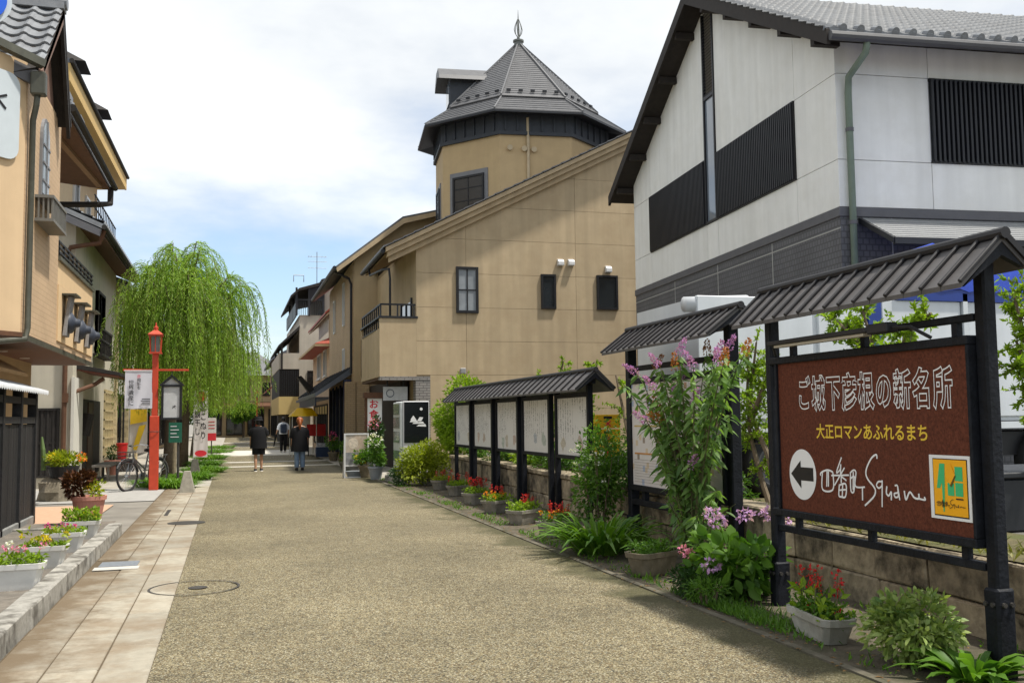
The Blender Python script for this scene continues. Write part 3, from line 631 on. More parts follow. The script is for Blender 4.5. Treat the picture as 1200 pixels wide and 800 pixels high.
m_nt = notice_mat('notice_print', (.74, .74, .73))
art = [(.50, .42, .36), (.47, .52, .47), (.55, .45, .39), (.43, .46, .50), (.54, .50, .42)]
for i, (a, b) in enumerate(spans):
    p = B('notice_panel', m_nt, nbd, 4.985, 5.01, a, b, .93, 1.80)
    for j in range(3):
        if (i*3+j) % 4 == 1: continue
        cy = a + (b-a)*(.22+.27*j) + random.uniform(-.12, .12); cz = random.uniform(1.04, 1.18); k0 = 10
        mb = MB(); mb.add([(4.983, cy+random.uniform(.5, 1.1)*.13*math.cos(2*math.pi*k/k0), cz+random.uniform(.5, 1.3)*.12*math.sin(2*math.pi*k/k0)) for k in range(k0)], [tuple(range(k0))])
        mb.build('illustration', M('art_%d_%d' % (i, j), mulc(art[(i+2*j) % 5], 1.0), .6, .45, 30), p)
    mb = MB(); mb.box(4.96, 5.03, a-.03, b+.03, 1.80, 1.87); mb.box(4.96, 5.03, a-.03, b+.03, .87, .93); mb.box(4.962, 5.028, a-.03, a, .93, 1.80); mb.box(4.962, 5.028, b, b+.03, .93, 1.80); mb.build('panel_frame', m_post, nbd, bevel=.005)
    for yy, nm in ((a-.045, 0), (b+.045, 1)):
        MB().box(4.955, 5.035, yy-.04, yy+.04, -.02, 1.98 if nm == 0 else 1.95).build('post', m_post, nbd, bevel=.006)
for yy in (15.02, 18.62, 20.45, 16.83):
    MB().box(4.90, 4.98, yy-.05, yy+.05, -.02, 1.99).build('post', m_post, nbd, bevel=.006)
MB().box(4.97, 5.03, 13.2, 22.3, 1.98, 2.05).build('roof_beam', m_post, nbd)
sheet_roof(nbd, 4.70, 5.0, 5.28, 1.90, 2.17, 13.12, 22.2, 28)
# ================================================================= BUILDINGS, RIGHT SIDE
m_whitewall = M('white_wall_panel', (.79, .79, .765), .75, .03, 3, .1, 80, streak=.09, stain=(.66, .65, .6), stain_amt=.35)
m_jointgrey = M('panel_joint', (.36, .36, .34), .9, .1, 5)
m_greytile = brick_mat('grey_small_tile', (.105, .105, .115), (.125, .125, .135), (.075, .075, .08), .10, .10, .012, bump=.3)
m_greytrim = M('grey_trim', (.11, .11, .12), .7, .1, 5)
m_slat = M('black_slat', (.013, .014, .018), .5, .2, 5, spec=.4)
m_kawara = M('grey_roof_tile', (.20, .21, .225), .5, .16, 9, .1, 40, rnd=.10, spec=.45, stain=(.12, .12, .125), stain_amt=.5)
m_darkwood = M('dark_eave_wood', (.022, .017, .014), .75, .3, 9)
m_gutter = M('gutter_grey', (.075, .075, .08), .5, .1, 5)
m_greenpipe = M('green_grey_pipe', (.155, .20, .155), .55, .12, 6, streak=.2)
m_glass = glass_mat()
m_blackframe = M('black_frame', (.012, .012, .014), .45, .1, 5)

def clip_poly(poly, a, b, c):
    """keep the part of a 2-D polygon with a*x + b*y <= c"""
    out = []
    for i in range(len(poly)):
        p, q = poly[i], poly[(i+1) % len(poly)]
        dp, dq = a*p[0]+b*p[1]-c, a*q[0]+b*q[1]-c
        if dp <= 0: out.append(p)
        if (dp < 0 < dq) or (dq < 0 < dp):
            t = dp/(dp-dq); out.append((p[0]+(q[0]-p[0])*t, p[1]+(q[1]-p[1])*t))
    return out

# ---- white building with grey tiled base (local axes: x along the long wall, y along the gable)
wb = thing('white_building', 'white walled building on a grey tiled base with black slatted windows and tiled roof', 'building', (9.31, 13.39, 0), -math.radians(4.8), local=True)
GW, ZB, ZE, SL = 10.26, 4.80, 7.63, .544
ZP = ZE + SL*GW/2
MB().prism([(.03, .03, ZB), (.03, GW-.03, ZB), (.03, GW-.03, ZE-.02), (.03, GW/2, ZP-.02), (.03, .03, ZE-.02)], (14, 0, 0)).build('wall_core', m_jointgrey, wb)
MB().box(.0, 14, .0, GW, .4, ZB-.16).build('base_wall', m_greytile, wb)
MB().box(-.025, 14.02, -.025, GW+.02, ZB-.16, ZB-.005).build('base_trim', m_greytrim, wb, bevel=.01)
mb = MB()
for yy in (2.4, 4.9, 7.4): mb.box(-.004, .004, yy-.012, yy+.012, .5, ZB-.17)
for xx in (.9, 3.4): mb.box(xx-.012, xx+.012, -.004, .004, .5, ZB-.17)
for zz in (ZB-.34,): mb.box(-.005, .005, 0, GW, zz-.01, zz+.01)
mb.build('base_joint', m_jointgrey, wb)
rows = [(ZB, 5.57), (5.57, 6.97), (6.97, 12)]
cls = [0, 1.38, 4.81, 5.40, 8.96, GW]
for i in range(5):
    for j, (z0, z1) in enumerate(rows):
        if i == 2 or (j == 1 and i in (1, 3)): continue
        g = .006
        a0 = cls[i]+(0 if i == 0 else g); a1 = cls[i+1]-(0 if i == 4 else g)
        po = [(a0, z0+g), (a1, z0+g), (a1, z1-g), (a0, z1-g)]
        po = clip_poly(po, -SL, 1, ZE-.02); po = clip_poly(po, SL, 1, ZE-.02+SL*GW)
        if len(po) > 2: MB().prism([(0.0, p[0], p[1]) for p in po], (.035, 0, 0)).build('wall_panel', m_whitewall, wb)
MB().box(0.0, .035, 4.816, 5.394, ZB+.006, 5.56).build('wall_panel', m_whitewall, wb)
xc = [.036, 1.67, 6.3, 14]
for i in range(3):
    for j, (z0, z1) in enumerate([(ZB, 5.57), (5.57, 6.98), (6.98, ZE)]):
        if i == 1 and j == 1: continue
        MB().box(xc[i]+(0 if i == 0 else .006), xc[i+1]-.006, 0.0, .035, z0+.006, z1-.006).build('wall_panel', m_whitewall, wb)
# slatted windows: frame, glass and slats one by one
slat_me = MB().box(-.06, -.012, -.019, .019, 0, 1.36).mesh('slat', m_slat)
for a, b in ((1.38, 4.80), (5.41, 8.96)):
    fr = MB().box(-.035, .03, a, b, 5.57, 5.61).box(-.035, .03, a, b, 6.93, 6.97).box(-.033, .03, a, a+.04, 5.61, 6.93).box(-.033, .03, b-.04, b, 5.61, 6.93).build('slatted_window', m_blackframe, wb)
    B('pane', m_glass, fr, .005, .03, a+.04, b-.04, 5.61, 6.93)
    n = int((b-a)/.075)
    for k in range(n): link('slat', slat_me, fr, (0, a+.05+(b-a-.1)*k/(n-1), 5.59))
slat2 = MB().box(-.02, .02, -.06, -.012, 0, 1.37).mesh('slat', m_slat)
fr = MB().box(1.67, 6.3, -.035, .03, 5.57, 5.61).box(1.67, 6.3, -.035, .03, 6.94, 6.98).build('slatted_window', m_blackframe, wb)
B('pane', m_glass, fr, 1.70, 6.27, .005, .03, 5.61, 6.94)
for k in range(54): link('slat', slat2, fr, (1.71+4.55*k/53, 0, 5.59))
# slit window with louvres above
fr = MB().box(-.03, .03, 4.81, 4.86, 5.57, 10.15).box(-.03, .03, 5.35, 5.40, 5.57, 10.15).box(-.028, .03, 4.86, 5.35, 5.57, 5.62).box(-.028, .03, 4.86, 5.35, 8.25, 8.33).build('slit_window', m_blackframe, wb)
B('pane', M('sky_glass', (.16, .19, .23), .05, .2, 1, spec=.9), fr, .006, .03, 4.86, 5.35, 5.62, 8.25)
lou = MB().ob((-.03, 4.86, 0), (.05, 0, .045), (0, .49, 0), (0, 0, .012)).mesh('louvre', m_slat)
for k in range(26): link('louvre', lou, fr, (0, 0, 8.35+k*.07))
# roof
OX, OY = .45, .62
def wz(y): return ZE + SL*min(y, GW-y) + .10
MB().prism([(-OX, -OY, wz(-OY)), (-OX, GW/2, wz(GW/2)), (-OX, GW/2, wz(GW/2)-.16), (-OX, -OY, wz(-OY)-.16)], (15, 0, 0)).build('roof_deck', m_darkwood, wb)
MB().prism([(-OX, GW+OY, wz(-OY)), (-OX, GW/2, wz(GW/2)), (-OX, GW/2, wz(GW/2)-.16), (-OX, GW+OY, wz(-OY)-.16)], (15, 0, 0)).build('roof_deck', m_darkwood, wb)
for s in (0, 1):
    f = lambda y: (y if s == 0 else GW-y)
    MB().prism([(-OX-.05, f(-OY-.05), wz(-OY-.05)+.05), (-OX-.05, f(GW/2), wz(GW/2)+.05), (-OX-.05, f(GW/2), wz(GW/2)-.24), (-OX-.05, f(-OY-.05), wz(-OY-.05)-.20)], (.06, 0, 0)).build('barge_board', m_darkwood, wb)
    for k in range(5):      # purlin ends under the overhang
        y = -.1 + k*1.12
        MB().box(-OX+.02, .02, f(y)-.06, f(y)+.06, wz(y)-.31, wz(y)-.165).build('purlin', m_darkwood, wb)
def tile_field(name, parent, o, ux, up, ncol, nrow, tw, th, amp=.035, lip=.035, mat=m_kawara, samp=6, nrm=None):
    """wavy pantile rows as geometry: o eave corner, ux along the eave, up up the slope"""
    o, ux, up = np.array(o), np.array(ux), np.array(up); nn = np.cross(ux, up) if nrm is None else np.array(nrm)
    cs = np.arange(ncol*samp+1)/samp
    wave = np.where((cs % 1) < .6, np.sin((cs % 1)/.6*math.pi)*-.5, np.sin(((cs % 1)-.6)/.4*math.pi)*.8)*amp
    V = []; Fc = []; nc = len(cs)
    for r in range(nrow):
        for e, h in ((0, lip), (1, 0.0)):
            p = o + np.outer(cs*tw, ux) + up*(r+e)*th + np.outer(wave + h + .02, nn); V.append(p)
        k = r*2*nc; i = np.arange(nc-1)
        Fc.append(np.stack([k+i, k+i+1, k+nc+i+1, k+nc+i], 1))
        if r: Fc.append(np.stack([k-nc+i, k-nc+i+1, k+i+1, k+i], 1))
    bpt = o + np.outer(cs*tw, ux) + np.outer(wave*0 - .02, nn); V.append(bpt); kb = nrow*2*nc; i = np.arange(nc-1)
    Fc.append(np.stack([kb+i, kb+i+1, i+1, i], 1))
    V = np.concatenate(V) - np.array(ORG[parent.name])
    ob = link(name, fast_mesh(name, V, np.concatenate(Fc), mat), parent)
    return ob
cu = 1/math.sqrt(1+SL*SL)
tf = tile_field('roof_tiles', wb, (-OX, -OY-.02, wz(-OY)), (1, 0, 0), (0, cu, SL*cu), 50, 24, .30, .275); tf['kind'] = 'stuff'
et = MB().tube([(0, -.03, 0), (0, .10, .055)], .065, 10).mesh('eave_tile', m_kawara)
for k in range(50): link('eave_tile', et, wb, (-OX+.30*k+.24, -OY-.02, wz(-OY)+.055))
MB().tube([(-OX-.02, -OY-.1, wz(-OY)-.1), (14.2, -OY-.1, wz(-OY)-.1)], .075, 10).build('gutter', m_gutter, wb)
MB().tube([(.17, -OY-.08, wz(-OY)-.12), (.17, -OY-.02, wz(-OY)-.3), (.17, -.12, ZE-.75), (.17, -.09, ZE-1.0), (.17, -.09, .5)], .055, 12).build('downpipe', m_greenpipe, wb, smooth=True)
mb = MB()
for zz in (3.0, 4.5, 6.0): mb.tube([(.17, -.09, zz), (.17, -.09, zz+.06)], .064, 12)
mb.build('pipe_clip', m_greytrim, wb)
tf = tile_field('verge_tiles', wb, (-OX-.08, -OY, wz(-OY)+.03), (1, 0, 0), (0, cu, SL*cu), 1, 22, .26, .29, .05); tf['kind'] = 'stuff'
# lean-to roof on the base
MB().prism([(.36, -.03, 4.62), (.36, -.92, 4.15), (.36, -.92, 4.09), (.36, -.03, 4.54)], (9, 0, 0)).build('lean_to_roof', M('lean_to_sheet', (.24, .245, .25), .5, .12, 14, .2, 40), wb)
MB().box(.32, 9.3, -.98, -.92, 4.04, 4.14).prism([(.30, -.96, 4.05), (.30, -.03, 4.53), (.30, -.03, 4.62), (.30, -.96, 4.14)], (.06, 0, 0)).build('lean_to_fascia', m_slat, wb)
mb = MB()
for k in range(9): mb.box(.37, 9.3, -.88+k*.095, -.87+k*.095, 4.165+k*.0502, 4.182+k*.0502)
mb.build('lean_to_course', M('lean_to_course', (.2, .205, .21), .6), wb)

# ---- truck parked on the lot in front of the white building
tk = thing('truck', 'white panelled truck with blue tarpaulin top parked behind the brown sign', 'truck', (8, 10.9, .5))
m_trk = M('truck_white', (.58, .61, .64), .4, .06, 2, streak=.08, spec=.5); m_blue = M('blue_tarp', (.012, .05, .42), .38, .2, 5, .5, 9, spec=.6); m_bluep = M('blue_paint', (.015, .04, .22), .4, .1, 6)
B('chassis', m_blackframe, tk, 5.4, 11.4, 10.5, 11.9, .95, 1.25)
for a, b in ((5.20, 6.72), (6.80, 7.48), (7.70, 8.86), (8.97, 11.4)): B('side_panel', m_trk, tk, a, b, 10.3, 10.36, 1.45, 2.90, bevel=.01)
B('body', m_trk, tk, 5.22, 11.38, 10.34, 12.1, 1.40, 2.88)
B('corner_post', m_bluep, tk, 7.50, 7.68, 10.285, 10.33, 1.40, 3.0); B('corner_post', m_trk, tk, 8.88, 8.95, 10.27, 10.33, 1.40, 3.0)
B('bed_rail', m_bluep, tk, 7.9, 11.5, 10.27, 10.36, 2.90, 3.04)
mb = MB()
prof = [(0, 0), (0, .46), (.06, .60), (.3, .68), (.95, .70), (1.6, .6), (1.8, .4), (1.85, 0)]
n = 24; vs = []; fs = []
for i in range(n+1):
    x = 8.3+3.2*i/n; k = min(1, .6+i*.15)*.92
    for (py, pz) in prof: vs.append((x - (pz*.3 if i == 0 else 0), 10.26+py, 3.04+pz*k+.025*math.sin(i*2.1+py*5)))
m_ = len(prof)
for i in range(n):
    for j in range(m_-1): fs.append((i*m_+j, (i+1)*m_+j, (i+1)*m_+j+1, i*m_+j+1))
fs.append(tuple(range(m_)))
mb.add(vs, fs); mb.build('tarpaulin', m_blue, tk, smooth=True)
MB().tube([(5.08, 10.4, 2.80), (5.9, 10.4, 2.84)], .09, 12).build('roll_cover', M('white_sheet', (.5, .52, .54), .5, .05, 5), tk, smooth=True)
B('mud_rail', m_trk, tk, 5.3, 11.3, 10.31, 10.35, 1.30, 1.385)
def wheel(parent, c, r, w, axis, mt, mr, nm='wheel'):
    c = Vector(c); ax = Vector(axis).normalized(); sx = ax.cross(Vector((0, 0, 1))).normalized(); sz = Vector((0, 0, 1))
    def ring(prof, mat, name, par):
        vs = []; fs = []; sg_ = 28
        for (rr, ww) in prof:
            for k in range(sg_):
                a = 2*math.pi*k/sg_; vs.append(c + ax*ww + (sx*math.cos(a)+sz*math.sin(a))*rr)
        for i in range(len(prof)-1):
            for k in range(sg_): fs.append((i*sg_+k, i*sg_+(k+1) % sg_, (i+1)*sg_+(k+1) % sg_, (i+1)*sg_+k))
        mb_ = MB(); mb_.add(vs, fs); return mb_.build(name, mat, par, smooth=True)
    t_ = ring([(r*.66, -w/2), (r*.95, -w/2), (r, -w*.3), (r, w*.3), (r*.95, w/2), (r*.66, w/2)], mt, nm, parent)
    ring([(r*.66, w*.42), (r*.6, w*.5), (r*.55, w*.25), (r*.25, w*.2), (r*.2, w*.45), (.001, w*.45)], mr, 'rim', t_)
    ring([(r*.66, -w*.42), (r*.6, -w*.5), (r*.55, -w*.25), (r*.25, -w*.2), (r*.2, -w*.45), (.001, -w*.45)], mr, 'rim', t_)
    return t_
m_tyre = M('tyre', (.015, .015, .016), .8, .2, 20); m_rim = M('grey_rim', (.085, .085, .09), .55, .3, 8)
for x in (6.22, 10.2):
    for y in (10.47, 11.9): wheel(tk, (x, y, .90), .40, .22, (0, -1, 0), m_tyre, m_rim)
B('mudguard', m_blackframe, tk, 5.5, 6.6, 10.33, 10.6, 1.33, 1.40)
# dark bin and blue sheet by the sign's near post
bn = thing('storage_bin', 'dark plastic storage box standing on the lot behind the near sign post', 'box', (6.5, 7.2, .5))
B('box', M('dark_plastic', (.016, .018, .022), .5, .15, 6), bn, 5.9, 7.4, 6.8, 7.8, .5, .95, bevel=.02)
B('lid', M('dark_plastic', (.016, .018, .022)), bn, 5.87, 7.43, 6.77, 7.83, .95, 1.0, bevel=.01)

# ---- tan house with octagonal tower
m_tan = M('tan_panel', (.47, .365, .23), .8, .06, 2.2, .15, 120, streak=.13, rnd=.025, stain=(.39, .29, .175), stain_amt=.5)
m_tanjoint = M('tan_joint', (.33, .245, .145), .9, .1, 5)
m_tower = M('tower_render', (.50, .365, .20), .8, .06, 3, .15, 90, streak=.05)
m_slate = M('slate_roof', (.105, .105, .11), .5, .14, 5, .15, 30, spec=.45, streak=.12)
m_towerband = M('dark_band', (.040, .045, .055), .6, .12, 6)
m_greybrick = brick_mat('grey_brick', (.24, .225, .21), (.28, .26, .24), (.10, .09, .085), .22, .075, .010)
m_bluegrey = M('window_surround', (.19, .19, .20), .6, .1, 6)
m_vent = M('white_vent', (.62, .62, .62), .4, .05, 5)
th_ = thing('tower_house', 'tan panelled house with octagonal slate roofed tower and corner balcony', 'house', (9, 32, 0))
SR = .507
def rz_(x): return 6.27 + SR*(x-4.21)
XR = 14.2
# solid behind the panels
MB().prism([(5.19, 28.03, .3), (XR+9, 28.03, .3), (XR+9, 28.03, rz_(5.2)), (XR, 28.03, rz_(XR)), (5.19, 28.03, rz_(5.19))], (0, 12, 0)).build('wall_core', m_tanjoint, th_)
xs_ = [5.16, 6.65, 10.09, 13.5, 17]; zs_ = [.3, 1.78, 2.78, 3.77, 4.76, 5.77, 6.8, 7.8, 8.8, 9.8, 10.8, 11.8]
for i in range(len(xs_)-1):
    for j in range(len(zs_)-1):
        g = .004; x0, x1, z0, z1 = xs_[i], xs_[i+1], zs_[j], zs_[j+1]
        if i == 0 and j < 2: x0 = 5.56
        po = clip_poly([(x0+(0 if i == 0 else g), z0+g), (x1-g, z0+g), (x1-g, z1-g), (x0+(0 if i == 0 else g), z1-g)], -SR, 1, rz_(0)-.02)
        po = clip_poly(po, SR, 1, rz_(0)-.02+SR*2*XR) if len(po) > 2 else po
        if len(po) > 2: MB().prism([(p[0], 28.0, p[1]) for p in po], (0, .035, 0)).build('wall_panel', m_tan, th_)
MB().box(5.16, 5.19, 28.036, 40, 2.74, 6.6).build('street_wall', m_tan, th_)
# roof: deck, stepped rake boards, slates on top
MB().prism([(4.21, 27.75, rz_(4.21)+.16), (5.2, 27.75, rz_(5.2)+.16), (5.2, 27.75, rz_(5.2)+.02), (4.21, 27.75, rz_(4.21)+.02)], (0, 4.5, 0)).prism([(5.201, 27.75, rz_(5.201)+.16), (XR, 27.75, rz_(XR)+.16), (XR, 27.75, rz_(XR)+.02), (5.201, 27.75, rz_(5.201)+.02)], (0, 12.5, 0)).build('roof_deck', m_darkwood, th_)
for k, (d0, d1, yo) in enumerate([(.14, .01, 27.62), (.005, -.15, 27.72), (-.155, -.32, 27.86)]):
    x0 = 4.22+k*.06
    MB().prism([(x0, yo, rz_(x0)+d0), (XR, yo, rz_(XR)+d0), (XR, yo, rz_(XR)+d1), (x0, yo, rz_(x0)+d1)], (0, 28.0-yo-.001*k, 0)).build('rake_board', m_tan, th_)
cr_ = 1/math.sqrt(1+SR*SR)
mb = MB()
for k in range(36):
    x = 4.15+k*.30
    if x > XR: break
    mb.prism([(x, 27.58, rz_(x)+.165), (x+.33, 27.58, rz_(x+.33)+.165), (x+.33, 27.58, rz_(x+.33)+.18), (x, 27.58, rz_(x)+.215)], (0, 4.7 if x < 5 else 12.6, 0))
mb.build('roof_course', m_slate, th_)
MB().tube([(4.14, 27.7, rz_(4.14)+.08), (4.14, 32.3, rz_(4.14)+.08)], .065, 8).build('gutter', m_slat, th_)
MB().tube([(4.16, 30.8, 6.25), (4.2, 30.8, 6.05), (4.3, 28.9, 5.95), (4.42, 28.35, 5.9), (4.44, 28.3, 5.6), (4.44, 28.3, 4.5)], .035, 8).build('downpipe', m_slat, th_)
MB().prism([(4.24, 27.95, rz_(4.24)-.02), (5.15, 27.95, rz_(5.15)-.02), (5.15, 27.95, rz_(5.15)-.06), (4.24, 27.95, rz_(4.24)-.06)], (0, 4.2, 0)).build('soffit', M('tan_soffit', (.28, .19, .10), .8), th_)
# balcony
bal = MB().box(4.09, 5.158, 28.0, 28.14, 2.74, 4.42).build('balcony', m_tan, th_)
MB().box(4.09, 4.22, 28.141, 32.2, 2.74, 4.12).box(4.22, 5.15, 28.141, 32.2, 2.74, 2.86).box(4.09, 5.15, 32.06, 32.2, 2.86, 4.42).build('balcony_side', m_tan, bal)
MB().box(4.07, 4.23, 28.8, 31.7, 4.12, 4.16).build('parapet_cap', m_greytrim, bal)
MB().box(4.06, 5.20, 27.97, 28.17, 4.42, 4.48).box(4.06, 4.24, 28.17, 32.2, 4.42, 4.47).build('parapet_cap', m_slat, bal)
mb = MB(); mb.box(4.11, 5.14, 28.04, 28.09, 4.80, 4.85)
for x in (4.13, 4.62, 5.10): mb.box(x-.02, x+.02, 28.045, 28.085, 4.48, 4.80)
mb.box(4.11, 4.16, 28.09, 32.2, 4.80, 4.85)
for k in range(9): mb.box(4.115, 4.155, 28.5+k*.45, 28.54+k*.45, 4.16, 4.80)
mb.build('railing', m_slat, bal)
B('door', m_glass, th_, 5.13, 5.16, 28.7, 30.4, 2.9, 5.0)
MB().box(5.10, 5.16, 28.62, 28.70, 2.9, 5.1).box(5.10, 5.16, 30.4, 30.48, 2.9, 5.1).box(5.10, 5.16, 29.5, 29.56, 2.9, 5.0).build('door_frame', m_blackframe, th_)
# windows on the gable
cw = curtain_mat('pale_curtain', (.26, .28, .30))
window(th_, (6.34, 28, 4.60), (1, 0, 0), (0, -1, 0), .67, 1.37, .075, .07, m_blackframe, cw, 2, 2, mull=.035)
window(th_, (8.96, 28, 4.77), (1, 0, 0), (0, -1, 0), .47, 1.05, .06, .07, m_blackframe, m_glass)
window(th_, (10.75, 28, 4.78), (1, 0, 0), (0, -1, 0), .69, 1.06, .06, .07, m_blackframe, m_glass)
for x, z in ((9.49, 6.08), (9.83, 6.09), (11.04, 5.92)):
    v = MB().prism([(x, 28, z), (x, 27.86, z+.02), (x, 27.86, z+.13), (x, 27.92, z+.2), (x, 28, z+.22)], (.19, 0, 0)).build('vent_hood', m_vent, th_, bevel=.01)
B('vent_hood', M('grey_vent', (.3, .3, .3), .5), th_, 6.44, 6.60, 27.88, 28, 2.82, 2.98, bevel=.015)
# ground floor: brick pier and beam, dark recess
B('brick_pier', m_greybrick, th_, 5.13, 5.555, 27.985, 28.4, 0, 2.63)
B('brick_beam', m_greybrick, th_, 4.10, 5.555, 27.975, 28.3, 2.63, 2.739)
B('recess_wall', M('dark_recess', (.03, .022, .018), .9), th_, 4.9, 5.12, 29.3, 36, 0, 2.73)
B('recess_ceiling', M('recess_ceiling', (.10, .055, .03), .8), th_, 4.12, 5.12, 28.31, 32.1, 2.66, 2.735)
# tower
tw = MB(); CX, CY, RT = 9.85, 33.0, 3.13
dn = math.atan2(-33, -9.85)                 # bearing from the tower to the street
def octv(r, z, th=-57):
    return [(CX+r*math.cos(dn+math.radians(-12+45*k)*-1*-1), CY+r*math.sin(dn+math.radians(-12+45*k)), z) for k in range(8)]
def ringp(r, z): return octv(r, z)
def octa(prof, name, mat, parent):
    mb_ = MB(); vs = []; fs = []
    for r, z in prof: vs += ringp(r, z)
    for i in range(len(prof)-1):
        for k in range(8): fs.append((i*8+k, i*8+(k+1) % 8, (i+1)*8+(k+1) % 8, (i+1)*8+k))
    mb_.add(vs, fs); return mb_.build(name, mat, parent)
tow = octa([(RT, 5.0), (RT, 10.85)], 'tower', m_tower, th_)
octa([(RT+.01, 10.72), (RT+.10, 10.72), (RT+.10, 10.84), (RT+.06, 10.84), (RT+.06, 11.45), (RT-.1, 11.45)], 'tower_band', m_towerband, tow)
ribs = MB()
V8 = ringp(RT+.06, 0)
for k in range(8):
    a, b = Vector(V8[k]), Vector(V8[(k+1) % 8]); nrm = ((a+b)/2 - Vector((CX, CY, 0))).normalized(); t = (b-a).normalized()
    for j in range(6):
        p = a + (b-a)*((j+.5)/6); ribs.ob(p - t*.03 + Vector((0, 0, 10.85)), t*.06, nrm*.05, (0, 0, .6))
ribs.build('band_rib', m_towerband, tow)
octa([(RT, 11.44), (3.70, 11.30), (3.82, 11.30), (3.82, 11.37)], 'tower_soffit', m_slat, tow)
def course_roof(r0, z0, r1, z1, n, lip):
    pr = []
    for i in range(n):
        a, b = i/n, (i+1)/n
        pr += [(r0+(r1-r0)*a+lip*.3, z0+(z1-z0)*a+lip), (r0+(r1-r0)*b+lip*.3, z0+(z1-z0)*b+.004)]
    return pr
octa([(3.80, 11.36)] + course_roof(3.78, 11.38, 2.75, 12.10, 6, .035), 'tower_roof', m_slate, tow)
octa([(2.78, 12.06), (2.86, 12.13)] + course_roof(2.78, 12.16, .10, 14.85, 26, .03), 'tower_roof', m_slate, tow)
hips = MB()
for k in range(8):
    hips.bar(ringp(3.80, 11.42)[k], ringp(2.76, 12.14)[k], .05, .05); hips.bar(ringp(2.83, 12.17)[k], ringp(.10, 14.92)[k], .05, .05)
hips.build('hip_cap', M('hip_metal', (.15, .15, .155), .45), tow)
guards = MB()
V8 = ringp(2.66, 12.33)
for k in range(8):
    a, b = Vector(V8[k]), Vector(V8[(k+1) % 8]); t = (b-a).normalized()
    for j in range(5): guards.ob(a+(b-a)*((j+.5)/5)-t*.07, t*.14, (0, 0, .07), ((a+b)/2-Vector((CX, CY, 12.33))).normalized()*.06)
guards.build('snow_guard', m_slat, tow)
fin = MB(); fin.lathe((CX, CY, 14.8), [(.16, 0), (.16, .18), (.20, .2), (.20, .26), (.06, .3), (.05, .38), (.02, .42), (.018, 1.1), (.004, 1.4)], 12)
for k in range(6):
    a = math.pi*k/3
    fin.tube([(CX+r*math.cos(a), CY+r*math.sin(a), 14.8+z) for r, z in ((.03, .38), (.12, .52), (.15, .66), (.11, .82), (.02, 1.05))], .014, 5)
fin.build('finial', M('finial_metal', (.14, .15, .14), .45), tow)
# tower windows on the two street-side faces
def tface(k):
    a, b = Vector(ringp(RT, 0)[k]), Vector(ringp(RT, 0)[(k+1) % 8]); return a, b
def tower_win(k, f0, f1, z0, z1, nx):
    a, b = tface(k); t = (b-a); n = ((a+b)/2-Vector((CX, CY, 0))).normalized(); L_ = t.length; t.normalize()
    MB().ob(a+t*L_*f0-t*.14+Vector((0, 0, z0-.14)), t*(L_*(f1-f0)+.28), n*.035, (0, 0, z1-z0+.30)).build('window_surround', m_bluegrey, tow)
    window(tow, a+t*L_*f0+n*.036+Vector((0, 0, z0)), t, n, L_*(f1-f0), z1-z0, .07, .05, m_blackframe, curtain_mat('tower_pane', (.05, .045, .04)), 2, 3, name='tower_window')
tower_win(7, .20, .74, 8.30, 9.55, 2)
tower_win(6, .30, .70, 8.30, 9.45, 1)
a, b = tface(0); t = (b-a); n = ((a+b)/2-Vector((CX, CY, 0))).normalized()
for fx, zz in ((.32, 10.3), (.80, 10.28), (1.12, 10.26)): MB().tube([a+t.normalized()*fx+Vector((0, 0, zz)), a+t.normalized()*fx+n*.12+Vector((0, 0, zz-.02))], .09, 12).build('round_vent', M('tan_vent', (.5, .4, .26), .6), tow)
p = a + t.normalized()*.93 + n*.05
MB().tube([p+Vector((0, 0, 11.3)), p+Vector((0, 0, 8))], .05, 8).build('tower_pipe', M('tan_vent', (.5, .4, .26)), tow)
# dormer on the left of the tower roof
dd = Vector((math.cos(dn+math.radians(-12-67.5)), math.sin(dn+math.radians(-12-67.5)), 0)); ds = Vector((-dd.y, dd.x, 0)); dc = Vector((CX, CY, 0))
dm = MB().ob(dc+dd*.8-ds*.55+Vector((0, 0, 12.3)), dd*1.75, ds*1.1, (0, 0, 1.15)).build('dormer', m_towerband, tow)
MB().prism([dc+dd*.5-ds*.85+Vector((0, 0, 13.25)), dc+dd*.5-ds*.75+Vector((0, 0, 13.42)), dc+dd*.5-ds*.3+Vector((0, 0, 13.78)), dc+dd*.5+ds*.3+Vector((0, 0, 13.78)), dc+dd*.5+ds*.75+Vector((0, 0, 13.42)), dc+dd*.5+ds*.85+Vector((0, 0, 13.25)), dc+dd*.5+Vector((0, 0, 13.55))], dd*2.45).build('dormer_roof', m_slate, dm)
MB().ob(dc+dd*2.56-ds*.42+Vector((0, 0, 12.5)), dd*.03, ds*.84, (0, 0, .72)).build('dormer_window', M('sky_glass', (.16, .19, .23)), dm)
# ================================================================= FARTHER BUILDINGS, RIGHT
m_beige = M('beige_render', (.44, .335, .20), .85, .06, 2, .1, 60, streak=.08)
m_tanbrick = brick_mat('tan_brick_tile', (.42, .30, .17), (.46, .33, .2), (.30, .22, .14), .24, .08, .008)
m_peachwall = M('peach_render', (.52, .38, .255), .85, .06, 2, .1, 60, streak=.08)
m_redroof = M('red_roof', (.30, .06, .035), .6, .2, 6)
m_aptwall = M('apartment_wall', (.43, .385, .32), .85, .06, 2, streak=.12)
m_cream = M('cream_render', (.50, .46, .37), .85, .08, 2, .1, 60, streak=.12)
m_slateblue = M('slate_blue_roof', (.085, .095, .12), .5, .12, 6)
m_navy = M('navy_paint', (.015, .022, .06), .5, .1, 6)
m_brownwood = M('brown_soffit_wood', (.10, .045, .022), .7, .25, 8)
m_timber = M('dark_timber', (.02, .017, .015), .75, .3, 9, .3, 40)

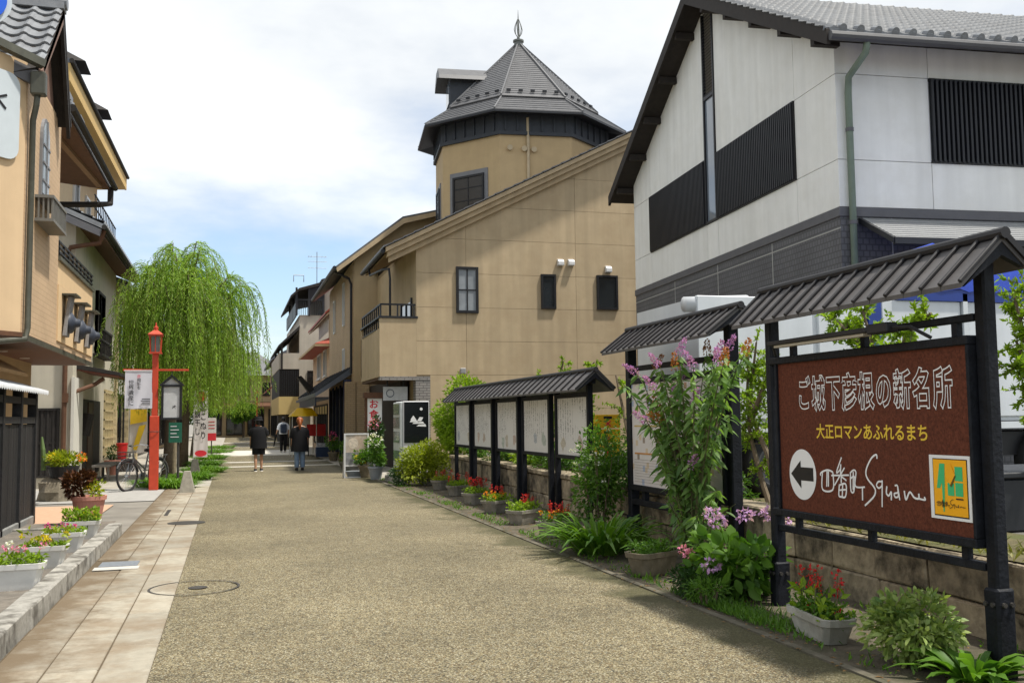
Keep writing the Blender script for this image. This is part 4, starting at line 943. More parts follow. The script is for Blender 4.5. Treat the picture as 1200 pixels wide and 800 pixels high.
hb = thing('gabled_shop_house', 'tall beige house with brick tiled piers just past the tower house', 'house', (6, 40, 0))
MB().prism([(4.32, 36, 0), (11, 36, 0), (11, 36, 9.6), (7.6, 36, 9.15), (6.1, 36, 8.85), (4.32, 36, 7.35)], (0, 9, 0)).build('wall', m_beige, hb)
MB().prism([(3.6, 35.5, 7.05), (6.05, 35.5, 8.98), (7.6, 35.5, 9.36), (11, 35.5, 9.85), (11, 35.5, 9.68), (7.6, 35.5, 9.2), (6.1, 35.5, 8.82), (3.6, 35.5, 6.92)], (0, 10, 0)).build('roof', m_slate, hb)
MB().prism([(3.62, 35.46, 6.98), (6.06, 35.46, 8.90), (7.6, 35.46, 9.28), (7.6, 35.46, 9.12), (6.1, 35.46, 8.72), (3.66, 35.46, 6.84)], (0, .045, 0)).build('barge_board', m_tan, hb)
MB().tube([(3.56, 35.5, 7.0), (3.56, 45.5, 7.0)], .07, 8).build('gutter', m_slat, hb)
MB().tube([(3.62, 36.1, 6.95), (4.15, 36.15, 6.7), (4.24, 36.2, 6.5), (4.24, 36.2, 3.2)], .05, 8).build('downpipe', m_slat, hb)
MB().box(4.28, 4.33, 36.05, 44.9, 2.9, 7.2).build('street_facade', m_tanbrick, hb)
for y, z0, z1 in ((38.6, 5.2, 6.9), (42.2, 5.2, 6.6), (38.6, 3.4, 4.3)): window(hb, (4.28, y, z0), (0, 1, 0), (-1, 0, 0), .5, z1-z0, .05, .06, m_vent, m_glass)
mb = MB(); mb.box(4.02, 4.36, 35.9, 36.4, 0, 2.9); mb.box(4.40, 4.85, 35.88, 36.2, 0, 2.9); mb.build('brick_pier', m_tanbrick, hb)
MB().box(4.0, 4.32, 36.42, 36.7, 0, 3.0).build('navy_post', m_navy, hb)
MB().prism([(4.30, 36.4, 3.45), (2.95, 36.4, 2.50), (2.95, 36.4, 2.36), (4.30, 36.4, 3.20)], (0, 9, 0)).build('lean_to_roof', m_slateblue, hb)
mb = MB()
for k in range(10): mb.bar((4.28, 36.5+k*.98, 3.47), (2.93, 36.5+k*.98, 2.52), .07, .06)
mb.build('roof_rib', m_slat, hb)
MB().box(2.98, 3.02, 36.6, 45.2, 2.05, 2.36).build('shop_valance', m_navy, hb)
MB().box(4.27, 4.31, 36.8, 44.5, .2, 2.8).build('shop_window', m_glass, hb)
mb = MB()
for k in range(6): mb.box(4.20, 4.27, 36.9+k*1.45, 37.0+k*1.45, 0, 2.9)
mb.build('shop_mullion', m_navy, hb)
MB().prism([(3.05, 40.2, 2.6), (2.55, 40.0, 3.25), (2.7, 40.0, 3.3), (3.25, 40.2, 2.75)], (0, .5, 0)).build('ridge_ornament', m_timber, hb)

ph = thing('red_roofed_house', 'peach rendered house with red tiled eaves and white balcony rail', 'house', (6, 51, 0))
MB().box(4.48, 10, 47, 56.5, 0, 5.45).build('wall', m_peachwall, ph)
MB().box(5.3, 10, 47.2, 56, 5.6, 7.6).build('upper_wall', m_peachwall, ph)
MB().add([(3.75, 46.3, 4.98), (10, 46.3, 4.98), (10, 57, 4.98), (3.75, 57, 4.98), (5.3, 47.4, 5.75), (10, 47.4, 5.75), (10, 56, 5.75), (5.3, 56, 5.75), (3.75, 46.3, 5.1), (10, 46.3, 5.1), (3.75, 57, 5.1)], [(8, 9, 5, 4), (8, 4, 7, 10), (0, 1, 9, 8), (0, 8, 10, 3), (3, 2, 1, 0)]).build('lower_roof', m_redroof, ph)
MB().box(3.72, 10, 46.26, 46.3, 4.95, 5.06).box(3.70, 3.745, 46.3, 57, 4.95, 5.06).build('eave_board', m_beige, ph)
MB().prism([(4.2, 46.2, 6.55), (5.3, 46.2, 7.5), (10, 46.2, 9), (10, 46.2, 8.8), (5.3, 46.2, 7.35), (4.2, 46.2, 6.45)], (0, 10.5, 0)).build('upper_roof', m_redroof, ph)
MB().prism([(4.25, 46.18, 6.44), (5.3, 46.18, 7.34), (10, 46.18, 8.79), (10, 46.18, 8.7), (5.3, 46.18, 7.24), (4.25, 46.18, 6.36)], (0, 10.4, 0)).build('soffit', M('soffit_board', (.3, .22, .14), .8), ph)
MB().box(4.45, 5.3, 46.9, 47.02, 5.2, 6.0).build('balcony_wall', m_peachwall, ph)
mb = MB(); mb.box(4.82, 5.3, 46.86, 46.9, 6.70, 6.75)
for k in range(6): mb.box(4.83+k*.09, 4.85+k*.09, 46.865, 46.895, 6.0, 6.70)
mb.box(4.40, 4.44, 46.9, 52, 6.70, 6.75)
for k in range(14): mb.box(4.405, 4.435, 47+k*.38, 47.03+k*.38, 5.7, 6.70)
mb.build('balcony_rail', m_vent, ph)
for y, w in ((48.3, 1.2), (51.2, 1.9)): window(ph, (4.48, y, 3.65), (0, 1, 0), (-1, 0, 0), w, 1.3, .08, .08, m_vent, m_glass, 2, sill=m_vent)
MB().box(3.5, 4.47, 47.2, 56, 2.5, 2.62).build('shop_awning', m_slateblue, ph)
window(ph, (4.48, 47.6, .3), (0, 1, 0), (-1, 0, 0), 7.5, 2.0, .08, .06, m_timber, m_glass, 5, name='shopfront')

ap = thing('balcony_apartments', 'tall greyish apartment house with dark balconies and a covered roof terrace', 'building', (6, 66, 0))
MB().box(3.94, 12, 60, 74, 0, 7.85).build('wall', m_aptwall, ap)
MB().prism([(5.4, 60.05, 7.85), (12, 60.05, 7.85), (12, 60.05, 12), (5.4, 60.05, 9.95)], (0, 13, 0)).build('upper_wall', m_aptwall, ap)
MB().prism([(5.2, 59.6, 10.0), (12, 59.6, 12.2), (12, 59.6, 12.0), (5.2, 59.6, 9.8)], (0, 14, 0)).build('roof', m_timber, ap)
mb = MB(); mb.prism([(3.4, 59.7, 9.0), (3.9, 59.7, 9.45), (5.4, 59.7, 9.9), (5.4, 59.7, 9.7), (3.9, 59.7, 9.3), (3.4, 59.7, 8.85)], (0, 12, 0)); mb.build('terrace_roof', m_timber, ap)
mb = MB()
for x, y in ((3.75, 59.9), (3.75, 63), (3.75, 67), (4.5, 59.9), (5.35, 59.9)): mb.box(x-.06, x+.06, y-.06, y+.06, 7.8, 9.5)
mb.box(3.70, 5.4, 59.85, 59.95, 8.72, 8.80)
mb.box(4.56, 5.29, 59.9, 59.94, 8.8, 9.6)
for k in range(16): mb.box(3.72+k*.11, 3.75+k*.11, 59.88, 59.92, 7.85, 8.75)
mb.box(3.70, 3.76, 59.9, 70, 7.75, 8.6)
mb.build('terrace_frame', m_slat, ap)
MB().prism([(2.7, 59.8, 6.0), (3.94, 59.8, 7.2), (3.94, 59.8, 7.0), (2.7, 59.8, 5.88)], (0, 12, 0)).build('mid_roof', m_timber, ap)
mb = MB()
for y in (60, 64, 68): mb.box(2.85, 2.97, y-.06, y+.06, 4.6, 6.05)
mb.build('balcony_post', m_timber, ap)
MB().box(2.75, 3.94, 60, 71, 4.6, 5.55).build('balcony', m_aptwall, ap)
MB().box(2.78, 3.94, 60.05, 71, 2.95, 4.59).build('dark_balcony', m_timber, ap)
mb = MB()
for k in range(9): mb.box(2.8+k*.13, 2.83+k*.13, 60.0, 60.05, 2.98, 4.5)
mb.build('balcony_bar', m_slat, ap)
MB().box(2.75, 4.3, 59.9, 71, 1.9, 2.95).build('balcony', M('yellow_render', (.48, .36, .15), .85, .06, 2), ap)
window(ap, (4.4, 59.98, 3.3), (1, 0, 0), (0, -1, 0), .55, 1.2, .06, .05, m_timber, m_glass, 3, 3)
MB().box(3.2, 12, 60.3, 72, 0.1, 1.89).build('shopfront', m_timber, ap)
MB().box(4.45, 5.6, 56.6, 59.7, 5.15, 5.3).build('low_roof', m_slateblue, ap)
an = thing('tv_antenna', 'thin television antenna on the apartment roof', 'antenna', (5.0, 60.5, 9.9))
mb = MB(); mb.tube([(5, 60.5, 9.8), (5, 60.5, 11.8)], .025, 6)
for z in (11.5, 11.2, 10.8): mb.tube([(4.45, 60.5, z), (5.6, 60.5, z)], .014, 5)
for x in (4.5, 4.65, 5.3, 5.5): mb.tube([(x, 60.2, 11.5), (x, 60.8, 11.5)], .01, 5)
mb.build('mast', M('antenna_metal', (.25, .26, .27), .4, metal=.7), an)
MB().tube([(3.6, 60.3, 9.9), (3.6, 60.3, 10.3), (4.2, 60.3, 10.3), (4.2, 60.3, 9.9)], .03, 6).build('roof_ladder', M('antenna_metal', (.25, .26, .27)), an)

fh = thing('street_end_house', 'low house with grey hipped roof closing the far end of the street', 'house', (2.5, 104, 0))
MB().box(-3.0, 5.2, 100, 110, 0, 6.1).build('wall', m_beige, fh)
MB().add([(-3.8, 99.2, 6.0), (6.0, 99.2, 6.0), (6.0, 111, 6.0), (-3.8, 111, 6.0), (-.2, 104, 8.6), (2.4, 104, 8.6)], [(0, 1, 5, 4), (1, 2, 5), (2, 3, 4, 5), (3, 0, 4), (3, 2, 1, 0)]).build('roof', M('grey_hip_roof', (.13, .13, .135), .6, .1, 3), fh)
MB().prism([(-3.2, 98.6, 3.0), (-3.2, 99.98, 3.4), (-3.2, 99.98, 3.3), (-3.2, 98.6, 2.9)], (8.5, 0, 0)).build('awning', m_brownwood, fh)
for x in (-2.4, -.4, 1.6, 3.6): window(fh, (x, 100, .2), (1, 0, 0), (0, -1, 0), 1.6, 2.5, .1, .08, m_timber, m_glass, 2, name='shopfront')
for x in (-2.2, .4, 3.0): window(fh, (x, 100, 4.0), (1, 0, 0), (0, -1, 0), 1.4, 1.3, .1, .08, m_timber, m_glass, 2)
fh2 = thing('corner_shop', 'beige two storey shop with red awning beyond the apartments', 'house', (5, 84, 0))
MB().box(3.6, 12, 78, 95, 0, 6.6).build('wall', m_beige, fh2)
MB().prism([(3.0, 77.5, 6.4), (7.5, 77.5, 8.8), (12, 77.5, 6.4), (12, 77.5, 6.2), (7.5, 77.5, 8.6), (3.0, 77.5, 6.2)], (0, 18, 0)).build('roof', m_slateblue, fh2)
MB().prism([(2.7, 79, 3.9), (3.6, 79, 4.6), (3.6, 79, 4.5), (2.7, 79, 3.8)], (0, 8, 0)).build('awning', m_redroof, fh2)
for y in (79.5, 84, 88.5): window(fh2, (3.6, y, .2), (0, 1, 0), (-1, 0, 0), 3.6, 2.6, .1, .08, m_timber, m_glass, 3, name='shopfront')
for y in (80, 85, 90): window(fh2, (3.6, y, 4.8), (0, 1, 0), (-1, 0, 0), 1.6, 1.2, .1, .08, m_timber, m_glass, 2)

# ================================================================= BUILDINGS, LEFT SIDE
m_orange_tile = brick_mat('orange_siding', (.49, .345, .21), (.52, .365, .225), (.40, .275, .165), .23, .075, .005, bump=.2)
m_orange = M('orange_render', (.58, .42, .255), .85, .05, 3, .15, 90, streak=.07)
m_brownrib = M('brown_gable_board', (.20, .12, .09), .7, .1, 6)
m_verdigris = M('bronze_pipe', (.085, .085, .065), .5, .2, 8, streak=.3, metal=.2)
lh = thing('orange_house', 'orange sided house with jettied upper storey, arched window and small tiled gable', 'house', (-4, 16.5, 0))
X1 = -2.57
# upper storey: diagonal near wall, tall part, lower terrace part
MB().prism([(X1, 13.6, 2.66), (X1, 16.2, 2.66), (-8, 16.2, 2.66), (-8, 9.6, 2.66), (-5.7, 9.6, 2.66)], (0, 0, 3.5)).build('wall', m_orange, lh)
MB().box(X1-.006, X1+.012, 13.62, 16.2, 2.655, 6.1).build('street_siding', m_orange_tile, lh)
MB().box(-8, X1-.05, 16.2, 20.13, 2.66, 4.0).build('terrace_wall', m_orange, lh)
MB().box(X1-.05, X1+.012, 16.2, 20.13, 2.655, 3.64).build('street_siding', m_orange_tile, lh)
MB().box(X1-.05, X1+.010, 16.2, 20.13, 3.64, 4.0).build('terrace_band', M('pale_orange_band', (.65, .465, .265), .85, .05, 3), lh)
MB().box(X1-.10, X1+.05, 16.2, 20.16, 4.0, 4.06).build('terrace_cap', m_verdigris, lh)
MB().prism([(X1+.03, 13.57, 2.60), (X1+.03, 20.15, 2.60), (-8, 20.15, 2.60), (-8, 9.5, 2.60), (-5.73, 9.5, 2.60)], (0, 0, .058)).build('jetty_soffit', m_brownwood, lh)
MB().box(X1+.0, X1+.035, 13.6, 20.15, 2.585, 2.65).build('jetty_board', m_verdigris, lh)
for y in (14.6, 16.2, 17.9): MB().tube([(-3.3, y, 2.597), (-3.3, y, 2.59)], .08, 12).build('downlight', m_vent, lh)
# white rounded sign with its dark stroke on the diagonal wall, and a blue round sign above
dw = Vector((-.62, -.785, 0)).normalized(); nw = Vector((.785, -.62, 0)); c0 = Vector((X1, 13.6, 0))
sgn = thing('wall_sign', 'white rounded wall sign with a black stroke on the orange house corner', 'sign', tuple(c0+dw*1.2+nw*.01+Vector((0, 0, 4.2))))
prof = []
w_, h0, h1, rr = 1.3, 4.82, 5.93, .16
for cx_, cz_, a0 in ((.13+rr, h0+rr, 180), (.13+w_-rr, h0+rr, 270), (.13+w_-rr, h1-rr, 0), (.13+rr, h1-rr, 90)):
    for k in range(6):
        a = math.radians(a0+k*18); prof.append(c0 + dw*(cx_+rr*math.cos(a)) + nw*.012 + Vector((0, 0, cz_+rr*math.sin(a))))
MB().prism(prof, nw*.03).build('board', M('sign_grey_white', (.50, .55, .58), .5, .04, 6), sgn)
mb = MB(); q = c0 + nw*.046
mb.bar(q+dw*.33+Vector((0, 0, 5.62)), q+dw*.46+Vector((0, 0, 5.56)), .01, .028); mb.bar(q+dw*.46+Vector((0, 0, 5.54)), q+dw*.34+Vector((0, 0, 5.44)), .01, .028)
mb.build('stroke', m_black_print, sgn)
rs = thing('round_sign', 'blue round sign with pale rim beside the tiled gable', 'sign', (-2.98, 12.8, 6.5))
cc_ = Vector((-2.93, 12.75, 6.62)); mb = MB(); mb2 = MB()
un = Vector((.35, -.93, .0)).normalized(); us = Vector((un.y, -un.x, 0))
for m0, r, d in ((mb, .33, 0), (mb2, .27, .03)):
    m0.prism([cc_ + (us*math.cos(2*math.pi*k/40)+Vector((0, 0, 1))*math.sin(2*math.pi*k/40))*r for k in range(40)], un*(.025+d))
mb.build('rim', M('sign_grey_white', (.50, .55, .58)), rs); mb2.build('disc', M('sign_blue', (.01, .10, .62), .4, .05, 5), rs)
MB().bar(cc_-un*.04, cc_-un*.04+Vector((-1.2, .6, -.4)), .04).build('arm', m_verdigris, rs)
# arched window and its little box balcony
aw = MB(); z0, z1, ya, yb = 4.62, 5.42, 14.50, 15.05; yc = (ya+yb)/2; r0 = (yb-ya)/2
out_ = [(X1, ya, z0), (X1, yb, z0)] + [(X1, yc+r0*math.cos(math.pi*k/12), z1+r0*1.25*math.sin(math.pi*k/12)) for k in range(13)]
awn = MB().prism(out_, (.05, 0, 0)).build('arched_window', m_bluegrey, lh)
inn = [(X1, ya+.05, z0+.05), (X1, yb-.05, z0+.05)] + [(X1, yc+(r0-.05)*math.cos(math.pi*k/12), z1+(r0-.05)*1.25*math.sin(math.pi*k/12)) for k in range(13)]
MB().prism([(p[0]+.03, p[1], p[2]) for p in inn], (.03, 0, 0)).build('pane', curtain_mat('pale_pane', (.22, .25, .27)), awn)
mb = MB(); mb.box(X1+.055, X1+.075, yc-.02, yc+.02, z0, z1+.3)
for z in (4.85, 5.1, 5.35): mb.box(X1+.055, X1+.072, ya+.04, yb-.04, z-.015, z+.015)
mb.build('glazing_bar', m_bluegrey, awn)
bx = MB()
for z in (4.22, 4.54): bx.box(X1+.01, X1+.25, 14.25, 15.35, z, z+.04)
for k in range(11): bx.box(X1+.215, X1+.24, 14.28+k*.104, 14.305+k*.104, 4.26, 4.54)
for k in range(3): bx.box(X1+.05+k*.06, X1+.07+k*.06, 14.26, 14.29, 4.26, 4.54)
bx.build('window_box', M('box_grey', (.16, .155, .14), .6, .15, 8), lh)
# small tiled gable facing the street
EX = -2.38
ya, yr, yb, ze, zr = 13.62, 15.04, 15.75, 6.14, 7.47
MB().prism([(X1-.02, 13.75, 6.16), (X1-.02, 15.04, 7.36), (X1-.02, 15.75, 6.16)], (-5, 0, 0)).build('gable_wall', m_brownrib, lh)
sl_ = (zr-ze)/(yr-ya); cg = 1/math.sqrt(1+sl_*sl_)
MB().prism([(EX, ya, ze), (EX, yr, zr), (EX-4.5, yr, zr), (EX-4.5, 12.3, zr-sl_*(yr-12.3)), (EX-1.2, 12.9, zr-sl_*(yr-12.9)), (EX-.55, 13.3, zr-sl_*(yr-13.3))][::-1], Vector((0, -sl_*cg, cg))*-.1).build('roof_deck', m_darkwood, lh)
mb = MB()
tm_cols, tm_rows = 8, 9
tu, tp = Vector((1, 0, 0)), Vector((0, cg, sl_*cg)); tn = Vector((0, -sl_*cg, cg))
samp = 10; vs = []; fs = []
for e in (0, 1):
    for k in range(samp+1):
        t = k/samp; w = (-.5*math.sin(t/.62*math.pi) if t < .62 else .75*math.sin((t-.62)/.38*math.pi))*.045
        vs.append(tu*(t*.30) + tp*(e*.30) + tn*(w + (.05 if e == 0 else .012)))
for k in range(samp+1): vs.append(vs[k] - tn*.03)
for k in range(samp): fs += [(k, k+1, samp+2+k, samp+1+k), (2*samp+2+k, 2*samp+3+k, k+1, k)]
tb = MB(); tb.add(vs, fs); tile_me = tb.mesh('roof_tile', m_kawara, smooth=False)
for r in range(7):
    for c in range(6):
        p = Vector((EX, yr, zr)) - tp*(.27*(r+1)) - tu*(.30*(c+1))
        if p.y < 13.6 + (p.x+.15-EX)*-.62 + .0 and False: continue
        if p.y < 13.62 + min(0, (p.x+.3-EX))*.62: continue
        o = link('roof_tile', tile_me, lh, tuple(p - Vector(ORG[lh.name])))
MB().tube([(EX+.05, yr, zr+.1), (EX-4.5, yr, zr+.1)], .10, 12).build('ridge_tile', m_kawara, lh)
MB().box(EX-4.5, EX+.02, yr-.12, yr+.12, zr-.02, zr+.08).build('ridge_base', m_kawara, lh)
for nm, yA, zA, yB, zB in (('barge_board', ya-.05, ze-.08, yr, zr), ('barge_board', yb+.12, ze-.20, yr, zr)):
    MB().prism([(EX, yA, zA), (EX, yB, zB), (EX, yB, zB-.22), (EX, yA, zA-.14)], (-.05, 0, 0)).build(nm, m_brownrib if yA < yr else m_timber, lh)
MB().prism([(EX+.004, yr, zr), (EX+.004, yb+.15, ze-.16), (EX+.004, yb+.22, ze-.12), (EX+.004, yr+.06, zr+.05)], (-2.2, 0, 0)).build('roof_slope', m_timber, lh)
g0, g1 = Vector((EX+.02, ya-.1, ze-.02)), Vector((EX-1.9, 12.3, ze-.02+.55))
MB().bar(g0, g1, .12, .10).build('eave_gutter', m_verdigris, lh)
MB().bar(g0+Vector((-.1, .1, -.16)), g1+Vector((-.1, .1, -.16)), .05, .2).build('eave_board', m_greytrim, lh)
MB().box(X1+.06, X1+.24, 13.48, 13.64, 5.72, 6.02).build('rain_head', m_verdigris, lh, bevel=.015)
MB().tube([(X1+.14, 13.56, 5.75), (X1+.12, 13.6, 5.6), (X1+.07, 13.68, 5.42), (X1+.07, 13.68, 2.72), (X1+.05, 13.66, 2.58), (X1-.2, 13.3, 2.52), (X1-1.0, 12.3, 2.5)], .038, 10).build('downpipe', m_verdigris, lh, smooth=True)
# main roof reaching over the terrace, with soffit boards and its long drain pipe
mr = MB().prism([(-2.50, 16.3, 6.42), (-2.46, 21.8, 6.42), (-6, 21.8, 8.6), (-6, 16.3, 8.6)], (0, 0, .10)).build('main_roof', m_kawara, lh)
MB().prism([(-2.52, 16.3, 6.36), (-2.48, 21.75, 6.36), (-3.6, 20.9, 6.30), (-3.9, 16.3, 6.30)], (0, 0, .05)).build('main_soffit', m_brownwood, mr)
MB().bar((-2.95, 16.4, 6.33), (-2.62, 21.3, 6.35), .10, .10).build('rafter', M('pale_rafter', (.24, .15, .085), .7), mr)
tf = tile_field('main_roof_tiles', lh, (-2.47, 16.3, 6.5), (0, 1, 0), (-.85, 0, .527), 18, 4, .30, .28, nrm=(.527, 0, .85)); tf['kind'] = 'stuff'
MB().tube([(-2.42, 16.3, 6.42), (-2.38, 21.85, 6.42)], .06, 8).build('main_gutter', m_timber, mr)
MB().tube([(-2.45, 21.7, 6.4), (-2.45, 21.65, 6.05), (-2.60, 21.3, 5.95), (-4.4, 21.0, 5.80)], .06, 8).build('drain_pipe', m_timber, mr)
for y, a in ((17.2, 0), (18.6, 0)):
    MB().box(-3.0, -2.62, y, y+.5, 6.6, 7.0).build('dormer', m_kawara, mr)
# terrace railing
tr = MB()
for z in (4.14, 4.22, 4.30): tr.box(X1-.02, X1+.02, 16.25, 20.1, z-.015, z+.015)
for k in range(9): tr.box(X1-.018, X1+.018, 16.3+k*.46, 16.33+k*.46, 4.06, 4.30)
tr.build('terrace_railing', m_slat, lh)
MB().box(-5.5, -3.9, 16.3, 21, 4.0, 6.3).build('set_back_wall', m_cream, lh)
# three unlit ornaments on the wall, no lamps: grey slab with a dark round boss
for i, y in enumerate((16.75, 17.95, 19.15)):
    o = thing('wall_ornament', ['grey slab wall ornament with dark boss nearest the arched window', 'grey slab wall ornament with dark boss, middle of three', 'grey slab wall ornament with dark boss farthest along the orange wall'][i], 'wall ornament', (X1, y, 3.15), group='slab ornaments on the orange wall')
    MB().prism([(X1+.04, y-.24, 2.86), (X1+.04, y+.10, 2.86), (X1+.10, y+.16, 3.5), (X1+.10, y-.14, 3.5)], (.06, 0, 0)).build('slab', M('weathered_slab', (.20, .195, .195), .8, .25, 12, .3, 50), o, bevel=.01)
    MB().box(X1+.01, X1+.24, y-.26, y+.26, 3.50, 3.525).build('cap', m_verdigris, o)
    c = Vector((X1+.10, y-.03, 3.08))
    vs = []; fs = []; pr_ = [(.02, .17), (.06, .16), (.09, .10), (.12, .07), (.17, .06), (.18, .02)]
    for d, r in pr_:
        for k in range(16): vs.append(c+Vector((d, r*math.cos(math.pi*k/8), r*math.sin(math.pi*k/8))))
    for a in range(len(pr_)-1):
        for k in range(16): fs.append((a*16+k, a*16+(k+1) % 16, (a+1)*16+(k+1) % 16, (a+1)*16+k))
    fs.append(tuple((len(pr_)-1)*16+k for k in range(16)))
    q = MB(); q.add(vs, fs); q.build('boss', M('blue_black_iron', (.035, .042, .06), .5, .2, 12), o, smooth=True)
MB().box(X1+.012, X1+.03, 16.2, 20.1, 2.76, 3.62).build('ornament_field', M('pale_orange_band', (.66, .45, .235)), lh)
# ground floor behind the fence: tan wall, dark openings
MB().box(-8, -3.5, 9.5, 19.6, 0, 2.6).build('ground_wall', M('tan_ground_wall', (.36, .26, .14), .85, .1, 3), lh)
MB().prism([(-2.9, 12, 2.25), (-3.5, 12, 2.58), (-3.5, 12, 2.45), (-2.9, 12, 2.2)], (0, 4.0, 0)).build('eave_board_low', M('tan_soffit2', (.36, .22, .10), .8), lh)
MB().box(-3.52, -3.45, 13.0, 14.2, .3, 2.1).build('dark_opening', m_timber, lh); MB().box(-3.52, -3.45, 14.8, 16.4, .3, 2.1).build('dark_opening', m_timber, lh)

# black board fence with a white corrugated edge roof
fn = thing('board_fence', 'black vertical board fence with pale corrugated edge roof below the orange house', 'fence', (-2.75, 13, 0))
y = 9.0
m_blackboard = M('black_board', (.014, .014, .015), .7, .35, 9, .5, 30, streak=.4, rnd=.25)
while y < 15.75:
    MB().box(-2.80, -2.76+random.uniform(-.004, .004), y+.003, y+.147, .18, 1.50).build('board', m_blackboard, fn, bevel=.004)
    y += .15
MB().box(-2.84, -2.73, 9, 15.82, .06, .18).build('sill_beam', M('grey_sill', (.20, .20, .19), .85, .2, 9, .3, 40), fn, bevel=.01)
for z in (1.51, 1.78): MB().box(-2.83, -2.74, 9, 15.82, z, z+.09).build('rail', m_blackboard, fn)
for yy in (11.0, 12.4, 13.6, 14.7, 15.75): MB().box(-2.85, -2.73, yy, yy+.11, .06, 2.0).build('fence_post', m_blackboard, fn)
MB().box(-8, -2.76, 15.70, 15.80, .1, 1.5).build('end_board', m_blackboard, fn)
V = []; Fc = []
yy = np.arange(9, 15.95, .025); zz = .011*np.sin(yy*2*math.pi/.13)
for x, z in ((-3.1, 2.13), (-2.60, 1.98), (-2.60, 1.93)): V.append(np.stack([np.full_like(yy, x), yy, z+zz], 1))
n_ = len(yy); i = np.arange(n_-1)
for r in range(2): Fc.append(np.stack([r*n_+i, r*n_+i+1, (r+1)*n_+i+1, (r+1)*n_+i], 1))
o = link('corrugated_roof', fast_mesh('corrugated_roof', np.concatenate(V)-np.array(ORG[fn.name]), np.concatenate(Fc), M('corrugated_white', (.52, .53, .54), .5, .08, 6)), fn)
# ---- cream house beyond the orange one
ch = thing('cream_house', 'cream rendered house with brown canopy, shuttered window and dark doorway', 'house', (-4.5, 29, 0))
MB().prism([(-3.6, 25.2, 0), (-8, 25.2, 0), (-8, 25.2, 8.1), (-3.6, 25.2, 6.35)], (0, 8.6, 0)).build('wall', m_cream, ch)
MB().prism([(-2.95, 24.8, 6.22), (-8, 24.8, 8.4), (-8, 24.8, 8.28), (-2.95, 24.8, 6.10)], (0, 9.3, 0)).build('roof', m_kawara, ch)
MB().prism([(-2.98, 24.78, 6.08), (-8, 24.78, 8.26), (-8, 24.78, 8.08), (-3.02, 24.78, 5.92)], (0, .05, 0)).build('barge_board', m_greytrim, ch)
MB().prism([(-3.0, 24.84, 6.06), (-8, 24.84, 8.24), (-8, 24.84, 8.2), (-3.0, 24.84, 6.02)], (0, 9.2, 0)).build('soffit', m_brownwood, ch)
MB().tube([(-2.92, 24.75, 6.14), (-2.92, 34.1, 6.14)], .06, 8).build('gutter', m_timber, ch)
MB().tube([(-2.95, 25.0, 6.1), (-3.05, 25.05, 5.8), (-3.70, 25.1, 5.68), (-3.76, 25.12, 5.5), (-3.76, 25.12, .1)], .055, 8).build('downpipe', m_brownwood, ch)
tf = tile_field('roof_tiles', ch, (-2.94, 24.8, 6.24), (0, 1, 0), (-.918, 0, .396), 31, 6, .30, .28, nrm=(.396, 0, .918)); tf['kind'] = 'stuff'
sh = window(ch, (-4.36, 25.2, .25), (1, 0, 0), (0, -1, 0), .50, 1.62, .05, .06, m_timber, m_timber, 4, 2, name='shuttered_window', mull=.05)
MB().box(-3.62, -3.55, 25.15, 26.6, 0, 2.6).build('corner_pilaster', M('white_plaster', (.60, .58, .52), .8, .06, 3), ch)
MB().box(-3.62, -3.585, 27.0, 30.3, .15, 2.12).build('doorway', m_timber, ch)
MB().box(-3.60, -3.555, 27.7, 28.5, .15, 2.05).box(-3.60, -3.552, 28.55, 28.65, .15, 2.05).build('sliding_door', M('brown_door', (.06, .035, .02), .6, .2, 8), ch)
MB().tube([(-3.55, 27.0, 1.2), (-3.45, 27.0, 1.75)], .13, 10).build('lantern', m_timber, ch)
lt = MB()
for k in range(6): lt.box(-3.60, -3.55, 31.2+k*.42, 31.26+k*.42, .5, 2.5)
for k in range(8): lt.box(-3.598, -3.556, 31.2, 33.4, .5+k*.27, .55+k*.27)
lt.build('lattice', M('pale_lattice', (.46, .38, .22), .7), ch)
cp = MB().prism([(-3.6, 25.75, 2.82), (-2.62, 25.75, 2.66), (-2.62, 25.75, 2.74), (-3.6, 25.75, 2.94)], (0, 3.1, 0)).build('canopy', m_timber, ch)
MB().prism([(-3.6, 25.77, 2.80), (-2.64, 25.77, 2.64), (-2.64, 25.77, 2.655), (-3.6, 25.77, 2.815)], (0, 3.06, 0)).build('canopy_soffit', M('red_brown_soffit', (.16, .04, .025), .6, .2, 6), cp)
MB().tube([(-3.74, 25.1, 2.1), (-3.70, 25.35, 2.2), (-3.2, 25.9, 2.45), (-3.0, 25.95, 2.6)], .05, 8).build('canopy_pipe', m_brownwood, ch)
MB().box(-3.80, -3.68, 25.05, 25.18, 2.0, 2.22).build('pipe_joint', m_brownwood, ch)
window(ch, (-3.6, 28.9, 3.4), (0, 1, 0), (-1, 0, 0), 1.5, 1.75, .07, -.10, m_timber, m_glass, 2)
window(ch, (-3.6, 28.9, 3.4), (0, 1, 0), (1, 0, 0), 1.5, 1.75, .07, .08, m_timber, m_glass, 2)
rl = MB()
for z in (3.75, 4.05): rl.box(-3.42, -3.38, 28.6, 31.2, z, z+.05)
for k in range(9): rl.box(-3.415, -3.385, 28.65+k*.3, 28.68+k*.3, 3.4, 4.05)
rl.box(-3.6, -3.36, 28.6, 31.2, 3.33, 3.40)
rl.build('window_rail', m_timber, ch)
lr = MB()      # dark balcony rails high on the near wall
for z in (4.98, 5.12, 5.28): lr.box(-5.6, -3.75, 24.98, 25.02, z, z+.04)
for k in range(11): lr.box(-5.55+k*.17, -5.52+k*.17, 24.985, 25.015, 4.9, 5.3)
lr.build('balcony_rail', m_slat, ch)
rock = MB(); gx = 10
vs = []
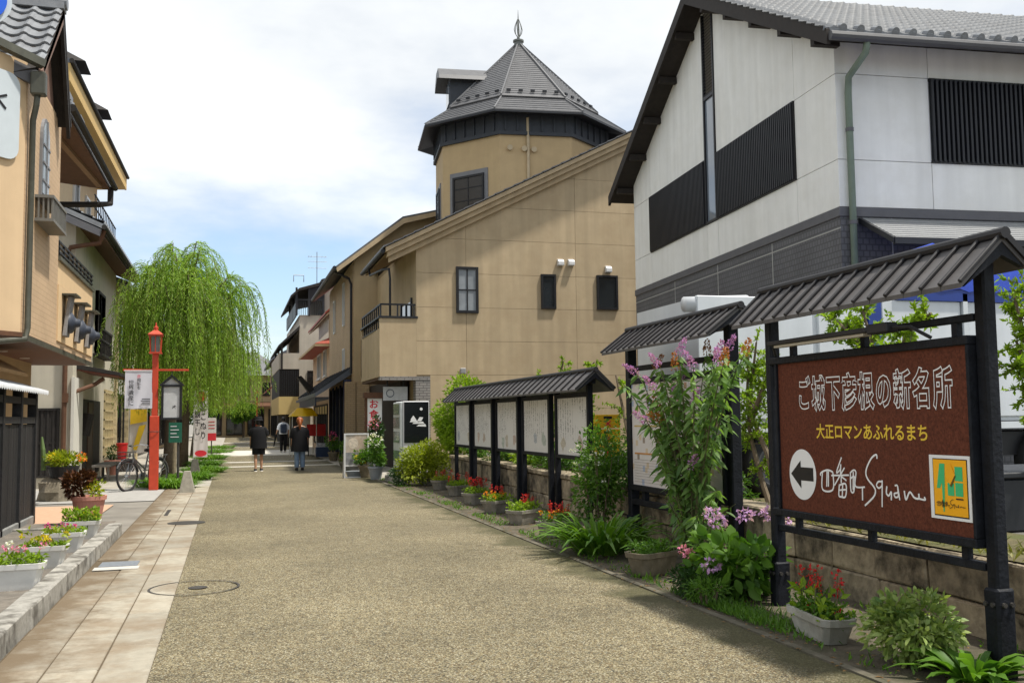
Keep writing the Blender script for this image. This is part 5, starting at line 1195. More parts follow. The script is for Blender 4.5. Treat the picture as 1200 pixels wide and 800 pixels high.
for j, (z, s_) in enumerate([(0, 1.0), (.18, 1.02), (.36, .92), (.46, .6)]):
    for k in range(12):
        a = 2*math.pi*k/12; r = (1+.14*math.sin(3*a+j)+random.uniform(-.05, .05))*s_; vs.append((-3.18+.46*r*math.cos(a), 21.2+.34*r*math.sin(a), z))
fs = [(j*12+k, j*12+(k+1) % 12, (j+1)*12+(k+1) % 12, (j+1)*12+k) for j in range(3) for k in range(12)] + [tuple(36+k for k in range(12))]
rk = MB(); rk.add(vs, fs); ro = rk.build('boulder', M('boulder_stone', (.26, .225, .17), .9, .3, 5, .8, 25, stain=(.1, .09, .06), stain_amt=.7)); tag(ro, 'squat brown boulder below the flower pot by the cream house', 'rock')

# ---- taller house with yellow eaves behind
yh = thing('yellow_eaved_house', 'tall house with broad yellow eave boards and dark dormer caps behind the cream house', 'house', (-7, 37, 0))
m_yel = M('yellow_eave', (.55, .37, .135), .75, .06, 4)
MB().box(-12, -5.5, 29.5, 44, 0, 11.4).build('wall', M('warm_cream', (.55, .42, .26), .85, .06, 3), yh)
MB().prism([(-4.4, 29.0, 11.5), (-4.4, 44.4, 11.95), (-8, 44.4, 14.9), (-8, 29, 14.5)], (0, 0, .12)).build('roof', m_slateblue, yh)
MB().prism([(-4.38, 28.95, 11.5), (-4.38, 44.4, 11.95), (-4.38, 44.4, 11.45), (-4.38, 28.95, 11.0)], (-.08, 0, 0)).build('eave_fascia', m_yel, yh)
MB().prism([(-4.4, 29.0, 11.02), (-4.4, 44.4, 11.47), (-5.6, 44.4, 11.4), (-5.6, 29.0, 11.0)], (0, 0, .03)).build('soffit', m_yel, yh)
MB().tube([(-4.34, 28.9, 11.56), (-4.34, 44.45, 12.0)], .07, 8).build('eave_gutter', m_timber, yh)
for y, z in ((32.2, 12.2), (37.9, 12.45)):
    d_ = MB().box(-5.9, -4.75, y-.5, y+.5, z-.6, z+.35).build('dormer', m_slateblue, yh)
    MB().add([(-6.2, y-.65, z+.3), (-4.35, y-.65, z+.3), (-4.35, y+.65, z+.3), (-6.2, y+.65, z+.3), (-5.3, y, z+.95)], [(0, 1, 4), (1, 2, 4), (2, 3, 4), (3, 0, 4), (3, 2, 1, 0)]).build('dormer_cap', m_timber, d_)
for y in (37.5, 40.5): window(yh, (-5.5, y, 8.4), (0, 1, 0), (1, 0, 0), 1.2, 1.9, .1, .08, m_vent, m_glass, 2)
rl = MB()
for z in (9.6, 9.15): rl.box(-4.72, -4.67, 37, 43.5, z-.03, z)
for k in range(14): rl.box(-4.71, -4.68, 37.1+k*.48, 37.13+k*.48, 8.6, 9.6)
rl.box(-5.5, -4.65, 37, 43.5, 8.5, 8.6)
rl.build('balcony_rail', m_slat, yh)
# ---- white shop house with upright strips, half hidden by the willow
wh = thing('white_shop_house', 'narrow white shop house with upper window left of the willow', 'house', (-4.5, 38, 0))
MB().box(-9, -3.75, 34.2, 42.5, 0, 6.2).build('wall', M('white_plaster', (.60, .58, .52)), wh)
mb = MB()
for y in (34.6, 38.6, 42.2): mb.box(-3.75, -3.60, y, y+.35, 0, 6.2)
mb.build('pilaster', M('speckled_strip', (.5, .4, .24), .8, .5, 8), wh)
window(wh, (-3.75, 36.0, 3.4), (0, 1, 0), (1, 0, 0), 2.2, 1.9, .1, .08, m_timber, m_glass, 3)
window(wh, (-3.75, 35.6, .2), (0, 1, 0), (1, 0, 0), 5, 2.3, .1, .08, m_timber, m_glass, 4, name='shopfront')
MB().prism([(-3.2, 34, 6.1), (-9, 34, 8.2), (-9, 34, 8.05), (-3.2, 34, 5.95)], (0, 8.8, 0)).build('roof', m_kawara, wh)
for y, z in ((35.2, 3.0), (37.6, 2.75)):
    l_ = thing('spotlight', 'white round spotlight above the banner, %s' % ('nearer' if y < 36 else 'farther'), 'light', (-3.4, y, z), group='spotlights on the white shop house')
    MB().tube([(-3.6, y, z+.12), (-3.3, y, z+.05)], .03, 6).build('arm', m_vent, l_)
    MB().tube([(-3.32, y+.02, z+.04), (-3.16, y-.06, z), (-3.05, y-.12, z-.03)], [.08, .15, .16], 14).build('head', m_vent, l_, smooth=True)
for (nm, lab, y0, y1, xw, hh, mt) in (('far_left_house', 'cream two storey house behind the willow', 44, 58, -4.2, 6.4, m_cream), ('far_left_shop', 'brownish shop house farther along on the left', 59, 76, -3.9, 6.0, m_beige), ('far_left_hall', 'beige building near the far end on the left', 77, 98, -3.9, 6.4, m_aptwall)):
    h_ = thing(nm, lab, 'house', (xw-3, (y0+y1)/2, 0))
    MB().box(xw-7, xw, y0, y1, 0, hh).build('wall', mt, h_)
    MB().prism([(xw+.6, y0-.4, hh-.1), (xw-4, y0-.4, hh+2), (xw-8, y0-.4, hh+.2), (xw-8, y0-.4, hh), (xw-4, y0-.4, hh+1.8), (xw+.6, y0-.4, hh-.3)], (0, y1-y0+.8, 0)).build('roof', m_kawara, h_)
    MB().prism([(xw, y0+.2, 3.0), (xw+1.1, y0+.2, 2.6), (xw+1.1, y0+.2, 2.5), (xw, y0+.2, 2.85)], (0, y1-y0-.4, 0)).build('awning', m_brownwood, h_)
    n = int((y1-y0)//4)
    for k in range(n):
        window(h_, (xw, y0+.5+k*4, .2), (0, 1, 0), (1, 0, 0), 3.2, 2.2, .09, .08, m_timber, m_glass, 3, name='shopfront')
        window(h_, (xw, y0+1.0+k*4, 4.0), (0, 1, 0), (1, 0, 0), 1.8, 1.3, .09, .08, m_timber, m_glass, 2)

# ================================================================= STREET FURNITURE, LEFT
m_red = M('red_lacquer', (.52, .055, .02), .45, .12, 8, .1, 40, spec=.5)
m_lampglass = M('lamp_glass', (.16, .19, .18), .2, .1, 6)
def red_lamp(loc, h, label, full=True, group=None):
    x, y, _ = loc
    t = thing('street_lamp', label, 'street lamp', loc, group=group)
    MB().box(x-.098, x+.098, y-.098, y+.098, 0, 1.65).build('lower_post', m_red, t, bevel=.012)
    MB().box(x-.065, x+.065, y-.065, y+.065, 1.65, h-.55).build('upper_post', m_red, t, bevel=.01)
    ln = MB()
    ln.box(x-.135, x+.135, y-.135, y+.135, h-.57, h-.535); ln.box(x-.155, x+.155, y-.155, y+.155, h-.17, h-.135)
    for sx in (-.125, 0, .125):
        for sy in (-.125, 0, .125):
            if sx == 0 and sy == 0: continue
            ln.bar((x+sx*.85, y+sy*.85, h-.53), (x+sx, y+sy, h-.17), .018)
    ln.add([(x-.165, y-.165, h-.135), (x+.165, y-.165, h-.135), (x+.165, y+.165, h-.135), (x-.165, y+.165, h-.135), (x, y, h+.0)], [(0, 1, 4), (1, 2, 4), (2, 3, 4), (3, 0, 4)])
    ln.lathe((x, y, h-.02), [(.05, 0), (.05, .06), (.02, .08), (.012, .16)], 8)
    lo = ln.build('lantern', m_red, t)
    MB().box(x-.085, x+.085, y-.085, y+.085, h-.53, h-.17).build('lantern_glass', m_lampglass, lo)
    return t
L1 = red_lamp((-1.64, 23.5, 0), 3.62, 'red lacquered street lamp with lantern head beside the bicycle')
MB().box(-2.32, -.92, 23.475, 23.525, 2.665, 2.71).build('crossbar', m_red, L1)
mb = MB(); mb.tube([(-1.64+.13*math.cos(a), 23.5+.13*math.sin(a), 1.3) for a in np.linspace(0, 6.28, 17)], .008, 5); mb.build('wire_tie', m_iron, L1)
red_lamp((2.3, 92, 0), 4.2, 'distant red street lamp at the end of the street', group='red street lamps')
red_lamp((-1.35, 50, 0), 3.6, 'red street lamp hidden by the far willow', group='red street lamps')
# hanging cloth banner
def cloth(nm, mat, parent, o, u, w, h, n=(0, -1, 0), amp=.02, ph=0):
    o, u, n = Vector(o), Vector(u), Vector(n); mb = MB(); a, b = 10, 10; vs = []; fs = []
    for i in range(a+1):
        for j in range(b+1):
            d = amp*math.sin(i*1.1+ph+j*.35)*(j/b)
            vs.append(o + u*(w*i/a) - Vector((0, 0, h*j/b)) + n*d)
    for i in range(a):
        for j in range(b): fs.append((i*(b+1)+j, (i+1)*(b+1)+j, (i+1)*(b+1)+j+1, i*(b+1)+j+1))
    mb.add(vs, fs); ob_ = mb.build(nm, mat, parent, smooth=True)
    return ob_
bn1 = thing('banner', 'white cloth banner with vertical black lettering hanging from the red lamp', 'banner', (-2.0, 23.42, 1.85))
cloth('cloth', M('banner_cloth', (.62, .62, .68), .8, .05, 4), bn1, (-2.27, 23.44, 2.66), (1, 0, 0), .58, .84)
MB().tube([(-2.29, 23.44, 2.665), (-1.70, 23.44, 2.665)], .012, 6).build('rod', m_vent, bn1)
for i, c in enumerate('世界遺産に'): lettering('lettering', c, m_black_print, bn1, (-2.20+.012*i*0, 23.412, 2.35-i*.115), (1, 0, 0), UZ, .125, .125, .01)
for i, c in enumerate('根城を'): lettering('lettering', c, m_black_print, bn1, (-2.02, 23.412, 2.42-i*.085), (1, 0, 0), UZ, .09, .09, .01)
lettering('lettering', '彦', M('pink_print', (.6, .10, .14), .6), bn1, (-2.02, 23.412, 2.505), (1, 0, 0), UZ, .085, .085, .01)
mb = MB()
for k in range(4): mb.box(-1.93+.02*(k % 2), -1.735, 23.41, 23.412, 1.90+k*.04, 1.918+k*.04)
mb.build('small_print', m_black_print, bn1)
# lantern-shaped notice box under the crossbar
nb2 = thing('lantern_sign', 'white lantern shaped sign in black frame hanging from the red lamp bar', 'sign', (-1.27, 23.5, 1.6))
mb = MB(); x0, x1 = -1.50, -1.06
mb.box(x0, x0+.05, 23.4, 23.56, 1.60, 2.32); mb.box(x1-.05, x1, 23.4, 23.56, 1.60, 2.32); mb.box(x0, x1, 23.402, 23.558, 1.56, 1.61); mb.box(x0, x1, 23.402, 23.558, 2.30, 2.35)
mb.bar((x0-.03, 23.48, 2.33), ((x0+x1)/2, 23.48, 2.55), .2, .045, up=(0, 0, 1)); mb.bar((x1+.03, 23.48, 2.33), ((x0+x1)/2, 23.48, 2.55), .2, .045, up=(0, 0, 1))
mb.tube([((x0+x1)/2, 23.48, 2.53), ((x0+x1)/2, 23.5, 2.67)], .012, 6)
mb.build('frame', m_blackframe, nb2)
B('face', M('sign_face', (.50, .51, .52), .5, .12, 8), nb2, x0+.05, x1-.05, 23.43, 23.53, 1.61, 2.30)
MB().prism([(x0+.03, 23.44, 2.352), (x1-.03, 23.44, 2.352), ((x0+x1)/2, 23.44, 2.50)], (0, .08, 0)).build('gable', M('sign_face', (.5, .51, .52)), nb2)
lettering('lettering', 'ぬ', m_black_print, nb2, (-1.27, 23.428, 1.80), (1, 0, 0), UZ, .11, .11, .02)
gs = thing('green_sign', 'small dark green sign board behind the lantern sign', 'sign', (-1.2, 25.0, 0))
B('board', M('sign_green', (.01, .10, .06), .5, .08, 6), gs, -1.42, -1.12, 25.0, 25.03, 1.02, 1.50)
mb = MB()
for k in range(4): mb.box(-1.38, -1.19-.05*(k % 2), 24.994, 24.998, 1.14+k*.085, 1.165+k*.085)
mb.build('print_line', M('sign_face', (.5, .51, .52)), gs)
MB().tube([(-1.2, 25.04, 0), (-1.2, 25.04, 1.5)], .03, 8).build('pole', m_iron, gs)
# stone bollards
m_boll = M('bollard_stone', (.30, .28, .23), .9, .2, 12, .4, 60)
for i, (x, y, lb) in enumerate(((-.88, 22.35, 'tapered stone bollard nearest the red lamp'), (-.95, 29.3, 'tapered stone bollard by the second trunk'))):
    o = MB().add([(x-.17, y-.13, -.02), (x+.17, y-.13, -.02), (x+.17, y+.13, -.02), (x-.17, y+.13, -.02), (x-.07, y-.05, .46), (x+.07, y-.05, .46), (x+.07, y+.05, .46), (x-.07, y+.05, .46)], [(0, 1, 5, 4), (1, 2, 6, 5), (2, 3, 7, 6), (3, 0, 4, 7), (4, 5, 6, 7)]).build('bollard', m_boll, None, bevel=.012); tag(o, lb, 'bollard', 'stone bollards by the willows')
# vertical flag and signs farther along
fg = thing('shop_flag', 'tall white and red shop flag with brushed black lettering', 'flag', (-1.1, 40, 0))
MB().tube([(-1.36, 40.02, 0), (-1.36, 40.02, 2.9)], .02, 6).build('pole', m_vent, fg)
cloth('cloth', M('flag_white', (.66, .62, .62), .8, .04, 4), fg, (-1.34, 40, 2.75), (1, 0, 0), .50, 2.6, amp=.015)
m_flagred = M('flag_red', (.62, .03, .045), .8, .08, 5)
mb = MB()
for (cy, r, rz2) in ((2.5, .16, .2), (.30, .2, .12)):
    mb.add([(-1.09+r*1.1*math.cos(2*math.pi*k/20), 39.965, cy+rz2*math.sin(2*math.pi*k/20)) for k in range(20)], [tuple(range(20))])
mb.build('red_emblem', m_flagred, fg)
if False:
    pass
for i, c in enumerate('起こぬり'): lettering('lettering', c, m_black_print, fg, (-1.13, 39.96, 1.95-i*.36), (1, 0, 0), UZ, .24, .32, .015)
for i, c in enumerate('観干し'): lettering('lettering', c, m_black_print, fg, (-1.34, 39.96, 1.70-i*.34), (1, 0, 0), UZ, .22, .30, .015)
rsn = thing('red_base_sign', 'white standing sign with red lower band among the willows', 'sign', (-.84, 48, 0))
B('board', M('flag_white', (.66, .62, .62)), rsn, -1.05, -.63, 48, 48.04, .62, 1.70); B('red_band', m_flagred, rsn, -1.045, -.635, 47.99, 47.995, .64, .98)
mb = MB()
for k in range(3): mb.box(-.98, -.70, 47.99, 47.995, 1.2+k*.15, 1.23+k*.15)
mb.build('print_line', m_flagred, rsn); MB().tube([(-.84, 48.05, 0), (-.84, 48.05, .62)], .03, 6).build('pole', m_iron, rsn)
ys = thing('advert_banner', 'yellow and white advertising banner behind the bicycle', 'banner', (-2.95, 35, 0))
cloth('cloth', M('flag_white', (.66, .62, .62)), ys, (-3.22, 35, 2.0), (1, 0, 0), .56, 1.5, amp=.03)
MB().prism([(-3.20, 34.93, 1.95), (-2.68, 34.93, 1.95), (-2.68, 34.93, 1.55), (-3.20, 34.93, 1.45)], (0, .004, 0)).build('yellow_field', M('banner_yellow', (.75, .50, .03), .7, .1, 6), ys)
MB().prism([(-2.92, 34.93, 1.4), (-2.70, 34.93, 1.45), (-2.98, 34.93, .6), (-3.12, 34.93, .62)], (0, .004, 0)).build('yellow_field', M('banner_yellow', (.75, .50, .03)), ys)
MB().tube([(-3.24, 35.02, 0), (-3.24, 35.02, 2.1)], .02, 6).build('pole', m_vent, ys)
bk = thing('red_bucket', 'small red bucket on the pavement behind the bicycle', 'bucket', (-3.2, 33, 0))
MB().lathe((-3.25, 33, .38), [(.13, 0), (.17, .46), (.18, .46), (.18, .5), (.15, .5)], 16).build('pail', M('bucket_red', (.5, .02, .02), .4), bk); MB().box(-3.6, -2.9, 32.75, 33.3, 0, .38).build('stand', m_darkwood, bk)
bnch = thing('wooden_bench', 'small grey wooden bench outside the dark doorway', 'bench', (-3.2, 28.8, 0))
B('seat', M('grey_wood', (.22, .2, .18), .8, .2, 9), bnch, -3.45, -3.0, 27.6, 30.0, .36, .42, bevel=.008)
for y in (27.75, 29.85):
    for x in (-3.42, -3.06): B('leg', M('grey_wood', (.22, .2, .18)), bnch, x-.03, x+.03, y-.03, y+.03, 0, .36)

# bicycle, front wheel towards the camera
bi = thing('bicycle', 'city bicycle with front basket leaning behind the red lamp', 'bicycle', (-1.88, 23.78, 0), math.radians(57), local=True)
m_chrome = M('chrome', (.35, .36, .37), .25, .1, 6, metal=.9); m_frame = M('silver_frame', (.20, .21, .22), .35, .1, 6, metal=.6)
def bwheel(cx_, r=.335):
    t = MB(); t.tube([(cx_+r*math.cos(2*math.pi*k/36), 0, r+r*math.sin(2*math.pi*k/36)) for k in range(37)], .022, 6, cap=False); w = t.build('wheel', m_tyre, bi, smooth=True)
    t = MB(); t.tube([(cx_+(r-.03)*math.cos(2*math.pi*k/36), 0, r+(r-.03)*math.sin(2*math.pi*k/36)) for k in range(37)], .012, 5, cap=False); t.build('rim', m_chrome, w)
    t = MB()
    for k in range(18): a = 2*math.pi*k/18; t.tube([(cx_, .02 if k % 2 else -.02, r), (cx_+(r-.03)*math.cos(a), 0, r+(r-.03)*math.sin(a))], .0025, 4)
    t.tube([(cx_, -.05, r), (cx_, .05, r)], .025, 8); t.build('spokes', m_chrome, w)
bwheel(-.55); bwheel(.52)
f = MB()
f.tube([(-.36, 0, .82), (-.33, 0, .70), (.02, 0, .30)], .02, 8); f.tube([(.02, 0, .30), (.16, 0, .80)], .018, 8); f.tube([(.02, 0, .30), (.52, 0, .335)], .012, 6); f.tube([(.13, 0, .66), (.52, 0, .335)], .010, 6); f.tube([(-.34, 0, .72), (.06, 0, .45)], .018, 8)
for s in (-.045, .045): f.tube([(-.38, s*.6, .70), (-.43, s, .62), (-.55, s, .335)], .012, 6)
f.tube([(-.36, 0, .80), (-.35, 0, .70)], .02, 8)
f.build('frame', m_frame, bi)
f = MB(); f.tube([(-.35, 0, .80), (-.38, 0, .98), (-.30, .12, 1.02), (-.20, .26, 1.0), (-.08, .28, .98)], .012, 6); f.tube([(-.38, 0, .98), (-.30, -.12, 1.02), (-.20, -.26, 1.0), (-.08, -.28, .98)], .012, 6); f.build('handlebar', m_chrome, bi)
f = MB()
for s in (-.28, .28): f.tube([(-.16, s*.98, .99), (-.05, s, .977)], .02, 8)
f.build('grip', m_tyre, bi)
f = MB(); f.tube([(.17, 0, .80), (.18, 0, .84)], .02, 6); f.build('seat_post', m_chrome, bi)
f = MB(); f.lathe((.22, 0, .84), [(.10, 0), (.12, .03), (.11, .07), (.04, .09)], 12); f.bar((.05, 0, .88), (.2, 0, .88), .06, .05); f.build('saddle', m_tyre, bi)
f = MB()
for z in (.62, .70, .78, .86):
    e = .11 + (z-.62)*.12
    for (a, b) in (((-.72-e*.3, -e), (-.45+.0, -e)), ((-.45, -e), (-.45, e)), ((-.45, e), (-.72-e*.3, e)), ((-.72-e*.3, e), (-.72-e*.3, -e))): f.tube([(a[0], a[1], z), (b[0], b[1], z)], .006, 4)
for k in range(9):
    y = -.11+.0275*k; f.tube([(-.45, y, .62), (-.45, y*1.25, .86)], .004, 4); f.tube([(-.75, y, .62), (-.76, y*1.25, .86)], .004, 4); f.tube([(-.45, y, .62), (-.75, y, .62)], .004, 4)
f.build('basket', M('dark_wire', (.03, .028, .025), .5), bi)
f = MB(); f.tube([(-.55+.375*math.cos(a), 0, .335+.375*math.sin(a)) for a in np.linspace(.2, 2.6, 10)], .018, 5); f.tube([(.52+.375*math.cos(a), 0, .335+.375*math.sin(a)) for a in np.linspace(.0, 2.6, 10)], .018, 5); f.build('mudguard', m_chrome, bi)
f = MB(); f.lathe((0, 0, 0), [(.08, 0), (.08, .01)], 16); 
f = MB(); f.tube([(.02, .03, .30), (.02, .06, .30)], .085, 16); f.tube([(.02, .07, .30), (.10, .07, .16)], .01, 5); f.box(.06, .15, .06, .15, .145, .17); f.tube([(.02, -.07, .30), (-.06, -.07, .44)], .01, 5); f.box(-.11, -.02, -.15, -.06, .43, .455); f.build('pedals', m_frame, bi)
f = MB()
for s in (-.06, .06): f.tube([(.40, s, .76), (.78, s, .76)], .008, 5); f.tube([(.52, s, .34), (.72, s, .76)], .007, 5)
for x in (.45, .58, .71): f.tube([(x, -.06, .76), (x, .06, .76)], .007, 5)
f.build('rear_rack', m_chrome, bi)
# ================================================================= RIGHT SIDE CLUTTER
vm_ = thing('vending_machine', 'vending machine whose black side panel shows a moonlit white castle', 'vending machine', (4.3, 23.8, 0))
MB().box(3.96, 4.60, 23.32, 24.40, .14, 1.94).build('cabinet', m_vent, vm_, bevel=.015)
sp_ = B('side_panel', M('gloss_black', (.004, .006, .007), .25, .1, 5), vm_, 3.99, 4.58, 23.305, 23.322, .95, 1.92)
mb = MB(); mb.add([(4.40+.035*math.cos(2*math.pi*k/20), 23.302, 1.75+.035*math.sin(2*math.pi*k/20)) for k in range(20)], [tuple(range(20))]); mb.build('printed_moon', m_white, sp_)
mb = MB()
for pts in ([(4.14, 1.50), (4.21, 1.60), (4.28, 1.50)], [(4.12, 1.44), (4.32, 1.44), (4.27, 1.50), (4.16, 1.50)], [(4.30, 1.46), (4.36, 1.56), (4.45, 1.55), (4.40, 1.46)], [(4.18, 1.40), (4.48, 1.40), (4.44, 1.45), (4.22, 1.43)], [(4.28, 1.34), (4.52, 1.33), (4.50, 1.39), (4.34, 1.38)]):
    mb.add([(a, 23.3015, b) for a, b in pts], [tuple(range(len(pts)))])
mb.build('printed_castle', m_white, sp_)
fr_ = B('front', M('machine_front', (.50, .53, .53), .4), vm_, 3.90, 3.959, 23.34, 24.38, .16, 1.92, bevel=.01)
for z in (.5, .95, 1.3, 1.62): B('display_window', M('display_glass', (.16, .20, .18), .15, .4, 14), fr_, 3.885, 3.90, 23.46, 24.28, z, z+.26)
B('plinth', m_kerb, vm_, 3.7, 4.7, 23.1, 24.5, -.01, .14, bevel=.015)

ab = thing('standing_sign', 'white framed standing poster sign with colourful picture on the path edge', 'sign', (3.2, 26.0, 0))
MB().box(2.86, 2.90, 25.98, 26.02, 0, 1.16).box(3.47, 3.51, 25.98, 26.02, 0, 1.16).box(2.90, 3.47, 25.982, 26.018, 1.12, 1.16).box(2.90, 3.47, 25.982, 26.018, .30, .335).box(2.90, 3.47, 25.982, 26.018, .0, .035).build('frame', m_vent, ab)
MB().bar((2.88, 26.02, 1.1), (2.88, 26.4, .0), .03).bar((3.49, 26.02, 1.1), (3.49, 26.4, .0), .03).build('rear_leg', m_vent, ab)
po_ = B('poster', M('poster_photo', (.42, .38, .33), .35, .6, 4, spec=.5, stain=(.5, .34, .22), stain_amt=.6), ab, 2.90, 3.47, 25.99, 26.01, .335, 1.12)
mb = MB()
for a, b, z0, z1 in ((3.12, 3.30, .47, .60), (3.29, 3.45, .36, .46)): mb.box(a, b, 25.986, 25.989, z0, z1)
mb.build('yellow_patch', M('poster_yellow', (.75, .55, .03), .5), po_)
mb = MB(); mb.add([(3.10+.13*math.cos(2*math.pi*k/20), 25.988, .90+.14*math.sin(2*math.pi*k/20)) for k in range(20)], [tuple(range(20))]); mb.build('pale_patch', M('poster_pale', (.60, .52, .42), .5, .3, 20), po_)
B('grey_patch', M('poster_grey', (.22, .22, .23), .5, .4, 10), po_, 2.905, 3.44, 25.9885, 25.9895, .345, .66)
pt = thing('grey_tub', 'low grey tub under the standing poster sign', 'tub', (3.2, 26.3, 0))
MB().lathe((3.2, 26.35, 0), [(.20, 0), (.26, .15), (.27, .16), (.24, .16)], 20).build('tub', M('grey_plastic', (.25, .27, .29), .5, .1, 6), pt)
rsg = thing('hanging_shop_sign', 'pale hanging shop sign with round mark under the balcony', 'sign', (4.6, 28.5, 2.0))
B('board', M('sign_face', (.5, .51, .52)), rsg, 4.26, 4.97, 28.45, 28.50, 2.06, 2.46)
mb = MB(); c_ = (4.46, 2.27); mb.add([(c_[0]+r*math.cos(2*math.pi*k/24), 28.447, c_[1]+r*math.sin(2*math.pi*k/24)) for r in (.12, .095) for k in range(24)], [(k, (k+1) % 24, 24+(k+1) % 24, 24+k) for k in range(24)]); mb.build('ring_mark', m_slateblue, rsg)
mb = MB()
for x in (4.38, 4.86): mb.box(x-.02, x+.02, 28.46, 28.49, 2.46, 2.66)
mb.build('hanger', m_slat, rsg)
ns = thing('shop_lattice_sign', 'white upright sign with red lettering under a small brown hood', 'sign', (4.0, 28.8, 0))
B('board', m_white, ns, 3.84, 4.26, 28.72, 28.75, 1.20, 2.13); B('hood', m_brownwood, ns, 3.72, 4.34, 28.6, 28.9, 2.14, 2.30); B('post', m_brownwood, ns, 3.76, 3.83, 28.72, 28.78, 0, 2.14)
for i, c in enumerate('お食事'): lettering('lettering', c, m_flagred, ns, (3.88, 28.715, 1.86-i*.30), (1, 0, 0), UZ, .28, .28, .02)
# yellow parasol and stall things farther along
um = thing('yellow_parasol', 'bright yellow canvas canopy over the shop front', 'parasol', (2.9, 43, 0))
m_ycan = leaf_mat('yellow_canvas', (.80, .50, .01), (.85, .56, .02), .5)
MB().add([(2.42, 42.2, 1.70), (3.55, 42.2, 1.70), (3.55, 44.2, 1.70), (2.42, 44.2, 1.70), (2.75, 42.8, 2.05), (3.35, 42.8, 2.05), (3.35, 43.6, 2.05), (2.75, 43.6, 2.05)], [(0, 1, 5, 4), (1, 2, 6, 5), (2, 3, 7, 6), (3, 0, 4, 7), (4, 5, 6, 7)]).build('canopy', m_ycan, um)
mb = MB()
for x, y in ((2.5, 42.3), (3.5, 42.3), (2.5, 44.1), (3.5, 44.1)): mb.tube([(x, y, 0), (x, y, 1.72)], .02, 6)
mb.build('pole', m_vent, um)
for i, (nm, lab, cat, x, y, w, h, c) in enumerate((('display_board', 'red display board beside the shop', 'sign', 3.55, 43.0, .8, .5, (.5, .02, .025)), ('white_notice', 'white notice sheet by the yellow canopy', 'sign', 3.2, 45.0, .5, .8, (.62, .62, .62)), ('navy_crate', 'navy crate standing outside the shop', 'crate', 3.55, 40.0, .5, .4, (.02, .04, .1)))):
    t = thing(nm, lab, cat, (x, y, 0)); zz = {0: .85, 1: 1.1, 2: .05}[i]
    B('panel', M('goods_%d' % i, c, .6, .1, 6), t, x-w/2, x+w/2, y, y+(.04 if i < 2 else .4), zz, zz+h, bevel=.01)
    if i < 2: MB().box(x-w/2+.05, x-w/2+.09, y+.045, y+.08, 0, zz+h*.8).box(x+w/2-.09, x+w/2-.05, y+.045, y+.08, 0, zz+h*.8).build('stand', m_iron, t)
    else: MB().box(x-w/2+.03, x+w/2-.03, y+.03, y+.37, zz+h, zz+h+.15).build('goods', M('goods_mix', (.4, .4, .45), .6, .6, 20), t)
# yellow crates stacked on the lot
for i in range(3):
    z = .5 + i*.36
    t = thing('drinks_crate', ['lowest of the yellow drinks crates behind the bushes', 'middle yellow drinks crate behind the bushes', 'top yellow drinks crate with a red cross'][i], 'crate', (8.95, 22.9, z), group='yellow crates')
    MB().box(8.62, 9.28, 22.7, 23.1, z+.01, z+.345).build('shell', M('crate_yellow', (.72, .40, .01), .5, .08, 6), t, bevel=.015)
    B('handle_slot', m_black_print, t, 8.84, 9.06, 22.694, 22.699, z+.24, z+.30)
    mb = MB(); mb.bar((8.88, 22.693, z+.06), (9.02, 22.693, z+.19), .006, .03); mb.bar((8.88, 22.690, z+.19), (9.02, 22.690, z+.06), .006, .03); mb.build('red_mark', m_flagred, t)

# ================================================================= PEOPLE
def skin_mesh(name, joints, edges, mat, parent, root, sub=2):
    keys = list(joints); me = bpy.data.meshes.new(name)
    me.from_pydata([joints[k][0] for k in keys], [(keys.index(a), keys.index(b)) for a, b in edges], [])
    o = bpy.data.objects.new(name, me); COL.objects.link(o)
    md = o.modifiers.new('skin', 'SKIN'); md.use_smooth_shade = True
    for k, sv in zip(keys, me.skin_vertices[0].data):
        r = joints[k][1]; sv.radius = (r, r) if not isinstance(r, tuple) else r
        sv.use_root = (k == root)
    s2 = o.modifiers.new('sub', 'SUBSURF'); s2.levels = sub; s2.render_levels = sub
    dg = bpy.context.evaluated_depsgraph_get()
    m2 = bpy.data.meshes.new_from_object(o.evaluated_get(dg)); m2.name = name
    bpy.data.objects.remove(o); bpy.data.meshes.remove(me)
    m2.materials.clear(); m2.materials.append(mat)
    m2.polygons.foreach_set('use_smooth', [True]*len(m2.polygons))
    return link(name, m2, parent)
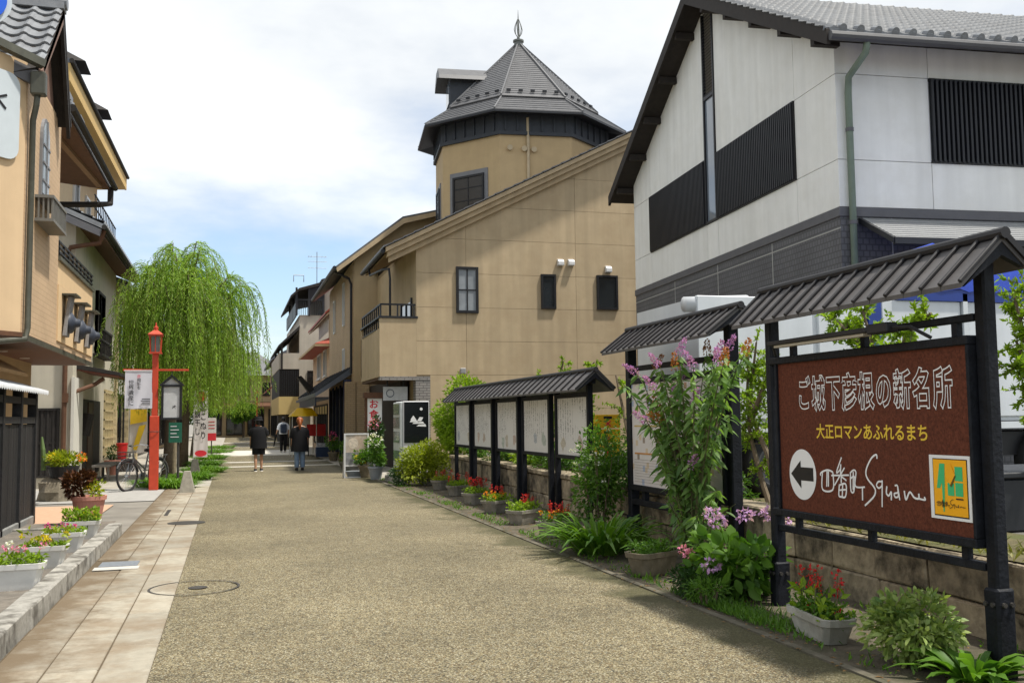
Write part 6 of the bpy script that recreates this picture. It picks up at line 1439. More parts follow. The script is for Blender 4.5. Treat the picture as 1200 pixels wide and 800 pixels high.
def body(parent, h, mat, stride=.12, arms=None):
    s = h/1.68; J = {}; E = []
    def j(k, p, r): J[k] = (tuple(c*s for c in p), r*s if not isinstance(r, tuple) else tuple(q*s for q in r))
    j('pelvis', (0, 0, .92), (.13, .10)); j('waist', (0, .01, 1.06), (.115, .085)); j('chest', (0, .0, 1.25), (.135, .095)); j('upper', (0, .01, 1.37), (.10, .075)); j('neck', (0, .02, 1.44), .048); j('jaw', (0, .04, 1.52), .062); j('head', (0, .035, 1.60), .085); j('crown', (0, .03, 1.645), .06)
    E += [('pelvis', 'waist'), ('waist', 'chest'), ('chest', 'upper'), ('upper', 'neck'), ('neck', 'jaw'), ('jaw', 'head'), ('head', 'crown')]
    for sd, n in ((-1, 'l'), (1, 'r')):
        st = stride*sd
        j('hip'+n, (.085*sd, 0, .86), .085); j('knee'+n, (.09*sd, st*.55+.02, .48), .056); j('calf'+n, (.09*sd, st*.8-.02, .34), .052); j('ank'+n, (.09*sd, st-.03, .09), .036); j('heel'+n, (.09*sd, st-.05, .045), .036); j('ball'+n, (.10*sd, st+.09, .03), .035); j('toe'+n, (.10*sd, st+.15, .024), .022)
        E += [('pelvis', 'hip'+n), ('hip'+n, 'knee'+n), ('knee'+n, 'calf'+n), ('calf'+n, 'ank'+n), ('ank'+n, 'heel'+n), ('heel'+n, 'ball'+n), ('ball'+n, 'toe'+n)]
        a = (arms or {}).get(n) or ((.175*sd, 0, 1.35), (.235*sd, -.04*sd, 1.10), (.25*sd, .05-.02*sd, .87))
        sh, el, wr = [Vector(p) for p in a]
        j('sh'+n, sh, .055); j('el'+n, el, .040); j('wr'+n, wr, .026)
        d = (wr-el).normalized(); sx = d.cross(Vector((0, 1, 0))); sx = sx.normalized() if sx.length > .1 else Vector((1, 0, 0)); sy = Vector((0, 1, 0)); sy = (sy - d*sy.dot(d)).normalized()
        pm = wr + d*.05; j('palm'+n, pm, (.030, .022))
        E += [('upper', 'sh'+n), ('sh'+n, 'el'+n), ('el'+n, 'wr'+n), ('wr'+n, 'palm'+n)]
        for q, (off, ln) in enumerate(((-.027, .055), (-.009, .068), (.010, .064), (.027, .050))):
            b0 = pm + d*.035 + sy*off; b1 = b0 + d*ln*.6; b2 = b1 + d*ln*.35 - sx*sd*.02
            j('f%s%da' % (n, q), b0, .010); j('f%s%db' % (n, q), b1, .009); j('f%s%dc' % (n, q), b2, .007)
            E += [('palm'+n, 'f%s%da' % (n, q)), ('f%s%da' % (n, q), 'f%s%db' % (n, q)), ('f%s%db' % (n, q), 'f%s%dc' % (n, q))]
        t0 = wr + d*.03 + sy*.032; t1 = t0 + d*.035 + sy*.018; j('t%sa' % n, t0, .011); j('t%sb' % n, t1, .009)
        E += [('palm'+n, 't%sa' % n), ('t%sa' % n, 't%sb' % n)]
    return skin_mesh('body', J, E, mat, parent, 'pelvis', 1), s
def loft(name, rings, mat, parent, seg=22, wob=.0, cap=False):
    vs = []; fs = []
    for i, (c, rx, ry) in enumerate(rings):
        for k in range(seg):
            a = 2*math.pi*k/seg; w = 1 + wob*math.sin(5*a+i*.7)*(i/len(rings))
            vs.append((c[0]+rx*w*math.cos(a), c[1]+ry*w*math.sin(a), c[2]))
    n = len(rings)
    fs = [(i*seg+k, i*seg+(k+1) % seg, (i+1)*seg+(k+1) % seg, (i+1)*seg+k) for i in range(n-1) for k in range(seg)]
    if cap: fs += [tuple(range(seg)), tuple((n-1)*seg+k for k in range(seg))]
    return MB().add(vs, fs).build(name, mat, parent, smooth=True)
def face(parent, s, dirn=1):
    mb = MB(); mb.lathe((0, 0, 0), [(.012*s, 0), (.016*s, .02*s), (.006*s, .035*s)], 8)
    mb.v = [(x, .125*s + y, 1.545*s + z) for x, y, z in mb.v]; mb.build('nose', m_skin, parent)
    mb = MB()
    for q in (-1, 1): mb.box((q*.034-.012)*s, (q*.034+.012)*s, .112*s, .122*s, 1.585*s, 1.597*s)
    mb.build('eye', m_black_print, parent)
    mb = MB(); mb.box(-.022*s, .022*s, .105*s, .113*s, 1.508*s, 1.516*s); mb.build('mouth', M('lips', (.35, .12, .1), .6), parent)
    mb = MB()
    for q in (-1, 1): mb.lathe((q*.088*s, .03*s, 1.55*s), [(.008*s, 0), (.018*s, .02*s), (.02*s, .045*s), (.008*s, .06*s)], 8)
    mb.build('ear', m_skin, parent)
def shoes(parent, s, stride, mat, sole):
    for sd in (-1, 1):
        st = stride*sd
        o = loft('shoe', [((.095*sd*s, (st+.04)*s, .0), .045*s, .13*s), ((.095*sd*s, (st+.045)*s, .02*s), .052*s, .14*s), ((.095*sd*s, (st+.03)*s, .055*s), .047*s, .125*s), ((.09*sd*s, (st-.02)*s, .085*s), .042*s, .065*s)], mat, parent, 14, cap=True)
        loft('sole', [((.095*sd*s, (st+.043)*s, -.004), .054*s, .142*s), ((.095*sd*s, (st+.043)*s, .018*s), .055*s, .143*s)], sole, o, 14, cap=True)
m_skin = M('skin', (.48, .27, .17), .55, .08, 10); m_blackcl = M('black_cloth', (.0055, .0055, .0075), .9, .3, 14, .2, 40); m_jean = M('light_denim', (.17, .24, .35), .9, .18, 14, .2, 60); m_whitecl = M('white_shirt', (.62, .65, .72), .85, .06, 8, .2, 30); m_sneak = M('sneaker', (.03, .03, .03), .7, .1, 8); m_soleW = M('white_sole', (.6, .58, .55), .7)
m_hairb = M('black_hair', (.010, .008, .007), .5, .3, 30); m_hairg = M('ginger_hair', (.26, .075, .02), .5, .35, 30)
# 1: black hat and black loose top
p1_ = thing('person', 'person in black hat, loose black top and shorts walking away on the left', 'person', (.83, 30.9, 0), local=True)
armr = {'r': ((.175, 0, 1.35), (.25, .03, 1.12), (.27, .26, 1.20))}
b_, s = body(p1_, 1.60, m_skin, .07, armr); face(p1_, s)
loft('top', [((0, .0, 1.42*s), .10*s, .075*s), ((0, 0, 1.39*s), .20*s, .11*s), ((0, 0, 1.28*s), .245*s, .14*s), ((0, 0, 1.1*s), .245*s, .15*s), ((0, 0, .9*s), .25*s, .16*s), ((0, 0, .72*s), .265*s, .17*s)], m_blackcl, p1_, wob=.05)
for sd in (-1, 1):
    e = Vector((.235*sd, -.03*sd, 1.12)) if sd < 0 else Vector((.25, .03, 1.12))
    MB().tube([Vector((.16*sd, 0, 1.36))*s, Vector((.215*sd, 0, 1.26))*s, e*s], [.075*s, .085*s, .082*s], 14, cap=False).build('sleeve', m_blackcl, p1_, smooth=True)
for sd in (-1, 1): loft('shorts', [((.085*sd*s, 0, .80*s), .12*s, .13*s), ((.088*sd*s, .01*sd, .6*s), .115*s, .12*s), ((.09*sd*s, .02*sd, .53*s), .115*s, .12*s)], m_blackcl, p1_, wob=.04)
loft('hair', [((0, .0, 1.47*s), .085*s, .075*s), ((0, .005, 1.53*s), .105*s, .10*s), ((0, .02, 1.60*s), .105*s, .11*s), ((0, .025, 1.66*s), .085*s, .09*s)], m_hairb, p1_, cap=True)
loft('hat', [((0, .02, 1.605*s), .15*s, .155*s), ((0, .02, 1.625*s), .115*s, .12*s), ((0, .02, 1.69*s), .108*s, .113*s), ((0, .02, 1.73*s), .095*s, .10*s), ((0, .02, 1.735*s), .01, .01)], m_blackcl, p1_)
shoes(p1_, s, .07, m_sneak, m_soleW)
# 2: ginger hair, long black tunic, jeans
p2_ = thing('person', 'person with tied ginger hair in long black tunic and light jeans', 'person', (2.04, 30.75, 0), local=True)
b_, s = body(p2_, 1.60, m_skin, .04); face(p2_, s)
loft('tunic', [((0, .0, 1.40*s), .12*s, .085*s), ((0, 0, 1.36*s), .215*s, .12*s), ((0, 0, 1.25*s), .25*s, .145*s), ((0, 0, 1.05*s), .245*s, .15*s), ((0, 0, .85*s), .26*s, .165*s), ((0, 0, .60*s), .285*s, .185*s)], m_blackcl, p2_, wob=.05)
for sd in (-1, 1): MB().tube([Vector((.16*sd, 0, 1.34))*s, Vector((.22*sd, 0, 1.22))*s, Vector((.25*sd, -.03*sd, 1.03))*s], [.075*s, .085*s, .075*s], 14, cap=False).build('sleeve', m_blackcl, p2_, smooth=True)
for sd in (-1, 1): loft('trouser_leg', [((.085*sd*s, 0, .75*s), .11*s, .12*s), ((.09*sd*s, .02*sd, .48*s), .085*s, .09*s), ((.09*sd*s, .04*sd-.02, .25*s), .078*s, .083*s), ((.09*sd*s, .04*sd-.02, .10*s), .075*s, .08*s)], m_jean, p2_, wob=.03)
loft('hair', [((0, -.01, 1.45*s), .05*s, .045*s), ((0, .0, 1.53*s), .09*s, .09*s), ((0, .02, 1.61*s), .108*s, .115*s), ((0, .025, 1.68*s), .08*s, .085*s), ((0, .025, 1.70*s), .02, .02)], m_hairg, p2_, cap=True)
MB().tube([(0, -.07*s, 1.60*s), (0, -.13*s, 1.55*s), (0, -.14*s, 1.45*s), (0, -.12*s, 1.34*s), (0, -.11*s, 1.28*s)], [.035, .045, .042, .03, .008], 10).build('ponytail', m_hairg, p2_, smooth=True)
shoes(p2_, s, .04, m_sneak, m_sneak)
# 3: white shirt and backpack
p3_ = thing('person', 'person in white shirt with navy backpack carrying a closed umbrella', 'person', (2.45, 48.6, 0), local=True)
b_, s = body(p3_, 1.68, m_skin, .06, {'l': ((-.175, 0, 1.35), (-.26, -.02, 1.12), (-.30, .10, .98))}); face(p3_, s)
loft('shirt', [((0, .0, 1.45*s), .07*s, .065*s), ((0, 0, 1.39*s), .20*s, .11*s), ((0, 0, 1.25*s), .215*s, .13*s), ((0, 0, 1.05*s), .20*s, .125*s), ((0, 0, .88*s), .20*s, .135*s)], m_whitecl, p3_, wob=.04)
for sd in (-1, 1): MB().tube([Vector((.15*sd, 0, 1.36))*s, Vector((.215*sd, 0, 1.24))*s, Vector((.25*sd, -.03, 1.08))*s], [.072*s, .075*s, .068*s], 14, cap=False).build('sleeve', m_whitecl, p3_, smooth=True)
loft('trousers', [((0, 0, .95*s), .165*s, .125*s), ((0, 0, .80*s), .175*s, .13*s)], m_blackcl, p3_)
for sd in (-1, 1): loft('trouser_leg', [((.085*sd*s, 0, .84*s), .10*s, .12*s), ((.088*sd*s, .02*sd, .48*s), .078*s, .085*s), ((.09*sd*s, .06*sd-.02, .08*s), .06*s, .065*s)], m_blackcl, p3_, wob=.02)
loft('hair', [((0, .0, 1.50*s), .08*s, .08*s), ((0, .02, 1.58*s), .102*s, .11*s), ((0, .03, 1.66*s), .09*s, .10*s), ((0, .03, 1.71*s), .03, .03)], m_hairb, p3_, cap=True)
shoes(p3_, s, .06, m_soleW, m_soleW)
bp_ = thing('backpack', 'navy backpack worn by the person in white shirt', 'backpack', (2.45, 48.42, 1.0), local=True)
MB().box(-.15, .15, -.10, .06, -.08, .36).build('bag', M('navy_cloth', (.03, .045, .085), .8, .15, 12), bp_, bevel=.05)
MB().box(-.11, .11, -.15, -.10, -.05, .15).build('pocket', M('navy_cloth', (.03, .045, .085)), bp_, bevel=.02)
mb = MB()
for q in (-.1, .1): mb.tube([(q, .05, .34), (q, .18, .42), (q, .27, .36)], .018, 6)
mb.build('strap', M('navy_cloth', (.03, .045, .085)), bp_)
ub = thing('umbrella', 'closed dark umbrella in the hand of the person with the backpack', 'umbrella', (2.15, 48.75, .98), local=True)
MB().tube([(0, 0, .05), (-.03, .05, -.1), (-.12, .15, -.65), (-.13, .16, -.72)], [.02, .045, .03, .006], 8).build('canopy', m_blackcl, ub); MB().tube([(0, 0, .16), (0, -.0, .0)], .012, 6).build('handle', m_timber, ub)
ph_ = thing('phone', 'pale phone held up in the hand of the person in the black hat', 'phone', (1.10, 31.22, 1.17))
MB().box(1.075, 1.12, 31.2, 31.215, 1.12, 1.24).build('case', m_vent, ph_, bevel=.004)
# ================================================================= PLANTS
lm_willow = leaf_mat('willow_leaf', (.10, .19, .02), (.36, .52, .085), .5)
lm_bright = leaf_mat('bright_leaf', (.10, .19, .012), (.30, .42, .03), .42)
lm_mid = leaf_mat('mid_leaf', (.03, .095, .010), (.13, .25, .028), .34)
lm_dark = leaf_mat('dark_leaf', (.012, .04, .010), (.05, .11, .022), .22, .4)
lm_var = leaf_mat('variegated_leaf', (.045, .12, .02), (.36, .43, .13), .3)
lm_bud = leaf_mat('lance_leaf', (.035, .10, .018), (.21, .33, .09), .38)
lm_grass = leaf_mat('grass_blade', (.035, .11, .010), (.16, .29, .03), .34)
lm_yel = leaf_mat('yellow_green_leaf', (.12, .17, .012), (.36, .40, .025), .38)
lm_purple = leaf_mat('purple_leaf', (.03, .012, .008), (.13, .05, .02), .2)
m_bark = M('willow_bark', (.085, .065, .045), .95, .35, 14, .9, 40)
m_stem = M('green_stem', (.10, .10, .045), .8, .25, 12)
m_twig = M('grey_twig', (.15, .115, .075), .85, .3, 14)
fl = {k: leaf_mat('petal_'+k, a, b, .3, .6) for k, (a, b) in dict(lilac=((.40, .20, .50), (.62, .40, .66)), pink=((.55, .12, .28), (.75, .35, .48)), red=((.38, .01, .015), (.62, .03, .03)), orange=((.6, .12, .01), (.75, .33, .02)), yellow=((.62, .45, .01), (.8, .66, .06)), violet=((.36, .14, .42), (.56, .30, .58)), white=((.6, .6, .55), (.75, .75, .7)), rust=((.28, .09, .02), (.42, .17, .04)), magenta=((.5, .03, .18), (.68, .10, .3))).items()}

def blob(name, P0, r, n, size, mat, parent, seed=0, flat=.9):
    g = np.random.default_rng(seed); d = unit(g.normal(size=(n, 3))); d[:, 2] *= flat
    return leaves(name, np.array(P0)+d*np.array(r)*g.uniform(.6, 1, (n, 1)), unit(d+g.normal(size=(n, 3))*.5), size*g.uniform(.7, 1.2, n), size*.8, mat, parent)
def bush(name, label, cat, loc, r, n, ls, mat, seed=0, group=None, lw=.45, stems=5, shell=.3, lumps=10, flat=.1, droop=0.0, zc=None, seg=1):
    t = thing(name, label, cat, loc, group=group)
    zc = r[2]*.92 if zc is None else zc
    c = (loc[0], loc[1], loc[2]+zc)
    P, D = crown_points(c, r, n, shell, lumps, seed, flat)
    g = np.random.default_rng(seed+5)
    D = unit(D + g.normal(size=D.shape)*.45 - np.array([0, 0, droop]))
    L_ = ls*g.uniform(.65, 1.25, n)
    leaves('foliage', P, D, L_, L_*lw, mat, t, bend=.12, seg=seg)
    mb = MB(); rr = random.Random(seed)
    for k in range(stems):
        a = 2*math.pi*k/stems+rr.random(); q = Vector((c[0]+r[0]*.55*math.cos(a), c[1]+r[1]*.55*math.sin(a), c[2]+r[2]*rr.uniform(.1, .6))); b = Vector((loc[0]+.04*math.cos(a), loc[1]+.04*math.sin(a), loc[2]-.02))
        mb.tube([b, b.lerp(q, .5)+Vector((0, 0, .04)), q], [.012, .009, .004], 5)
    mb.build('stem', m_twig, t)
    return t
def blades(name, parent, c, r, n, ln, w, mat, seed=0, bend=.6, up=1.2):
    g = np.random.default_rng(seed); a = g.uniform(0, 2*math.pi, n); q = np.sqrt(g.uniform(0, 1, n))
    P = np.stack([c[0]+r*q*np.cos(a), c[1]+r*q*np.sin(a), np.full(n, c[2])], 1)
    D = np.stack([np.cos(a)*(.25+q*.9), np.sin(a)*(.25+q*.9), np.full(n, up)], 1) + g.normal(size=(n, 3))*.18
    return leaves(name, P, D, ln*g.uniform(.6, 1.2, n), w*g.uniform(.7, 1.2, n), mat, parent, fold=.3, up=np.tile([0, 0, 1.0], (n, 1))+g.normal(size=(n, 3))*.1, bend=bend, seg=4)
def pot_mesh(L_, W, H, tp=.78, rim=.025):
    """tapered trough with a rim, open at the top"""
    def rect(s, z, e=0): a, b = L_/2*s+e, W/2*s+e; k = min(.05, b*.35); return [(-a+k, -b, z), (a-k, -b, z), (a, -b+k, z), (a, b-k, z), (a-k, b, z), (-a+k, b, z), (-a, b-k, z), (-a, -b+k, z)]
    rg = [rect(tp, 0), rect(tp+.03, .02), rect(.97, H-.05), rect(.97, H-.045, rim*.6), rect(1, H, rim*.6), rect(1, H, -.012), rect(.93, H-.05, -.012)]
    vs = [p for r in rg for p in r]; fs = [(i*8+k, i*8+(k+1) % 8, (i+1)*8+(k+1) % 8, (i+1)*8+k) for i in range(len(rg)-1) for k in range(8)]
    fs += [tuple(range(7, -1, -1)), tuple(48+k for k in range(8))]
    return vs, fs
m_potw = M('white_planter', (.60, .59, .56), .6, .08, 8, .1, 60, stain=(.4, .38, .33), stain_amt=.5)
m_pots = M('stone_planter', (.30, .28, .24), .85, .25, 14, .4, 60, stain=(.11, .1, .07), stain_amt=.8)
m_potb = M('brown_planter', (.20, .165, .115), .85, .25, 14, .3, 60, stain=(.07, .06, .035), stain_amt=.8)
def planter(label, loc, rz, dims, pm, plants, group, seed):
    t = thing('planter', label, 'planter', loc, rz, group, local=True)
    L_, W, H = dims
    vs, fs = pot_mesh(L_, W, H); MB().add(vs, fs).build('trough', pm, t)
    MB().box(-L_*.40, L_*.40, -W*.36, W*.36, H*.6, H-.03).build('soil', m_earth, t)
    for i, (kind, mt, n, hgt, sz) in enumerate(plants):
        g = np.random.default_rng(seed*10+i)
        if kind == 'leaf':
            P = np.stack([g.uniform(-L_*.46, L_*.46, n), g.uniform(-W*.46, W*.46, n), H-.04+hgt*g.uniform(0, 1, n)**1.4], 1)
            D = np.stack([P[:, 0]*1.6, P[:, 1]*2.5, np.full(n, .35)], 1)+g.normal(size=(n, 3))*.5
            leaves('foliage', P, D, sz*g.uniform(.6, 1.3, n), sz*.5, mt, t, bend=.2)
        elif kind == 'blade':
            blades('foliage', t, (0, 0, H-.03), W*.4, n, hgt, sz, mt, seed, .5)
        elif kind == 'spike':      # upright red flower spikes
            Ps = []; st = MB()
            for k in range(n):
                x, y = g.uniform(-L_*.42, L_*.42), g.uniform(-W*.3, W*.3); h = hgt*g.uniform(.75, 1.1); lean = g.normal(size=2)*.03
                m_ = 22; tt = g.uniform(.45, 1, m_)
                Ps.append(np.stack([x+lean[0]*tt+g.normal(size=m_)*.012, y+lean[1]*tt+g.normal(size=m_)*.012, H+h*tt], 1))
                st.tube([(x, y, H-.03), (x+lean[0], y+lean[1], H+h)], .004, 4)
            for q in Ps: leaves('flower_spike', q, g.normal(size=q.shape)+np.array([0, 0, .3]), sz, sz*.6, mt, t)
            st.build('flower_stem', m_stem, t)
        elif kind == 'head':       # low round flower heads
            Ps = []; Ds = []
            for k in range(n):
                c = np.array([g.uniform(-L_*.48, L_*.48), g.uniform(-W*.5, W*.5), H+hgt*g.uniform(.5, 1.1)]); d = unit(g.normal(size=(10, 3))); Ps.append(c+d*sz*.3); Ds.append(d+np.array([0, 0, .4]))
            for q, d in zip(Ps, Ds): leaves('flower', q, d, sz*.55, sz*.5, mt, t)
    return t
# left white troughs behind the kerb
GL = 'white troughs of flowers along the left kerb'
for i, (y, pl_, lb) in enumerate([
    (9.37, [('leaf', lm_bright, 280, .11, .055), ('head', fl['pink'], 4, .16, .06), ('head', fl['white'], 2, .16, .05)], 'nearest white trough of flowers on the left kerb, pink blooms'),
    (10.62, [('leaf', lm_bright, 190, .06, .05), ('leaf', lm_yel, 70, .19, .065), ('head', fl['yellow'], 8, .09, .055), ('head', fl['magenta'], 2, .02, .05)], 'white trough with yellow flowers, second on the left kerb'),
    (11.83, [('leaf', lm_bright, 250, .09, .05), ('head', fl['magenta'], 6, .08, .05)], 'white trough with crimson flowers, third on the left kerb'),
    (13.12, [('leaf', lm_bright, 420, .18, .06), ('head', fl['yellow'], 3, .12, .045), ('head', fl['magenta'], 3, .05, .05)], 'white trough of tall green leaves nearest the terracotta pot')]):
    planter(lb, (-1.74, y, .10), math.radians(4), (.42, .25, .22), m_potw, pl_, GL, 20+i)
tp = thing('terracotta_pot', 'large pinkish terracotta pot with dark purple leaved plant', 'pot plant', (-1.90, 15.0, .10))
MB().lathe((-1.90, 15.0, .10), [(.15, 0), (.16, .02), (.215, .33), (.235, .335), (.24, .39), (.215, .39), (.20, .34)], 28).build('pot', M('terracotta_pink', (.50, .22, .165), .75, .1, 8, .15, 40, stain=(.4, .2, .16), stain_amt=.4), tp, smooth=False)
P, D = crown_points((-2.06, 15.0, .72), (.20, .20, .27), 420, .3, 7, 3); leaves('foliage', P, D+np.array([0, 0, .3]), .09, .045, lm_purple, tp, bend=.2)
P, D = crown_points((-1.83, 14.98, .55), (.20, .18, .12), 200, .3, 6, 4); leaves('trailing_foliage', P, D, .06, .035, lm_yel, tp); blob('flowers', (-1.85, 14.93, .60), (.12, .05, .06), 30, .04, fl['yellow'], tp, 2)
MB().tube([(-1.95, 15, .45), (-2.06, 15, .75)], .012, 6).build('stem', m_twig, tp)
bp2 = thing('black_flower_pot', 'low black pot of yellow flowers on the boulder', 'pot plant', (-3.15, 21.15, .46))
MB().lathe((-3.15, 21.15, .45), [(.24, 0), (.30, .22), (.31, .22), (.28, .2)], 22).build('pot', M('black_plastic', (.012, .012, .013), .5), bp2)
P, D = crown_points((-3.12, 21.15, .80), (.42, .32, .20), 700, .3, 9, 8); leaves('foliage', P, D+np.array([0, 0, .3]), .08, .035, lm_yel, bp2); blob('flowers', (-3.3, 21.0, .85), (.10, .1, .08), 60, .05, fl['yellow'], bp2, 9); blob('flowers', (-2.80, 21.0, .85), (.10, .1, .08), 40, .05, fl['orange'], bp2, 10)
mb = MB(); mb.tube([(-3.5, 21.1, .6), (-3.52, 21.1, 1.0), (-3.55, 21.12, 1.25)], [.05, .045, .02], 6); mb.build('cactus_stem', M('cactus_green', (.10, .16, .05), .7), bp2)
t3 = thing('small_terracotta_pot', 'small terracotta pot beside the bench at the doorway', 'pot plant', (-3.3, 31, 0)); MB().lathe((-3.3, 31, 0), [(.16, 0), (.22, .36), (.24, .36), (.24, .42), (.2, .42)], 20).build('pot', M('terracotta_pink', (.5, .22, .165)), t3); bush_c = crown_points((-3.3, 31, .6), (.25, .25, .22), 220, .3, 6, 77); leaves('foliage', bush_c[0], bush_c[1], .08, .04, lm_dark, t3)

# right-hand stone planters
GR = 'stone planters along the notice boards'
rp = [(3.86, 5.95, 82, (.60, .22, .17), M('old_white_planter', (.42, .41, .37), .8, .2, 10, .3, 50, stain=(.2, .19, .15), stain_amt=.8), [('leaf', lm_mid, 320, .12, .05), ('leaf', lm_bright, 90, .20, .075), ('spike', fl['red'], 7, .30, .028), ('head', fl['red'], 4, .02, .045)], 'weathered white trough of red salvia in front of the brown sign'),
      (3.90, 8.80, 25, (.52, .28, .22), m_potb, [('leaf', lm_mid, 520, .13, .045), ('blade', lm_grass, 9, .42, .045)], 'brown planter with a grassy sprout under the map board'),
      (4.02, 12.05, 35, (.56, .28, .20), m_pots, [('leaf', lm_mid, 330, .14, .05), ('spike', fl['red'], 6, .22, .03), ('head', fl['orange'], 10, .10, .05)], 'stone planter with orange and red flowers beside the strap leaved clump'),
      (4.05, 13.62, 35, (.52, .28, .20), m_pots, [('leaf', lm_bright, 380, .14, .055), ('spike', fl['red'], 5, .22, .03)], 'stone planter with light green leaves and two red spikes'),
      (4.12, 15.35, 35, (.52, .28, .20), m_pots, [('leaf', lm_bright, 330, .12, .055), ('spike', fl['red'], 4, .26, .03), ('head', fl['orange'], 12, .12, .05)], 'stone planter with orange flowers below the middle notice panel'),
      (4.20, 17.05, 35, (.52, .28, .20), m_pots, [('leaf', lm_bright, 330, .12, .055), ('spike', fl['red'], 11, .26, .032)], 'stone planter with a full tuft of red flowers'),
      (4.36, 19.1, 35, (.52, .28, .20), m_pots, [('leaf', lm_bright, 330, .12, .055), ('spike', fl['red'], 7, .24, .03)], 'stone planter fifth along the notice board, red spikes'),
      (4.40, 20.9, 35, (.50, .28, .20), m_pots, [('leaf', lm_yel, 300, .12, .055), ('spike', fl['red'], 5, .22, .03)], 'stone planter of yellow green leaves near the far end'),
      (4.40, 22.5, 35, (.50, .28, .20), m_pots, [('leaf', lm_yel, 300, .12, .055), ('spike', fl['red'], 4, .20, .03)], 'farthest stone planter below the azalea bush')]
for i, (x, y, a, dm_, pm, pl_, lb) in enumerate(rp): planter(lb, (x, y, .0), math.radians(a), dm_, pm, pl_, GR, 50+i)
for i, (x, y, lb) in enumerate(((3.75, 33.0, 'low brown trough with small plant farther along the right pavement'), (3.55, 30.6, 'small pale planter just beyond the standing sign'))):
    planter(lb, (x, y, 0), math.radians(20), (.6, .3, .24), (m_potb, m_pots)[i], [('leaf', lm_mid, 200, .18, .07), ('head', fl['yellow'], 4, .12, .06)], 'planters outside the shops', 70+i)

# foreground plants under the brown sign
bush('variegated_shrub', 'pale variegated shrub at the foot of the brown sign', 'shrub', (4.00, 5.12, 0), (.29, .30, .22), 2300, .055, lm_var, 31, lw=.46, shell=.25, lumps=20, seg=3)
asp = thing('broad_leaved_plant', 'dark broad leaved plant at the near sign post', 'plant', (4.08, 4.72, 0)); blades('foliage', asp, (4.02, 4.70, 0), .12, 60, .40, .07, lm_mid, 33, .5, 1.1)
asp2 = thing('broad_leaved_plant', 'bright low leaves beside the near sign post in the corner', 'plant', (3.98, 4.45, 0)); blades('foliage', asp2, (3.98, 4.45, 0), .09, 24, .20, .055, lm_mid, 34, .5, .8)
hy = bush('hydrangea', 'hydrangea bush with lilac flower heads between the two boards', 'shrub', (4.02, 7.42, 0), (.36, .38, .28), 520, .13, lm_mid, 41, lw=.62, shell=.45, lumps=12, seg=3)
for i, (x, y, z) in enumerate(((3.98, 7.72, .66), (4.15, 7.45, .67), (4.22, 7.18, .70), (4.28, 7.10, .67), (3.74, 7.28, .30), (4.0, 7.66, .60))):
    blob('flower_head', (x, y, z), (.075, .075, .055), 60, .035, fl['lilac'], hy, 80+i)
for i, (x, y, z) in enumerate(((3.72, 7.75, .36), (3.74, 7.68, .34))): blob('flower_head', (x, y, z), (.05, .05, .04), 34, .03, fl['pink'], hy, 90+i)
bush('low_juniper', 'dark feathery ground shrub below the hydrangea', 'shrub', (3.72, 7.62, 0), (.24, .34, .15), 1100, .055, lm_dark, 43, lw=.22, shell=.1)
bush('low_juniper', 'olive feathery shrub in front of the hydrangea', 'shrub', (3.68, 7.22, 0), (.20, .26, .13), 700, .05, lm_mid, 44, lw=.2, shell=.1)
dl = thing('strap_leaf_clump', 'arching strap leaved clump spilling over the path edge', 'plant', (3.92, 10.35, 0)); blades('foliage', dl, (3.98, 10.35, 0), .30, 230, .92, .042, lm_grass, 47, .55, 1.45)
bush('twiggy_shrub', 'leafy shrub with small white flowers by the near end of the notice board', 'shrub', (4.55, 11.9, 0), (.42, .66, .66), 3400, .062, lm_mid, 48, lw=.5, shell=.2, lumps=20, stems=8, zc=.74)
mb = MB()
for i in range(9): blob('white_flower', (4.3+random.uniform(-.1, .3), 11.9+random.uniform(-.5, .5), random.uniform(.7, 1.2)), (.03, .03, .02), 10, .03, fl['white'], bpy.data.objects['twiggy_shrub'], 100+i)

# butterfly bush in front of the map board: arching stems with lance leaves, a flower spike on each tip
bd = thing('butterfly_bush', 'tall butterfly bush with lilac flower spikes covering the map board', 'shrub', (4.42, 9.0, 0))
g = np.random.default_rng(5); LP = []; LD = []; LL = []; st = MB(); tips = []
nst = 44
for k in range(nst):
    a = 2*math.pi*k/nst + g.uniform(-.3, .3); sp = g.uniform(.12, .62); h = g.uniform(1.5, 2.5) if k % 3 else g.uniform(.6, 1.3)
    ex, ey = math.cos(a)*sp*.75 + (-.08), math.sin(a)*sp*1.9
    pts = []
    for t in np.linspace(0, 1, 9):
        pts.append(np.array([4.42+ex*t**1.5, 9.0+ey*t**1.3, h*(t - .12*t**4)]))
    st.tube(pts, [.014*(1-.75*t) for t in np.linspace(0, 1, 9)], 5)
    tips.append((pts[-1], pts[-1]-pts[-2]))
    for q in range(2, 9):
        n_ = 11
        for m_ in range(n_):
            t = m_/n_; p = pts[q-1]*(1-t)+pts[q]*t
            if p[2] < .75 and g.uniform() < .75: continue
            d = unit(np.array([g.normal(), g.normal(), g.uniform(-.5, .35)])); LP.append(p + d*.01); LD.append(d + np.array([0, 0, -.25])); LL.append(g.uniform(.07, .15))
LP, LD, LL = np.array(LP), np.array(LD), np.array(LL)
leaves('foliage', LP, LD, LL, LL*.32, lm_bud, bd, bend=.3, fold=.2, seg=3)
st.build('stem', m_stem, bd)
for i, (p, d) in enumerate(tips):
    if p[2] < .9 or i % 4 == 1: continue
    d = unit(d + g.normal(size=3)*np.array([.06, .06, .02])); n_ = 110; t = g.uniform(0, 1, n_); rr = .036*(1-.7*t)
    dr = unit(g.normal(size=(n_, 3))); P = p + np.outer(t*.17, d) + dr*rr[:, None]
    leaves('flower_spike', P, dr + d*.3, .022, .018, fl[('violet', 'lilac', 'violet', 'rust')[i % 4]], bd)
